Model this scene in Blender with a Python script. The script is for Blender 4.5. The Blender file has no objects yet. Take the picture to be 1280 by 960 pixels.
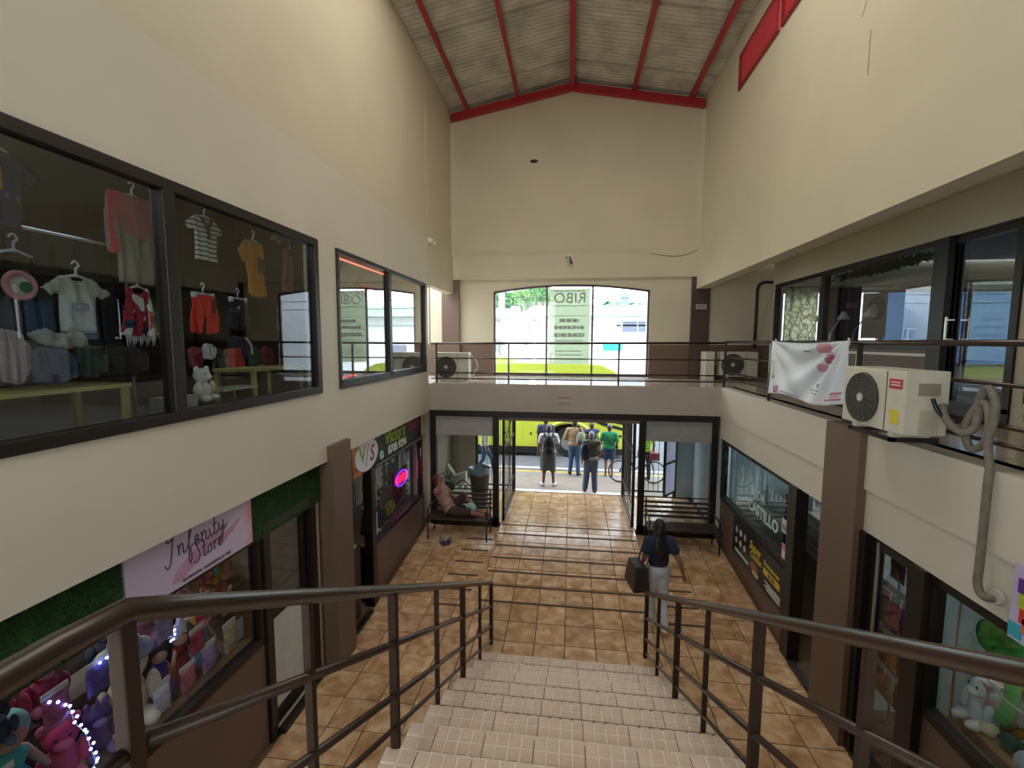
import bpy, bmesh, math, random
from mathutils import Vector, Matrix
C = bpy.context.scene
random.seed(7)

# ---------------------------------------------------------------- camera
EYE = 4.05
F_PX = 572.0
_fy = Vector((74, 53, -F_PX)).normalized()
_up = Vector((20, 6120, F_PX))
_up = (_up - _fy * _up.dot(_fy)).normalized()
_rt = _fy.cross(_up)
cam_d = bpy.data.cameras.new('camera')
cam_d.sensor_fit = 'HORIZONTAL'; cam_d.sensor_width = 36.0
cam_d.lens = F_PX / 1280 * 36.0
cam_d.clip_start = 0.05; cam_d.clip_end = 300
cam = bpy.data.objects.new('camera', cam_d)
C.collection.objects.link(cam)
M = Matrix((_rt, _fy, _up)).to_4x4()
M.translation = (0, 0, EYE)
cam.matrix_world = M
C.camera = cam

# ---------------------------------------------------------------- sky, light, exposure
SKY = 7.5
w = bpy.data.worlds.new('sky'); C.world = w; w.use_nodes = True
nt = w.node_tree; nt.nodes.clear()
tc = nt.nodes.new('ShaderNodeTexCoord'); sp = nt.nodes.new('ShaderNodeSeparateXYZ')
rp = nt.nodes.new('ShaderNodeValToRGB'); bg = nt.nodes.new('ShaderNodeBackground'); wo = nt.nodes.new('ShaderNodeOutputWorld')
nt.links.new(tc.outputs['Generated'], sp.inputs[0]); nt.links.new(sp.outputs['Z'], rp.inputs[0])
rp.color_ramp.elements[0].position = 0.0; rp.color_ramp.elements[0].color = (0.95, 0.98, 1.0, 1)
rp.color_ramp.elements[1].position = 1.0; rp.color_ramp.elements[1].color = (0.72, 0.85, 1.0, 1)
bg.inputs[1].default_value = SKY
nt.links.new(rp.outputs[0], bg.inputs[0]); nt.links.new(bg.outputs[0], wo.inputs[0])

def area(name, loc, rot, sx, sy, power, col=(1, 1, 1), portal=False):
    d = bpy.data.lights.new(name, 'AREA'); d.shape = 'RECTANGLE'; d.size = sx; d.size_y = sy
    d.energy = power; d.color = col
    if portal: d.cycles.is_portal = True
    o = bpy.data.objects.new(name, d); o.location = loc; o.rotation_euler = rot
    C.collection.objects.link(o); return o
R90 = math.pi / 2
# portals guide daylight through the street openings; the rear light is an added fill
area('portal_arched_window', (0, 12.4, 4.3), (-R90, 0, 0), 4.2, 2.6, 1, portal=True)
area('portal_entrance', (0, 12.5, 1.2), (-R90, 0, 0), 6.4, 2.6, 1, portal=True)
area('fill_rear', (-1.5, -2.3, 4.6), (R90, 0, -.5), 3.4, 3.4, 290, (0.90, 0.96, 1.0))  # added fill in front of the closed rear wall, no window there
# unseen fill light under the roof, added to brighten walls and stairs
area('fill_roof', (0, 5.8, 10.05), (0, 0, 0), 5.4, 3.3, 230, (1.0, 0.97, 0.88))
area('fill_clothes_shop', (-5.2, 3.0, 5.85), (0, 0, 0), 1.2, 3.0, 45, (.95, .98, 1.0))  # this and the next four: unseen fills added to brighten dark shop rooms
area('fill_party_shop', (-5.0, 7.6, 5.85), (0, 0, 0), 1.2, 2.0, 22, (1.0, .95, .9))
area('fill_toy_shop', (-4.5, 3.0, 2.46), (0, 0, 0), .4, 2.4, 20, (1.0, .96, .92))
area('fill_fashion_shop', (-4.8, 7.8, 2.46), (0, 0, 0), .5, 2.0, 12, (.95, .97, 1.0))
area('fill_candy_shop', (4.2, 3.4, 2.46), (0, 0, 0), .5, 2.6, 24, (1.0, .96, .9))
C.view_settings.view_transform = 'Standard'; C.view_settings.look = 'None'
C.view_settings.gamma = 1.0; C.view_settings.use_curve_mapping = False
C.view_settings.exposure = 0.0
C.cycles.max_bounces = 10; C.cycles.diffuse_bounces = 5; C.cycles.glossy_bounces = 4
C.cycles.transparent_max_bounces = 24; C.cycles.transmission_bounces = 6
C.cycles.caustics_reflective = False; C.cycles.caustics_refractive = False
C.cycles.use_denoising = True
C.cycles.sample_clamp_indirect = 6.0

# ---------------------------------------------------------------- materials
def lin(h):
    if isinstance(h, str):
        h = h.lstrip('#'); v = [int(h[i:i + 2], 16) / 255 for i in (0, 2, 4)]
    else: v = list(h)
    return tuple(x / 12.92 if x <= .04045 else ((x + .055) / 1.055) ** 2.4 for x in v)
_mats = {}
TONE = 1.0     # scales street colours down to offset the overbright sky light
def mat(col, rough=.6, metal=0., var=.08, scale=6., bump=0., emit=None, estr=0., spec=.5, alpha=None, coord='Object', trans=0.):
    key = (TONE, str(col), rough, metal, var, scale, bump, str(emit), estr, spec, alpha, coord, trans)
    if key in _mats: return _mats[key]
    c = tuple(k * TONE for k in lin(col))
    m = bpy.data.materials.new('mat_%d' % len(_mats)); m.use_nodes = True
    t = m.node_tree; b = t.nodes['Principled BSDF']
    b.inputs['Roughness'].default_value = rough; b.inputs['Metallic'].default_value = metal
    b.inputs['Specular IOR Level'].default_value = spec
    b.inputs['Base Color'].default_value = (*c, 1)
    if var or bump:
        x = t.nodes.new('ShaderNodeTexCoord')
        n = t.nodes.new('ShaderNodeTexNoise'); n.inputs['Scale'].default_value = scale; n.inputs['Detail'].default_value = 5
        t.links.new(x.outputs[coord], n.inputs['Vector'])
        if var:
            r = t.nodes.new('ShaderNodeValToRGB')
            r.color_ramp.elements[0].position = .3; r.color_ramp.elements[1].position = .7
            r.color_ramp.elements[0].color = (*[max(0, k * (1 - var)) for k in c], 1)
            r.color_ramp.elements[1].color = (*[min(1, k * (1 + var)) for k in c], 1)
            t.links.new(n.outputs['Fac'], r.inputs[0]); t.links.new(r.outputs[0], b.inputs['Base Color'])
        if bump:
            bp = t.nodes.new('ShaderNodeBump'); bp.inputs['Strength'].default_value = bump; bp.inputs['Distance'].default_value = .01
            t.links.new(n.outputs['Fac'], bp.inputs['Height']); t.links.new(bp.outputs[0], b.inputs['Normal'])
    if emit is not None:
        b.inputs['Emission Color'].default_value = (*lin(emit), 1); b.inputs['Emission Strength'].default_value = estr
    if alpha is not None: b.inputs['Alpha'].default_value = alpha
    if trans: b.inputs['Transmission Weight'].default_value = trans
    _mats[key] = m
    return m
def glass_mat(tint, ior=1.6, rough=0.0, boost=1.0):
    key = ('glass', str(tint), ior, rough, boost)
    if key in _mats: return _mats[key]
    m = bpy.data.materials.new('glass_%d' % len(_mats)); m.use_nodes = True
    t = m.node_tree; t.nodes.clear()
    o = t.nodes.new('ShaderNodeOutputMaterial'); mx = t.nodes.new('ShaderNodeMixShader')
    tr = t.nodes.new('ShaderNodeBsdfTransparent'); gl = t.nodes.new('ShaderNodeBsdfGlossy'); fr = t.nodes.new('ShaderNodeFresnel')
    tr.inputs[0].default_value = (*tint, 1); gl.inputs[0].default_value = (1, 1, 1, 1); gl.inputs['Roughness'].default_value = rough
    fr.inputs[0].default_value = ior
    mu = t.nodes.new('ShaderNodeMath'); mu.operation = 'MULTIPLY'; mu.inputs[1].default_value = boost; mu.use_clamp = True
    ge = t.nodes.new('ShaderNodeNewGeometry'); inv = t.nodes.new('ShaderNodeMath'); inv.operation = 'SUBTRACT'; inv.inputs[0].default_value = 1.0
    t.links.new(ge.outputs['Backfacing'], inv.inputs[1]); m2 = t.nodes.new('ShaderNodeMath'); m2.operation = 'MULTIPLY'; t.links.new(inv.outputs[0], m2.inputs[1])
    t.links.new(fr.outputs[0], mu.inputs[0]); t.links.new(mu.outputs[0], m2.inputs[0]); t.links.new(m2.outputs[0], mx.inputs[0])
    t.links.new(tr.outputs[0], mx.inputs[1]); t.links.new(gl.outputs[0], mx.inputs[2]); t.links.new(mx.outputs[0], o.inputs[0])
    _mats[key] = m
    return m
def ramp_mat(name, build):
    m = bpy.data.materials.new(name); m.use_nodes = True
    build(m.node_tree, m.node_tree.nodes['Principled BSDF']); return m

# ---------------------------------------------------------------- mesh builder
class MB:
    def __init__(s): s.v = []; s.f = []
    def add(s, vs, fs):
        o = len(s.v); s.v += [tuple(p) for p in vs]; s.f += [tuple(i + o for i in f) for f in fs]; return s
    def bx(s, x0, x1, y0, y1, z0, z1):
        vs = [(x, y, z) for x in (x0, x1) for y in (y0, y1) for z in (z0, z1)]
        return s.add(vs, [(0, 1, 3, 2), (4, 6, 7, 5), (0, 4, 5, 1), (2, 3, 7, 6), (0, 2, 6, 4), (1, 5, 7, 3)])
    def obx(s, c, size, m=None):
        hx, hy, hz = size[0] / 2, size[1] / 2, size[2] / 2
        vs = [Vector((x, y, z)) for x in (-hx, hx) for y in (-hy, hy) for z in (-hz, hz)]
        if m is not None: vs = [m @ p for p in vs]
        c = Vector(c); vs = [p + c for p in vs]
        return s.add(vs, [(0, 1, 3, 2), (4, 6, 7, 5), (0, 4, 5, 1), (2, 3, 7, 6), (0, 2, 6, 4), (1, 5, 7, 3)])
    def tube(s, pts, r, n=8, closed=False, sx=1.0):
        pts = [Vector(p) for p in pts]; k = len(pts)
        rs = r if isinstance(r, (list, tuple)) else [r] * k
        vs = []; prev = None
        for i, p in enumerate(pts):
            if closed: d = pts[(i + 1) % k] - pts[i - 1]
            else: d = pts[min(i + 1, k - 1)] - pts[max(i - 1, 0)]
            if d.length < 1e-9: d = Vector((0, 0, 1))
            d.normalize()
            if prev is None:
                a = Vector((0, 0, 1)) if abs(d.z) < .9 else Vector((1, 0, 0))
                u = d.cross(a).normalized()
            else:
                u = (prev - d * prev.dot(d))
                u = u.normalized() if u.length > 1e-6 else d.cross(Vector((0, 0, 1))).normalized()
            prev = u; q = d.cross(u)
            for j in range(n):
                a = 2 * math.pi * (j + .5) / n
                vs.append(p + (u * math.cos(a) * sx + q * math.sin(a)) * rs[i])
        fs = []
        m = k if closed else k - 1
        for i in range(m):
            i2 = (i + 1) % k
            for j in range(n):
                j2 = (j + 1) % n
                fs.append((i * n + j, i * n + j2, i2 * n + j2, i2 * n + j))
        if not closed:
            fs.append(tuple(range(n - 1, -1, -1))); fs.append(tuple((k - 1) * n + j for j in range(n)))
        return s.add(vs, fs)
    def lathe(s, prof, c=(0, 0, 0), n=20, ax='z'):
        c = Vector(c); vs = []
        for r, h in prof:
            for j in range(n):
                a = 2 * math.pi * j / n
                p = (r * math.cos(a), r * math.sin(a), h)
                if ax == 'x': p = (p[2], p[0], p[1])
                if ax == 'y': p = (p[0], p[2], p[1])
                vs.append(Vector(p) + c)
        k = len(prof); fs = []
        for i in range(k - 1):
            for j in range(n):
                j2 = (j + 1) % n; fs.append((i * n + j, i * n + j2, (i + 1) * n + j2, (i + 1) * n + j))
        fs.append(tuple(range(n - 1, -1, -1))); fs.append(tuple((k - 1) * n + j for j in range(n)))
        return s.add(vs, fs)
    def ell(s, c, r, n=14, m=10, rot=None, e=None):
        c = Vector(c); vs = []; fs = []
        for i in range(m + 1):
            th = math.pi * i / m
            for j in range(n):
                a = 2 * math.pi * j / n
                p = Vector((r[0] * math.sin(th) * math.cos(a), r[1] * math.sin(th) * math.sin(a), r[2] * math.cos(th)))
                if rot is not None: p = rot @ p
                vs.append(p + c)
        for i in range(m):
            for j in range(n):
                j2 = (j + 1) % n; fs.append((i * n + j, (i + 1) * n + j, (i + 1) * n + j2, i * n + j2))
        return s.add(vs, fs)
    def caps(s, p0, r0, p1, r1, n=10):
        p0, p1 = Vector(p0), Vector(p1); d = (p1 - p0); L = d.length
        if L < 1e-6: return s.ell(p0, (r0,) * 3)
        d /= L; a = Vector((0, 0, 1)) if abs(d.z) < .9 else Vector((1, 0, 0))
        u = d.cross(a).normalized(); q = d.cross(u); rings = []
        for t in (-1, -.75, -.4, 0): rings.append((p0 + d * r0 * t, r0 * math.sqrt(max(0.0001, 1 - t * t))))
        for t in (0, .4, .75, 1): rings.append((p1 + d * r1 * t, r1 * math.sqrt(max(0.0001, 1 - t * t))))
        vs = []
        for c, r in rings:
            for j in range(n):
                b = 2 * math.pi * j / n; vs.append(c + (u * math.cos(b) + q * math.sin(b)) * r)
        fs = []; k = len(rings)
        for i in range(k - 1):
            for j in range(n):
                j2 = (j + 1) % n; fs.append((i * n + j, i * n + j2, (i + 1) * n + j2, (i + 1) * n + j))
        fs.append(tuple(range(n - 1, -1, -1))); fs.append(tuple((k - 1) * n + j for j in range(n)))
        return s.add(vs, fs)
    def prism(s, poly, axis, a, b):
        """poly: 2D points; axis: 'x' -> (y,z), 'y' -> (x,z), 'z' -> (x,y); extruded from a to b"""
        f = {'x': lambda p, t: (t, p[0], p[1]), 'y': lambda p, t: (p[0], t, p[1]), 'z': lambda p, t: (p[0], p[1], t)}[axis]
        n = len(poly); vs = [f(p, a) for p in poly] + [f(p, b) for p in poly]
        fs = [tuple(range(n)), tuple(range(2 * n - 1, n - 1, -1))]
        for i in range(n): j = (i + 1) % n; fs.append((i, i + n, j + n, j))
        return s.add(vs, fs)
    def build(s, name, m, parent=None, smooth=False, bevel=0, loc=None, **tags):
        org = Vector((0, 0, 0))
        if parent is not None:
            p = parent
            while p is not None: org += p.location; p = p.parent
        elif loc is not None: org = Vector(loc)
        elif s.v:
            xs = [p[0] for p in s.v]; ys = [p[1] for p in s.v]; zs = [p[2] for p in s.v]
            org = Vector(((min(xs) + max(xs)) / 2, (min(ys) + max(ys)) / 2, min(zs)))
        me = bpy.data.meshes.new(name)
        me.from_pydata([tuple(Vector(p) - org) for p in s.v], [], s.f); me.update()
        o = bpy.data.objects.new(name, me); C.collection.objects.link(o)
        if parent is not None: o.parent = parent
        else: o.location = org
        bm = bmesh.new(); bm.from_mesh(me)
        bmesh.ops.recalc_face_normals(bm, faces=bm.faces)
        if bevel: bmesh.ops.bevel(bm, geom=[e for e in bm.edges if len(e.link_faces) == 2 and e.calc_face_angle(0) > .6], offset=bevel, segments=2, affect='EDGES', profile=.6, clamp_overlap=True)
        bm.to_mesh(me); bm.free()
        if smooth:
            for p in me.polygons: p.use_smooth = True
        if isinstance(m, (list, tuple)):
            for k in m: me.materials.append(k)
        else: me.materials.append(m)
        for k, v in tags.items(): o[k] = v
        return o
def B(*a): return MB().bx(*a)
def remesh(o, vox, smooth=2, dec=0):
    md = o.modifiers.new('r', 'REMESH'); md.mode = 'VOXEL'; md.voxel_size = vox; md.use_smooth_shade = True
    if smooth:
        sm = o.modifiers.new('s', 'SMOOTH'); sm.iterations = smooth; sm.factor = .5
    if dec:
        dm = o.modifiers.new('d', 'DECIMATE'); dm.ratio = dec
    dg = bpy.context.evaluated_depsgraph_get(); dg.update()
    me = bpy.data.meshes.new_from_object(o.evaluated_get(dg)); ml = list(o.data.materials)
    o.modifiers.clear(); old = o.data; o.data = me; bpy.data.meshes.remove(old)
    if not me.materials:
        for k in ml: me.materials.append(k)
    for p in me.polygons: p.use_smooth = True
    return o
def thing(name, loc, label, cat, group=None):
    o = bpy.data.objects.new(name, None); C.collection.objects.link(o); o.location = loc; o.empty_display_size = .1
    o['label'] = label; o['category'] = cat
    if group: o['group'] = group
    return o
def struct(name, loc=(0, 0, 0)):
    o = bpy.data.objects.new(name, None); C.collection.objects.link(o); o.location = loc; o['kind'] = 'structure'; return o
def tag(o, label, cat, group=None):
    o['label'] = label; o['category'] = cat
    if group: o['group'] = group
    return o
def kids(o): return [c for c in C.collection.objects if c.parent == o]
def copy_tree(o, parent=None, loc=None, rotz=None, label=None, group=None, ch=None):
    c = o.copy(); C.collection.objects.link(c)
    if parent is not None: c.parent = parent
    if loc is not None: c.location = loc
    if rotz is not None: c.rotation_euler = (0, 0, rotz)
    if label: c['label'] = label
    if group: c['group'] = group
    for k in list(o.children): copy_tree(k, c)
    return c
_txt_cache = {}
def text_mb(body, size, place, mirror=False, bold=0.0, shear=0., align='CENTER', thick=.004):
    """built-in font as flat raised lettering; place maps (u, v, w) -> world"""
    cu = bpy.data.curves.new('t', 'FONT'); cu.body = body; cu.size = size; cu.align_x = align; cu.align_y = 'CENTER'
    cu.offset = bold; cu.shear = shear; cu.resolution_u = 3; cu.extrude = thick / 2
    o = bpy.data.objects.new('t', cu); C.collection.objects.link(o)
    dg = bpy.context.evaluated_depsgraph_get(); me = bpy.data.meshes.new_from_object(o.evaluated_get(dg))
    r = MB(); r.add([place(-v.co.x if mirror else v.co.x, v.co.y, v.co.z) for v in me.vertices], [tuple(p.vertices) for p in me.polygons])
    bpy.data.objects.remove(o); bpy.data.curves.remove(cu); bpy.data.meshes.remove(me)
    return r
def catmull(pts, n=6, closed=False):
    P = [Vector(p) for p in pts]; out = []
    k = len(P)
    for i in range(k - 1):
        a = P[max(i - 1, 0)]; b = P[i]; c = P[i + 1]; d = P[min(i + 2, k - 1)]
        for j in range(n):
            t = j / n
            out.append(.5 * ((2 * b) + (c - a) * t + (2 * a - 5 * b + 4 * c - d) * t * t + (3 * b - a - 3 * c + d) * t ** 3))
    out.append(P[-1]); return out

# ---------------------------------------------------------------- palette
def _wall(hexc):
  def f(t, b):
    x = t.nodes.new('ShaderNodeTexCoord')
    n = t.nodes.new('ShaderNodeTexNoise'); n.inputs['Scale'].default_value = .9; n.inputs['Detail'].default_value = 6
    t.links.new(x.outputs['Object'], n.inputs['Vector'])
    r = t.nodes.new('ShaderNodeValToRGB'); r.color_ramp.elements[0].position = .25; r.color_ramp.elements[1].position = .8
    a = lin(hexc); r.color_ramp.elements[0].color = (*[k * .93 for k in a], 1); r.color_ramp.elements[1].color = (*[k * 1.05 for k in a], 1)
    t.links.new(n.outputs['Fac'], r.inputs[0]); t.links.new(r.outputs[0], b.inputs['Base Color'])
    b.inputs['Roughness'].default_value = .55; b.inputs['Specular IOR Level'].default_value = .3
    n2 = t.nodes.new('ShaderNodeTexNoise'); n2.inputs['Scale'].default_value = 60; t.links.new(x.outputs['Object'], n2.inputs['Vector'])
    bp = t.nodes.new('ShaderNodeBump'); bp.inputs['Strength'].default_value = .08; bp.inputs['Distance'].default_value = .01
    t.links.new(n2.outputs['Fac'], bp.inputs['Height']); t.links.new(bp.outputs[0], b.inputs['Normal'])
  return f
M_WALL = ramp_mat('cream_paint', _wall('cdc3aa'))
M_WALL2 = ramp_mat('pale_paint', _wall('cec7b7'))
M_BROWN = mat('6b5547', .55, var=.05, scale=2)
M_DKBROWN = mat('4a3a31', .5, var=.05, scale=2)
M_FRAME = mat('1e1814', .42, metal=.1, var=.1, scale=8)
M_RAIL = mat('35271f', .3, metal=.1, var=.12, scale=9, bump=.1)
M_POST = mat('35271f', .65, var=.12, scale=9, spec=.15)
M_RED = mat('a3232c', .45, var=.1, scale=5)
M_BLACK = mat('141313', .4, var=0)
M_WHITE = mat('e8e6e0', .5, var=.03)
M_DARKIN = mat('3b3a38', .8, var=.1, scale=2)
G_DARK = glass_mat((.72, .76, .76), 1.7, 0, 1.7)
G_GAL = glass_mat((.86, .89, .91), 1.6, 0, 1.5)
G_SHOP = glass_mat((.80, .84, .84), 1.6, 0, 1.1)
G_PARTY = glass_mat((.72, .76, .76), 1.8, 0, 2.4)
G_CLEAR = glass_mat((.86, .9, .9), 1.5, 0, 1.1)
G_ARCH = glass_mat((.93, .96, .97), 1.45, 0, 1.0)

def _tile(t, b):
    x = t.nodes.new('ShaderNodeTexCoord'); oi = t.nodes.new('ShaderNodeObjectInfo')
    ad = t.nodes.new('ShaderNodeVectorMath'); ad.operation = 'MULTIPLY_ADD'
    ad.inputs[1].default_value = (1, 1, 1)
    sc = t.nodes.new('ShaderNodeVectorMath'); sc.operation = 'SCALE'; sc.inputs['Scale'].default_value = 37.0
    cb = t.nodes.new('ShaderNodeCombineXYZ')
    for i in range(3): t.links.new(oi.outputs['Random'], cb.inputs[i])
    t.links.new(cb.outputs[0], sc.inputs[0]); t.links.new(x.outputs['Object'], ad.inputs[0]); t.links.new(sc.outputs[0], ad.inputs[2])
    n = t.nodes.new('ShaderNodeTexNoise'); n.inputs['Scale'].default_value = 5; n.inputs['Detail'].default_value = 7; n.inputs['Distortion'].default_value = .6
    t.links.new(ad.outputs[0], n.inputs['Vector'])
    r = t.nodes.new('ShaderNodeValToRGB'); e = r.color_ramp.elements
    e[0].position = .3; e[0].color = (*lin('9e7852'), 1); e[1].position = .72; e[1].color = (*lin('d8ba98'), 1)
    m1 = e.new(.5); m1.color = (*lin('c29a72'), 1)
    t.links.new(n.outputs['Fac'], r.inputs[0])
    hs = t.nodes.new('ShaderNodeHueSaturation'); mr = t.nodes.new('ShaderNodeMapRange')
    mr.inputs[3].default_value = .88; mr.inputs[4].default_value = 1.1
    t.links.new(oi.outputs['Random'], mr.inputs[0]); t.links.new(mr.outputs[0], hs.inputs['Value'])
    t.links.new(r.outputs[0], hs.inputs['Color']); t.links.new(hs.outputs[0], b.inputs['Base Color'])
    b.inputs['Roughness'].default_value = .22; b.inputs['Specular IOR Level'].default_value = .5
M_TILE = ramp_mat('floor_tile_ceramic', _tile)
M_GROUT = mat('5a4630', .8, var=.1, scale=10)

# ---------------------------------------------------------------- floor with tiles
RZ0, RY0, RY1 = -.38, 6.60, 9.46
def ramp_z(y): return RZ0 + min(max(y - RY0, 0), RY1 - RY0) * (.38 / (RY1 - RY0))
def side_z(y): return RZ0 + min(max(y - 6.6, 0), 3.2) * .094
RX0, RX1 = -1.50, 1.42
def floor_z(x, y): return ramp_z(y) if (RX0 < x < RX1 or y > 9.82) else side_z(y)
floor = struct('floor')
MB().bx(-6, 6, -4, 6.6, -.6, RZ0 - .012).build('screed', M_GROUT, floor)
mb = MB()
for x0, x1, fz in ((-6, RX0, side_z), (RX0, RX1, ramp_z), (RX1, 6, side_z)):
    ys = [6.6, RY1, 9.8] if fz is ramp_z else [6.6, 9.8]
    for y0, y1 in zip(ys, ys[1:]):
        z0, z1 = fz(y0) - .012, fz(y1) - .012
        mb.add([(x0, y0, z0), (x1, y0, z0), (x1, y1, z1), (x0, y1, z1), (x0, y0, -.6), (x1, y0, -.6), (x1, y1, -.6), (x0, y1, -.6)],
               [(0, 1, 2, 3), (4, 7, 6, 5), (0, 4, 5, 1), (1, 5, 6, 2), (2, 6, 7, 3), (3, 7, 4, 0)])
mb.bx(-6, 6, 9.8, 12.2, -.6, -.012)
mb.build('screed', M_GROUT, floor)
P = .444
def tile_mesh(wx, wy):
    m = MB(); a, b = wx / 2 - .006, wy / 2 - .006
    m.add([(-a, -b, -.018), (a, -b, -.018), (a, b, -.018), (-a, b, -.018), (-a, -b, -.003), (a, -b, -.003), (a, b, -.003), (-a, b, -.003),
           (-a + .004, -b + .004, 0), (a - .004, -b + .004, 0), (a - .004, b - .004, 0), (-a + .004, b - .004, 0)],
          [(0, 1, 5, 4), (1, 2, 6, 5), (2, 3, 7, 6), (3, 0, 4, 7), (4, 5, 9, 8), (5, 6, 10, 9), (6, 7, 11, 10), (7, 4, 8, 11), (8, 9, 10, 11)])
    me = bpy.data.meshes.new('tile'); me.from_pydata(m.v, [], m.f); me.materials.append(M_TILE); me.update(); return me
_tm = {}
def tile_at(x0, x1, y0, y1, fz):
    key = (round(x1 - x0, 3), round(y1 - y0, 3))
    if key not in _tm: _tm[key] = tile_mesh(*key)
    o = bpy.data.objects.new('tile', _tm[key]); C.collection.objects.link(o); o.parent = floor
    za, zb = fz(y0), fz(y1)
    o.location = ((x0 + x1) / 2, (y0 + y1) / 2, (za + zb) / 2); o.rotation_euler = (math.atan2(zb - za, y1 - y0), 0, 0)
rows = [9.46 - P * k for k in range(0, 17)]
rows_up = [9.46 + P * k for k in range(0, 7)]
# rows running down from the door line
xs_mid = [RX0, -1.36 + .0, -.916, -.472, -.028, .416, .86, 1.304, RX1]
xs_left = [-3.25, -3.18, -2.736, -2.292, -1.848, RX0]
xs_right = [RX1, 1.748, 2.192, 2.636, 3.08]
for yb, ya in zip(rows, rows[1:]):
    if yb > 6.2:
        for x0, x1 in zip(xs_mid, xs_mid[1:]):
            if x1 - x0 < .1: continue
            tile_at(x0 if x0 != RX0 else RX0, x1, ya, yb, ramp_z)
    for xs in (xs_left, xs_right):
        for x0, x1 in zip(xs, xs[1:]):
            if x1 - x0 < .1: continue
            if ya < 3.0 and x0 > -2: continue
            tile_at(x0, x1, ya, yb, side_z)
    if yb < 6.3 and ya > 3.4: tile_at(RX0, -1.13, ya, yb, side_z)
for ya, yb in zip(rows_up, rows_up[1:]):
    for x0, x1 in zip(xs_mid, xs_mid[1:]):
        if x1 - x0 < .1: continue
        tile_at(x0, x1, ya, min(yb, 12.12), ramp_z)
for x0, x1 in list(zip(xs_left, xs_left[1:])) + list(zip(xs_right, xs_right[1:])):
    if x1 - x0 < .1: continue
    tile_at(x0, x1, 9.46, 9.84, side_z)
    for k in range(3): tile_at(x0, x1, 9.85 + k * .75, 9.85 + (k + 1) * .75, lambda y: 0)
M_STRIP = mat('4d3a2e', .8, var=.2, scale=30)
for yy in (9.74, 9.30, 8.87, 8.45, 8.02, 7.63, 7.22):
    a = math.atan2(.38, RY1 - RY0) if yy < RY1 else 0
    MB().obx((-.04, yy, ramp_z(yy) + .004), (2.86, .042, .007), Matrix.Rotation(a, 3, 'X')).build('anti_slip_strip', M_STRIP, floor)
for k, yy in enumerate((9.22, 8.78, 8.36, 7.93, 7.50, 7.08)):
    MB().obx((-1.86 - .02 * k, yy, side_z(yy) + .004), (.56, .04, .007), Matrix.Rotation(.094, 3, 'X')).build('anti_slip_strip', M_STRIP, floor)
    if k >= 2: MB().obx((1.85, yy - .05, side_z(yy - .05) + .004), (.56, .04, .007), Matrix.Rotation(.094, 3, 'X')).build('anti_slip_strip', M_STRIP, floor)
MB().bx(-1.46, 1.9, 12.02, 12.2, -.1, .018).build('door_sill', mat('d9d2c4', .5), floor)

# ---------------------------------------------------------------- stairs with embossed tread tiles
RUN, RISE, NY, NZ = .461, .2335, 5.86, -.225
SX0, SX1 = -1.16, 1.27
stairs = struct('stairs')
TW = .362
M_STEP = mat('d2bcaa', .3, var=.16, scale=3, bump=0)
M_STEPJ = mat('4b4038', .8, var=.1)
M_STEPG = mat('e2d4c6', .35, var=.1, scale=20)
nst = 12
mb = MB()
for k in range(nst):
    y1 = NY - RUN * k; z = NZ + RISE * k
    mb.bx(SX0, SX1, -2.5 if k == nst - 1 else y1 - RUN - .05, y1 - .012, -.55, z - .02)
mb.build('stair_core', M_STEPJ, stairs)
def tread_tile(wx, d, nx, ny, zr):
    """tile with raised square pads; front edge at local y=0 running back to -d, short riser lip"""
    m = MB(); g = .0035
    m.bx(g, wx - g, -d, 0, -.02, -.004)
    m.bx(g, wx - g, -.02, 0, -zr, -.004)
    px, py = wx / nx, d / ny
    for i in range(nx):
        for j in range(ny):
            x0, x1, y0, y1 = i * px + .007, (i + 1) * px - .007, -(j + 1) * py + .006, -j * py - .006
            e = .005
            m.add([(x0, y0, -.004), (x1, y0, -.004), (x1, y1, -.004), (x0, y1, -.004), (x0 + e, y0 + e, 0), (x1 - e, y0 + e, 0), (x1 - e, y1 - e, 0), (x0 + e, y1 - e, 0)],
                  [(0, 1, 5, 4), (1, 2, 6, 5), (2, 3, 7, 6), (3, 0, 4, 7), (4, 5, 6, 7)])
    me = bpy.data.meshes.new('tread_tile'); me.from_pydata(m.v, [], m.f)
    me.materials.append(M_STEPG); me.materials.append(M_STEP)
    for p in me.polygons: p.material_index = 1 if p.index >= 12 else 0
    me.update(); return me
TILES = [(SX0, -.945, 2), (-.945, -.583, 4), (-.583, -.221, 4), (-.221, .141, 4), (.141, .503, 4), (.503, .865, 4), (.865, SX1, 4)]
_tt = {}
for k in range(nst):
    y1 = NY - RUN * k; z = NZ + RISE * k
    for i, (x0, x1, nx) in enumerate(TILES):
        key = (round(x1 - x0, 3), nx)
        if key not in _tt: _tt[key] = tread_tile(x1 - x0, RUN - .004, nx, 4, RISE - .012)
        o = bpy.data.objects.new('tread_tile', _tt[key]); C.collection.objects.link(o); o.parent = stairs; o.location = (x0, y1, z)

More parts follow.
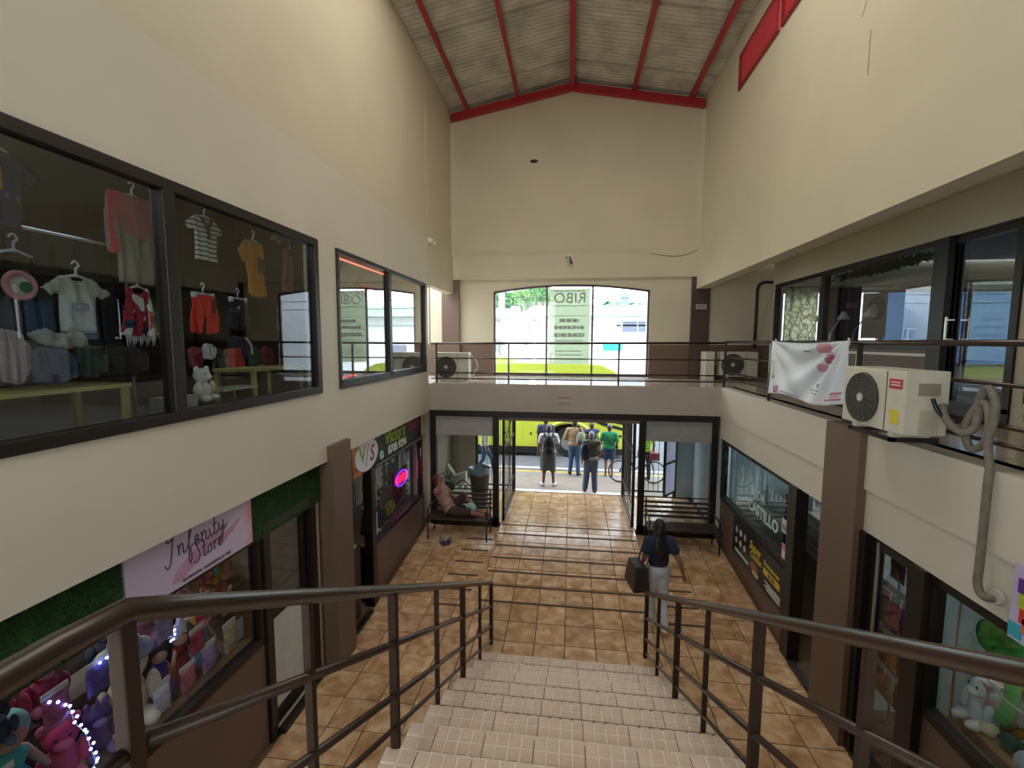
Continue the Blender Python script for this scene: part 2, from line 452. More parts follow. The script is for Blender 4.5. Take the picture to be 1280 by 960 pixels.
# ---------------------------------------------------------------- walls
WL, WR = -3.1, 3.05
YF = 9.78       # front face of the balcony and of the glass entrance
YW = 12.05      # outer front wall
YB = -2.6       # end of the hall behind the viewer
UP = 3.13       # upper floor level
def wall_x(name, x0, x1, y0, y1, z0, z1, holes, m=M_WALL, parent=None):
    """wall slab spanning y,z with rectangular holes"""
    ys = sorted({y0, y1, *[h[0] for h in holes], *[h[1] for h in holes]}); mb = MB()
    for a, b in zip(ys, ys[1:]):
        hz = sorted([(h[2], h[3]) for h in holes if h[0] <= a + 1e-6 and h[1] >= b - 1e-6]); z = z0
        for p, q in hz:
            if p > z: mb.bx(x0, x1, a, b, z, p)
            z = q
        if z < z1: mb.bx(x0, x1, a, b, z, z1)
    o = mb.build(name, m, parent)
    if parent is None: o['kind'] = 'structure'
    return o
wl = struct('wall_left')
wall_x('upper_wall', WL - .18, WL, YB, YF - .06, 2.5, 6.26, [(1.0, 5.36, 3.40, 5.28), (5.81, 9.54, 3.40, 5.27)], M_WALL2, parent=wl)
wall_x('gable_wall', WL - .20, WL - .05, YB, 11.98, 6.26, 9.86, [], parent=wl)
MB().bx(WL - .18, WL, YF - .06, 11.9, 5.28, 6.26).build('beam', M_WALL, wl)
MB().bx(-3.9, WL - .18, YB, 9.7, 2.32, 2.5).build('soffit', M_WALL, wl)
# lower shop fronts, set back under the slab
MB().bx(-3.46, -3.235, YB, 4.28, RZ0 - .1, .83).build('base_wall', M_BROWN, wl)
MB().bx(-3.46, -3.235, 7.0, 9.72, RZ0 - .1, .62).build('base_wall', M_BROWN, wl)
wall_x('lower_wall', -3.45, -3.25, YB, 9.72, RZ0 - .1, 2.5, [(-2, 4.30, .8, 2.44), (4.30, 5.30, -.38, 2.44), (6.06, 7.0, -.4, 2.0), (7.0, 9.62, .6, 1.98)], parent=wl)
wr = struct('wall_right')
wall_x('gable_wall', WR + .055, WR + .2, YB, 11.98, 6.24, 9.86, [(6.1, 9.66, 8.82, 9.42)], parent=wr)
MB().bx(WR, WR + .26, YB, 11.96, 5.36, 6.24).build('beam', M_WALL, wr)
MB().bx(WR + .0, WR + .3, YB, 9.9, 2.53, UP).build('slab_edge', M_WALL2, wr)
MB().bx(WR + .025, WR + .3, YB, 9.75, 2.09, 2.53).build('beam', M_WALL2, wr)
MB().bx(WR + .26, 4.86, YB, 12, 5.93, 6.1).build('soffit', M_WALL, wr)
GX = 4.85
wall_x('gallery_wall', GX, GX + .18, YB, 12, UP - .2, 6.1, [(6.75, 11.85, 3.2, 5.42), (5.70, 6.72, UP, 5.42), (-2, 5.55, 3.2, 5.42)], parent=wr)
MB().bx(3.12, 3.3, 6.7, 9.72, RZ0 - .1, .84).build('base_wall', M_BROWN, wr)
MB().bx(3.12, 3.3, YB, 4.2, RZ0 - .1, .80).build('base_wall', M_BROWN, wr)
fu = struct('floor_upper')
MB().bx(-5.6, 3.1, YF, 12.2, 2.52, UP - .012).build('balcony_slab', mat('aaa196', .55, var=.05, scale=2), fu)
MB().bx(WR + .1, GX + .2, YB, 12.2, 2.53, UP - .012).build('gallery_slab', M_WALL, fu)
M_UTILE = mat('b9ab98', .12, var=.1, scale=3)
for k in range(14):
    for j in range(5):
        B(-3.05 + k * .45 + .003, -3.05 + (k + 1) * .45 - .003, YF + .01 + j * .45, YF + .01 + (j + 1) * .45 - .006, UP - .012, UP).build('tile', M_UTILE, fu)
for k in range(20):
    for j in range(4):
        B(WR + .2 + j * .41, WR + .2 + (j + 1) * .41 - .006, 3.2 + k * .45, 3.2 + (k + 1) * .45 - .006, UP - .012, UP).build('tile', M_UTILE, fu)

# front (street) wall with the arched window, the gable above, the entrance opening below
wb = struct('wall_back')
AX0, AX1 = -2.05, 1.96
def arch(x):
    t = (x + .05) / 2.0
    return 5.52 - .17 * t * t
NA = 16
mb = MB()
for i in range(NA):
    xa = AX0 + (AX1 - AX0) * i / NA; xb = AX0 + (AX1 - AX0) * (i + 1) / NA
    mb.prism([(xa, arch(xa)), (xb, arch(xb)), (xb, 5.72), (xa, 5.72)], 'y', YW, YW + .2)
mb.bx(-6.4, AX0, YW, YW + .2, UP, 5.72); mb.bx(AX1, GX + .2, YW, YW + .2, UP, 5.72)
mb.bx(GX + .2, 12, YW, YW + .2, UP, 3.5); mb.bx(GX + .2, 12, YW, YW + .2, 5.3, 6.6)
mb.bx(-6.4, 12, YW, YW + .2, 2.45, UP - .02)
mb.bx(AX1, GX + .2, YW, YW + .2, 5.72, 6.1)
mb.build('outer_wall', M_WALL, wb)
MB().bx(-3.4, 3.35, YW - .1, YW + .2, 5.66, 6.26).build('beam', M_WALL, wb)
MB().prism([(-3.3, 6.26), (3.25, 6.26), (3.25, 9.84), (-.07, 10.45), (-3.3, 9.84)], 'y', YW - .04, YW + .2).build('gable', M_WALL, wb)
# brown dado and columns on the upper front wall
B(-6.4, AX0 - .0, YW - .012, YW, UP, 3.98).build('dado', M_BROWN, wb); B(AX1, GX, YW - .012, YW, UP, 3.98).build('dado', M_BROWN, wb)
B(-3.43, -2.95, YW - .09, YW, UP, 5.66).build('column', M_BROWN, wb); B(2.95, 3.38, YW - .09, YW, UP, 5.66).build('column', M_DKBROWN, wb)
# ground floor outer wall: beige pier, planter wall
MB().bx(-6, -2.55, YW, YW + .2, -.2, 2.5).build('outer_wall', mat('b3a894', .6), wb)
MB().bx(2.76, 6, YW, YW + .2, -.2, 2.5).build('outer_wall', mat('b4c3c7', .6), wb)
MB().bx(-3.4, -3.22, YF + .1, YW, 0, 2.5).build('side_wall', mat('a59a88', .6), wb)
MB().bx(3.15, 3.3, YF + .1, YW, 0, 2.5).build('side_wall', mat('b4c3c7', .6), wb)
cl = [(-3.1, 5.42, 6.0, -3.02), ]
co = B(-3.3, -3.02, 5.44, 5.92, RZ0, 2.70).build('column', M_BROWN); co['kind'] = 'structure'
co = B(2.98, 3.3, 5.08, 5.72, RZ0, 3.14).build('column', M_BROWN); co['kind'] = 'structure'

wrr = struct('wall_rear_added'); B(-3.3, 5.0, YB - .2, YB, -.6, 10.6).build('rear_sky_block', M_WALL, wrr)  # unseen wall, added to stop the sky flooding the hall from behind
# ---------------------------------------------------------------- roof
ceil = struct('ceiling')
M_SHEET = mat('b6aea0', .5, metal=.15, var=.28, scale=2.2, bump=.15)
XR, ZR = -.07, 10.47
def roof_z(x): return ZR - abs(x - XR) * .186
for side in (-1, 1):
    xe = -3.4 if side < 0 else 3.3
    for k in range(15):
        y0 = -2.6 + k * .985; mb = MB(); n = 40; vs = []; fs = []
        for i in range(n + 1):
            y = y0 + 1.05 * i / n; c = .014 * math.sin(2 * math.pi * i / n * 9) + (.012 if k % 2 else 0)
            vs += [(XR, y, roof_z(XR) + c), (xe, y, roof_z(xe) + c), (XR, y, roof_z(XR) + c + .004), (xe, y, roof_z(xe) + c + .004)]
        for i in range(n):
            a = i * 4; fs += [(a, a + 1, a + 5, a + 4), (a + 2, a + 6, a + 7, a + 3)]
        mb.add(vs, fs); mb.build('roof_sheet', M_SHEET, ceil, smooth=True)
MB().bx(-3.5, 3.4, -2.6, 12.2, 10.55, 10.7).build('roof_deck', M_DARKIN, ceil)
for x in (-2.70, -1.42, 1.40, 2.74):
    z = roof_z(x) - .03
    mb = MB(); mb.bx(x - .028, x + .028, YB, 12, z - .11, z); mb.bx(x - .028, x + .05, YB, 12, z - .12, z - .108); mb.build('purlin', M_RED, ceil)
MB().bx(XR - .055, XR + .055, YB, 12, ZR - .24, ZR - .03).build('ridge_beam', M_RED, ceil)
for side in (-1, 1):
    xe = -3.12 if side < 0 else 3.07
    for yy in (11.86, ):
        z0, z1 = roof_z(XR) - .12, roof_z(xe) - .12
        MB().prism([(XR, z0), (xe, z1), (xe, z1 - .17), (XR, z0 - .17)], 'y', yy, yy + .13).build('rafter', M_RED, ceil)

MB().bx(WR + .052, WR + .056, 5.62, 5.63, 6.9, 7.35).build('wall_crack', mat('7a6f58', .8), wr)
MB().obx((WR + .053, 5.72, 7.75), (.003, .008, .35), Matrix.Rotation(.5, 3, 'X')).build('wall_crack', mat('8f8468', .8), wr)

# ---------------------------------------------------------------- shop rooms behind the glass (shells)
def room(name, x0, x1, y0, y1, z0, z1, wall, floor_m, ceil_m, skip=''):
    r = struct(name); t = .06
    if 'f' not in skip: B(x0, x1, y0, y1, z0 - t, z0).build('floor', floor_m, r)
    if 'c' not in skip: B(x0, x1, y0, y1, z1, z1 + t).build('ceiling', ceil_m, r)
    if 'l' not in skip: B(x0 - t, x0, y0, y1, z0, z1).build('wall', wall, r)
    if 'r' not in skip: B(x1, x1 + t, y0, y1, z0, z1).build('wall', wall, r)
    if 'n' not in skip: B(x0, x1, y0 - t, y0, z0, z1).build('wall', wall, r)
    if 'y' not in skip: B(x0, x1, y1, y1 + t, z0, z1).build('wall', wall, r)
    return r
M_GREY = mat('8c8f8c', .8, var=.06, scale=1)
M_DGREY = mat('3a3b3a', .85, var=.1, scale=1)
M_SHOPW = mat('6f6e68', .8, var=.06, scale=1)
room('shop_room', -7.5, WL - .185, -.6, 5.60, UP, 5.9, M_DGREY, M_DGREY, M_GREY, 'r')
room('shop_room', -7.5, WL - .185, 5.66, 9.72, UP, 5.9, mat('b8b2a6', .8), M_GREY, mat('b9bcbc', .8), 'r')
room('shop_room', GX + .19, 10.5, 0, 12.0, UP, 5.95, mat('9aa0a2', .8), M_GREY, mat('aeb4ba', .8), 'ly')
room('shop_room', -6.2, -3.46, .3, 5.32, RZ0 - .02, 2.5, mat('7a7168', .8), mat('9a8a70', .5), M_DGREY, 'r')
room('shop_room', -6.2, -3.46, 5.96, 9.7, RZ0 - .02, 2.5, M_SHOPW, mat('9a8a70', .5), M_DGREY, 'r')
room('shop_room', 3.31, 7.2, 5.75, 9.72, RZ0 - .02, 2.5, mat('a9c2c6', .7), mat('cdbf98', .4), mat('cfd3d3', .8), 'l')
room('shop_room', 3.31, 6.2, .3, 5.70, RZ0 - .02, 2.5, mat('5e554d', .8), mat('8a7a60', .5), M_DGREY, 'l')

# ---------------------------------------------------------------- windows in the side walls
def win_x(name, X, d, ys, z0, z1, glass, fm=M_FRAME, fw=.085, mid=.10, pane_off=.03, sill=None):
    """frame in an X = const wall: ys lists the bar centre lines; d: which way (sign) the hall lies"""
    r = struct(name)
    xa, xb = sorted((X - d * .09, X + d * .025))
    B(xa, xb, ys[0], ys[-1], z1 - fw, z1).build('frame_head', fm, r, bevel=.006)
    B(xa, xb, ys[0], ys[-1], z0, z0 + (sill or fw)).build('frame_sill', fm, r, bevel=.006)
    for i, y in enumerate(ys):
        k = fw if i in (0, len(ys) - 1) else mid
        a, b = (y, y + k) if i == 0 else ((y - k, y) if i == len(ys) - 1 else (y - k / 2, y + k / 2))
        B(xa, xb, a, b, z0 + fw, z1 - fw).build('mullion', fm, r, bevel=.006)
    for a, b in zip(ys, ys[1:]):
        x = X - d * pane_off
        B(x - .004, x + .004, a + .03, b - .03, z0 + .03, z1 - .03).build('pane', glass, r)
    return r
win_x('window_1', WL, 1, [1.0, 3.26, 5.36], 3.40, 5.28, G_SHOP, mid=.11)
win_x('window_2', WL, 1, [5.81, 7.60, 9.54], 3.40, 5.27, G_PARTY, fw=.06, mid=.11, sill=.12)
win_x('window_3', GX, -1, [6.72, 9.72, 11.85], 3.95, 5.42, G_GAL, mid=.14)
B(GX - .02, GX + .05, 6.75, 11.85, UP, 3.98).build('panel', mat('6b5a54', .5), wr)
for a, b in ((6.8, 8.4), (8.45, 9.7)):
    mb = MB(); x = GX - .035
    mb.bx(x, x + .03, a, b, 3.86, 3.90).bx(x, x + .03, a, b, UP + .05, UP + .09).bx(x, x + .03, a, a + .04, UP + .09, 3.86).bx(x, x + .03, b - .04, b, UP + .09, 3.86)
    mb.build('panel_frame', M_WHITE, wr)
win_x('window_4', GX, -1, [-1.5, 1.8, 3.7, 5.55], 3.4, 5.42, G_DARK)
d1 = win_x('door_1', GX, -1, [5.70, 6.72], UP + .02, 5.40, G_GAL, fw=.10, sill=.16)
MB().tube([(GX - .10, 6.56, 4.05), (GX - .10, 6.56, 4.38)], .014, 8).bx(GX - .11, GX - .01, 6.55, 6.57, 4.08, 4.10).bx(GX - .11, GX - .01, 6.55, 6.57, 4.33, 4.35).build('door_handle', mat('c8c8c8', .25, metal=.9), d1)
B(GX - .1, GX + .02, 6.62, 6.86, UP, 5.40).build('door_post', M_FRAME, d1)
# lower shop windows
win_x('window_5', -3.25, 1, [.6, 4.30], .80, 2.03, G_CLEAR, fw=.07)
win_x('window_6', -3.25, 1, [7.02, 9.62], .60, 1.98, G_CLEAR, fw=.07)
win_x('window_7', 3.12, -1, [6.66, 9.70], .84, 2.09, G_CLEAR, fw=.07)
win_x('window_8', 3.12, -1, [.6, 2.5, 4.24], .80, 2.08, G_CLEAR, fw=.08)
B(3.04, 3.2, 6.44, 6.66, RZ0, 2.09).build('door_post', M_FRAME, wr); B(3.04, 3.2, 4.18, 4.34, RZ0, 2.09).build('door_post', M_FRAME, wr)
B(3.04, 3.2, 4.98, 5.08, RZ0, 2.09).build('door_post', M_FRAME, wr)
B(-3.33, -3.18, 6.90, 7.05, RZ0, 2.0).build('door_post', M_FRAME, wl); B(-3.33, -3.2, 5.2, 5.3, RZ0, 2.1).build('door_post', M_FRAME, wl); B(-3.33, -3.2, 4.30, 4.40, RZ0, 2.1).build('door_post', M_FRAME, wl)
B(-3.33, -3.2, 4.4, 5.2, 2.02, 2.12).build('door_head', M_FRAME, wl)
# right: glass door of the near shop, white edge strip
d2 = struct('door_2')
mb = MB(); mb.bx(3.10, 3.15, 4.36, 4.46, -.36, 2.06).bx(3.10, 3.15, 4.86, 4.96, -.36, 2.06).bx(3.10, 3.15, 4.46, 4.86, 1.98, 2.06).bx(3.10, 3.15, 4.46, 4.86, -.36, -.18)
mb.build('door_frame', M_FRAME, d2); B(3.12, 3.128, 4.46, 4.86, -.18, 1.98).build('pane', G_CLEAR, d2)
B(3.085, 3.1, 4.84, 4.87, -.34, 2.05).build('edge_strip', mat('a9a9a8', .3, metal=.8), d2)
# left: half-glazed door standing ajar beside the column
d3 = struct('door_3', (-3.3, 5.16, RZ0))
DA = Matrix.Rotation(math.radians(0), 3, 'Z')
def dbx(y0, y1, z0, z1, x0=-.02, x1=.02):
    return B(-3.3 + x0, -3.3 + x1, y0, y1, z0, z1)
mb = dbx(4.42, 4.50, -.34, 2.0); mb.bx(-3.32, -3.28, 5.08, 5.16, -.34, 2.0).bx(-3.32, -3.28, 4.50, 5.08, 1.92, 2.0).bx(-3.32, -3.28, 4.50, 5.08, -.34, -.16).bx(-3.32, -3.28, 4.50, 5.08, .92, 1.0)
mb.build('door_frame', M_FRAME, d3); dbx(4.5, 5.08, -.16, .92, -.012, .012).build('door_panel', mat('c9cdcc', .4), d3); dbx(4.5, 5.08, 1.0, 1.92, -.004, .004).build('pane', G_CLEAR, d3)

# ---------------------------------------------------------------- arched street window
aw = struct('window_9')
M_AWF = mat('5b4a52', .4, metal=.2)
mb = MB()
for i in range(NA):
    xa = AX0 + (AX1 - AX0) * i / NA; xb = AX0 + (AX1 - AX0) * (i + 1) / NA
    mb.prism([(xa, arch(xa)), (xb, arch(xb)), (xb, arch(xb) - .05), (xa, arch(xa) - .05)], 'y', YW + .05, YW + .11)
mb.build('frame_head', M_AWF, aw)
for x in (AX0, -.67, .51, AX1 - .05): B(x, x + .05, YW + .05, YW + .11, UP, arch(x + .025) - .02).build('mullion', M_AWF, aw)
B(AX0, AX1, YW + .05, YW + .11, UP, UP + .07).build('frame_sill', M_AWF, aw)
for a, b in ((AX0 + .03, -.65), (-.64, .53), (.54, AX1 - .03)):
    n = 6; xs = [a + (b - a) * i / n for i in range(n + 1)]
    MB().prism([(x, arch(x) - .03) for x in xs] + [(b, UP + .04), (a, UP + .04)], 'y', YW + .076, YW + .082).build('pane', G_ARCH, aw)
# translucent vinyl sign hung behind the middle pane, read from behind
M_VINYL = mat('c9d6c4', .7, var=.05, scale=3, trans=0.0)
def _vinyl(t, b):
    o = [n for n in t.nodes if n.type == 'OUTPUT_MATERIAL'][0]; mx = t.nodes.new('ShaderNodeMixShader'); tl = t.nodes.new('ShaderNodeBsdfTranslucent')
    tl.inputs[0].default_value = (*lin('d3dac8'), 1); b.inputs['Base Color'].default_value = (*lin('d3dac8'), 1); b.inputs['Roughness'].default_value = .8
    mx.inputs[0].default_value = .62; t.links.new(b.outputs[0], mx.inputs[1]); t.links.new(tl.outputs[0], mx.inputs[2]); t.links.new(mx.outputs[0], o.inputs[0])
M_VINYL = ramp_mat('vinyl_banner', _vinyl)
ban = thing('window_banner', (-.06, YW + .12, 3.5), 'pale green translucent vinyl banner with mirrored lettering hung in middle pane of arched window', 'banner')
B(-.58, .47, YW + .128, YW + .132, 3.46, 5.42).build('sheet', M_VINYL, ban)
M_GHOST = mat('c3cbb8', .8, var=0)
def ylay(x, z, y=YW + .126): return lambda u, v, q: (x + u, y + q, z + v)
text_mb('RIBO', .38, ylay(-.05, 5.17), mirror=True, bold=.002, thick=.002).build('lettering', M_GHOST, ban)
for z, wd, h in ((5.36, .8, .03), (4.98, .92, .025), (4.72, .9, .02), (4.60, .5, .09), (4.42, .78, .09), (4.22, .8, .10), (4.07, .7, .03), (3.80, .72, .03), (3.70, .7, .03)):
    r = random.Random(int(z * 100)); x = -.06 - wd / 2; mb = MB()
    while x < -.06 + wd / 2 - .02:
        l = r.uniform(.05, .16); mb.bx(x, min(x + l, -.06 + wd / 2), YW + .125, YW + .127, z - h / 2, z + h / 2); x += l + .02
    mb.build('lettering', M_GHOST, ban)

# ---------------------------------------------------------------- red louvre high in the wall
lv = struct('window_10')
for i in range(2):
    y0 = 9.66 - 1.8 * i; y1 = y0 - 1.72
    mb = MB(); x0, x1 = WR + .02, WR + .12
    mb.bx(x0, x1, y1, y0, 8.80, 8.86).bx(x0, x1, y1, y0, 9.38, 9.44).bx(x0, x1, y1, y1 + .05, 8.86, 9.38).bx(x0, x1, y0 - .05, y0, 8.86, 9.38)
    mb.build('louver_frame', mat('8d1f28', .5), lv)
    for j in range(9):
        MB().obx((WR + .07, (y0 + y1) / 2, 8.89 + j * .057), (.008, 1.64, .085), Matrix.Rotation(-.45, 3, 'Y')).build('louver_slat', mat('c23a44', .5), lv)
B(WR + .03, WR + .1, 6.0, 6.1, 8.8, 9.44).build('louver_frame', M_RED, lv)

# ---------------------------------------------------------------- glass entrance
en = struct('door_4')
M_EN = mat('1f1b18', .4, metal=.3)
for x0, x1 in ((-3.1, -1.55), (1.46, 3.05)):
    p = .13
    B(x0, x0 + p, YF - .02, YF + .10, -.06, 2.40).build('frame_post', M_EN, en, bevel=.006); B(x1 - p, x1, YF - .02, YF + .10, -.06, 2.40).build('frame_post', M_EN, en, bevel=.006)
    B(x0, x1, YF - .02, YF + .10, -.09, .13).build('frame_sill', M_EN, en, bevel=.006)
    B(x0 + p, x1 - p, YF + .035, YF + .043, .13, 2.4).build('pane', G_CLEAR, en)
B(-3.1, 3.05, YF - .03, YF + .10, 2.40, 2.53).build('frame_head', M_EN, en, bevel=.006)
B(-1.55, 1.46, YF, YF + .08, 2.33, 2.40).build('frame_head', mat('6d6257', .5), en)
M_FILM = mat('9c9a98', .6, var=.04)
B(-2.97, -1.68, YF + .025, YF + .031, 1.97, 2.40).build('frosted_film', M_FILM, en); B(1.59, 2.92, YF + .025, YF + .031, 1.96, 2.40).build('frosted_film', mat('8a8b8b', .6), en)
# inner roller shutter housing
B(-1.45, 1.4, YF + .09, YF + .3, 2.42, 2.52).build('track', M_EN, en)
def gate_leaf(x, y0, y1, lbl):
    g = thing('gate_leaf', (x, y0, 0), lbl, 'gate', 'open folding gates of the entrance')
    mb = MB(); mb.bx(x - .03, x + .03, y0, y0 + .06, .02, 2.4).bx(x - .03, x + .03, y1 - .06, y1, .02, 2.4).bx(x - .025, x + .025, y0, y1, 2.34, 2.4).bx(x - .025, x + .025, y0, y1, .05, .10).bx(x - .02, x + .02, y0, y1, 1.62, 1.66).bx(x - .02, x + .02, y0, y1, .5, .54)
    mb.build('frame', M_FRAME, g)
    n = 9
    for i in range(1, n):
        y = y0 + (y1 - y0) * i / n
        MB().tube([(x, y, .08), (x, y, 2.36)], .009, 6).build('bar', M_FRAME, g)
    MB().tube([(x, y0 + .05, 1.64), (x, y1 - .05, 2.34)], .009, 6).build('brace', M_FRAME, g)
    return g
gate_leaf(-1.46, YF + .12, 11.9, 'black barred gate leaf folded open beside the bin side of the entrance')
gr_ = gate_leaf(1.38, YF + .12, 11.9, 'black barred gate leaf folded open on the bicycle side of the entrance')
B(1.385, 1.395, YF + .75, 11.85, .56, 2.3).build('mesh_panel', mat('4a4038', .6, var=.3, scale=12), gr_)
def bar_fence(x0, x1, lbl, z1=2.4):
    g = thing('bar_fence', ((x0 + x1) / 2, YW + .1, 0), lbl, 'fence', 'barred openings beside the entrance')
    B(x0, x1, YW + .08, YW + .12, .1, .14).build('rail', M_FRAME, g); B(x0, x1, YW + .08, YW + .12, z1 - .04, z1).build('rail', M_FRAME, g)
    n = max(2, int((x1 - x0) / .125))
    for i in range(n + 1):
        x = x0 + (x1 - x0) * i / n; MB().tube([(x, YW + .1, .1), (x, YW + .1, z1)], .008, 6).build('bar', M_FRAME, g)
bar_fence(-2.5, -1.50, 'black vertical bars behind the grey trash bin'); bar_fence(1.45, 2.70, 'black vertical bars behind the slatted bench and the bicycle')
for x in (-2.55, -1.5, 1.42, 2.74): B(x - .04, x + .04, YW + .02, YW + .16, 0, 2.45).build('gate_post', M_FRAME, en)
def _frost(t, b):
    o = [n for n in t.nodes if n.type == 'OUTPUT_MATERIAL'][0]; mx = t.nodes.new('ShaderNodeMixShader'); tl = t.nodes.new('ShaderNodeBsdfTranslucent'); tl.inputs[0].default_value = (.7, .7, .82, 1); b.inputs['Base Color'].default_value = (.7, .7, .8, 1)
    mx.inputs[0].default_value = .7; t.links.new(b.outputs[0], mx.inputs[1]); t.links.new(tl.outputs[0], mx.inputs[2]); t.links.new(mx.outputs[0], o.inputs[0])
# half open framed door with white panels in the vestibule
dp = struct('door_5')
xh, yh = 2.30, 11.3
mb = MB(); ang = .9
def dvest(u0, u1, z0, z1, m, n, t=.02):
    r = Matrix.Rotation(ang, 3, 'Z'); c = Vector((xh, yh, 0)) + r @ Vector(((u0 + u1) / 2, 0, 0)); c.z = (z0 + z1) / 2
    return MB().obx(c, (u1 - u0, t * 2, z1 - z0), r).build(n, m, dp)
dvest(0, .05, .25, 1.95, M_EN, 'door_frame'); dvest(.55, .6, .25, 1.95, M_EN, 'door_frame'); dvest(.05, .55, 1.9, 1.95, M_EN, 'door_frame'); dvest(.05, .55, .25, .3, M_EN, 'door_frame'); dvest(.05, .55, 1.05, 1.1, M_EN, 'door_frame')
M_FROST = ramp_mat('frosted_panel', _frost); dvest(.05, .55, .3, 1.05, M_FROST, 'door_panel', .008); dvest(.05, .55, 1.1, 1.9, M_FROST, 'door_panel', .008)

# ---------------------------------------------------------------- stair handrails
def hand_rail(X, sgn, lbl):
    def zr(y): return 1.42 + .512 * (2.65 - y)
    zt = lambda y: 3.375 - .530 * (y - .96)
    t = thing('stair_handrail', (X, 6.26, RZ0), lbl, 'handrail')
    ys = [6.26, 5.43, 4.51, 3.58, 2.65, 1.73]
    far = 6.28
    MB().tube([(X, far, zt(far))] + [(X, y, zt(y)) for y in (4, 2.2, 1.1)] + [(X, .96, 3.372), (X, .8, 3.385), (X, .3, 3.385), (X, -1.2, 3.385)], .032, 10).build('top_rail', M_RAIL, t, smooth=True)
    for f, r in ((lambda y: 3.01 - .530 * (y - .96), .022), (lambda y: -.11 + .516 * (6.27 - y), .021), (lambda y: -.32 + .513 * (6.27 - y), .017)):
        MB().tube([(X, far, f(far)), (X, .98, f(.98))], r, 8).build('mid_rail', M_RAIL, t, smooth=True)
    for i, y in enumerate(ys):
        zb = RZ0 if i == 0 else zr(y) - .03
        h = .025 if i % 2 == 0 else .017
        B(X - h, X + h, y - h, y + h, zb, zt(y) - .02).build('post', M_POST, t)
    B(X - .022, X + .022, .925, .968, 2.34, zt(.94)).build('newel_post', M_POST, t, bevel=.006)
    for z in (3.01, 2.68): MB().tube([(X, .94, z), (X, -1.2, z)], .02, 8).build('mid_rail', M_RAIL, t, smooth=True)
    B(X - .03, X + .03, -1.2, -1.14, 2.34, 3.37).build('post', M_RAIL, t)
    return t
hand_rail(-1.10, 1, 'dark brown tubular stair handrail on the toy shop and garland side')
hand_rail(1.10, -1, 'dark brown tubular stair handrail on the side where the woman walks')

# low floor braces of the handrails (dark diagonal tubes at the shop side)
for a, b, lbl in (((-3.2, 6.0, RZ0 + .05), (-3.15, 6.75, RZ0 + .05), 'dark metal kick bar on the floor at the clothes shop doorway'), ((-3.2, 4.42, RZ0 + .05), (-3.16, 5.0, RZ0 + .05), 'dark metal kick bar on the floor at the toy shop doorway'), ((3.1, 5.76, RZ0 + .05), (3.06, 6.4, RZ0 + .05), 'dark metal kick bar on the floor at the snack bar doorway'), ((3.1, 4.4, RZ0 + .05), (3.05, 4.98, RZ0 + .05), 'dark metal kick bar at the candy shop doorway')):
    o = MB().obx(((a[0] + b[0]) / 2, (a[1] + b[1]) / 2, RZ0 + .03), (.09, b[1] - a[1], .06)).build('door_threshold', M_FRAME); tag(o, lbl, 'threshold')

# ---------------------------------------------------------------- gallery and balcony railings
M_GR = mat('4a403c', .22, metal=.5, var=.1, scale=8)
gl = thing('gallery_railing', (WR + .03, YF, UP), 'dark tubular railing with corner post running along the upper side gallery', 'railing')
XG = WR + .05
for y in (9.76, 7.62, 5.40, 3.2): MB().bx(XG - .02, XG + .02, y - .02, y + .02, UP - .02, 4.03).build('post', M_GR, gl)
MB().tube([(XG, 9.76, 4.05), (XG, .5, 4.05)], .026, 10).build('top_rail', M_GR, gl, smooth=True)
for z in (3.75, 3.45, 3.32): MB().tube([(XG, 9.76, z), (XG, .5, z)], .017, 8).build('mid_rail', M_GR, gl, smooth=True)
bl = thing('balcony_railing', (0, YF + .05, UP), 'dark tubular railing across the balcony in front of the arched window', 'railing')
YG = YF + .06
for x in (-1.34, 1.0, -2.95): MB().bx(x - .018, x + .018, YG - .018, YG + .018, UP - .02, 4.02).build('post', M_GR, bl)
MB().tube([(-3.08, YG, 4.0), (XG, YG, 4.03)], .024, 10).build('top_rail', M_GR, bl, smooth=True)
for z in (3.68, 3.36, 3.23): MB().tube([(-3.08, YG, z), (XG, YG, z)], .015, 8).build('mid_rail', M_GR, bl, smooth=True)

# ---------------------------------------------------------------- street outside
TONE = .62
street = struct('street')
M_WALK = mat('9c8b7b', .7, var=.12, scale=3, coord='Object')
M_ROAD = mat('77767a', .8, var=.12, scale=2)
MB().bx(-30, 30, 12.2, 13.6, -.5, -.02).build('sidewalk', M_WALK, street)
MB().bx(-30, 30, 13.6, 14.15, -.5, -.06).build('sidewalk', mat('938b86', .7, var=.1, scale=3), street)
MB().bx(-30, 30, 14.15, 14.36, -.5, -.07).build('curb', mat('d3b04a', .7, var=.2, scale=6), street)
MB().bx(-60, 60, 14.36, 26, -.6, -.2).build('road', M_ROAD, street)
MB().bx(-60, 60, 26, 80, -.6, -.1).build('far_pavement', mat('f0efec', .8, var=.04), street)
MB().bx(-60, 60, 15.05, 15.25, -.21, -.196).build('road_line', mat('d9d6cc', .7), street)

TONE = 1.0
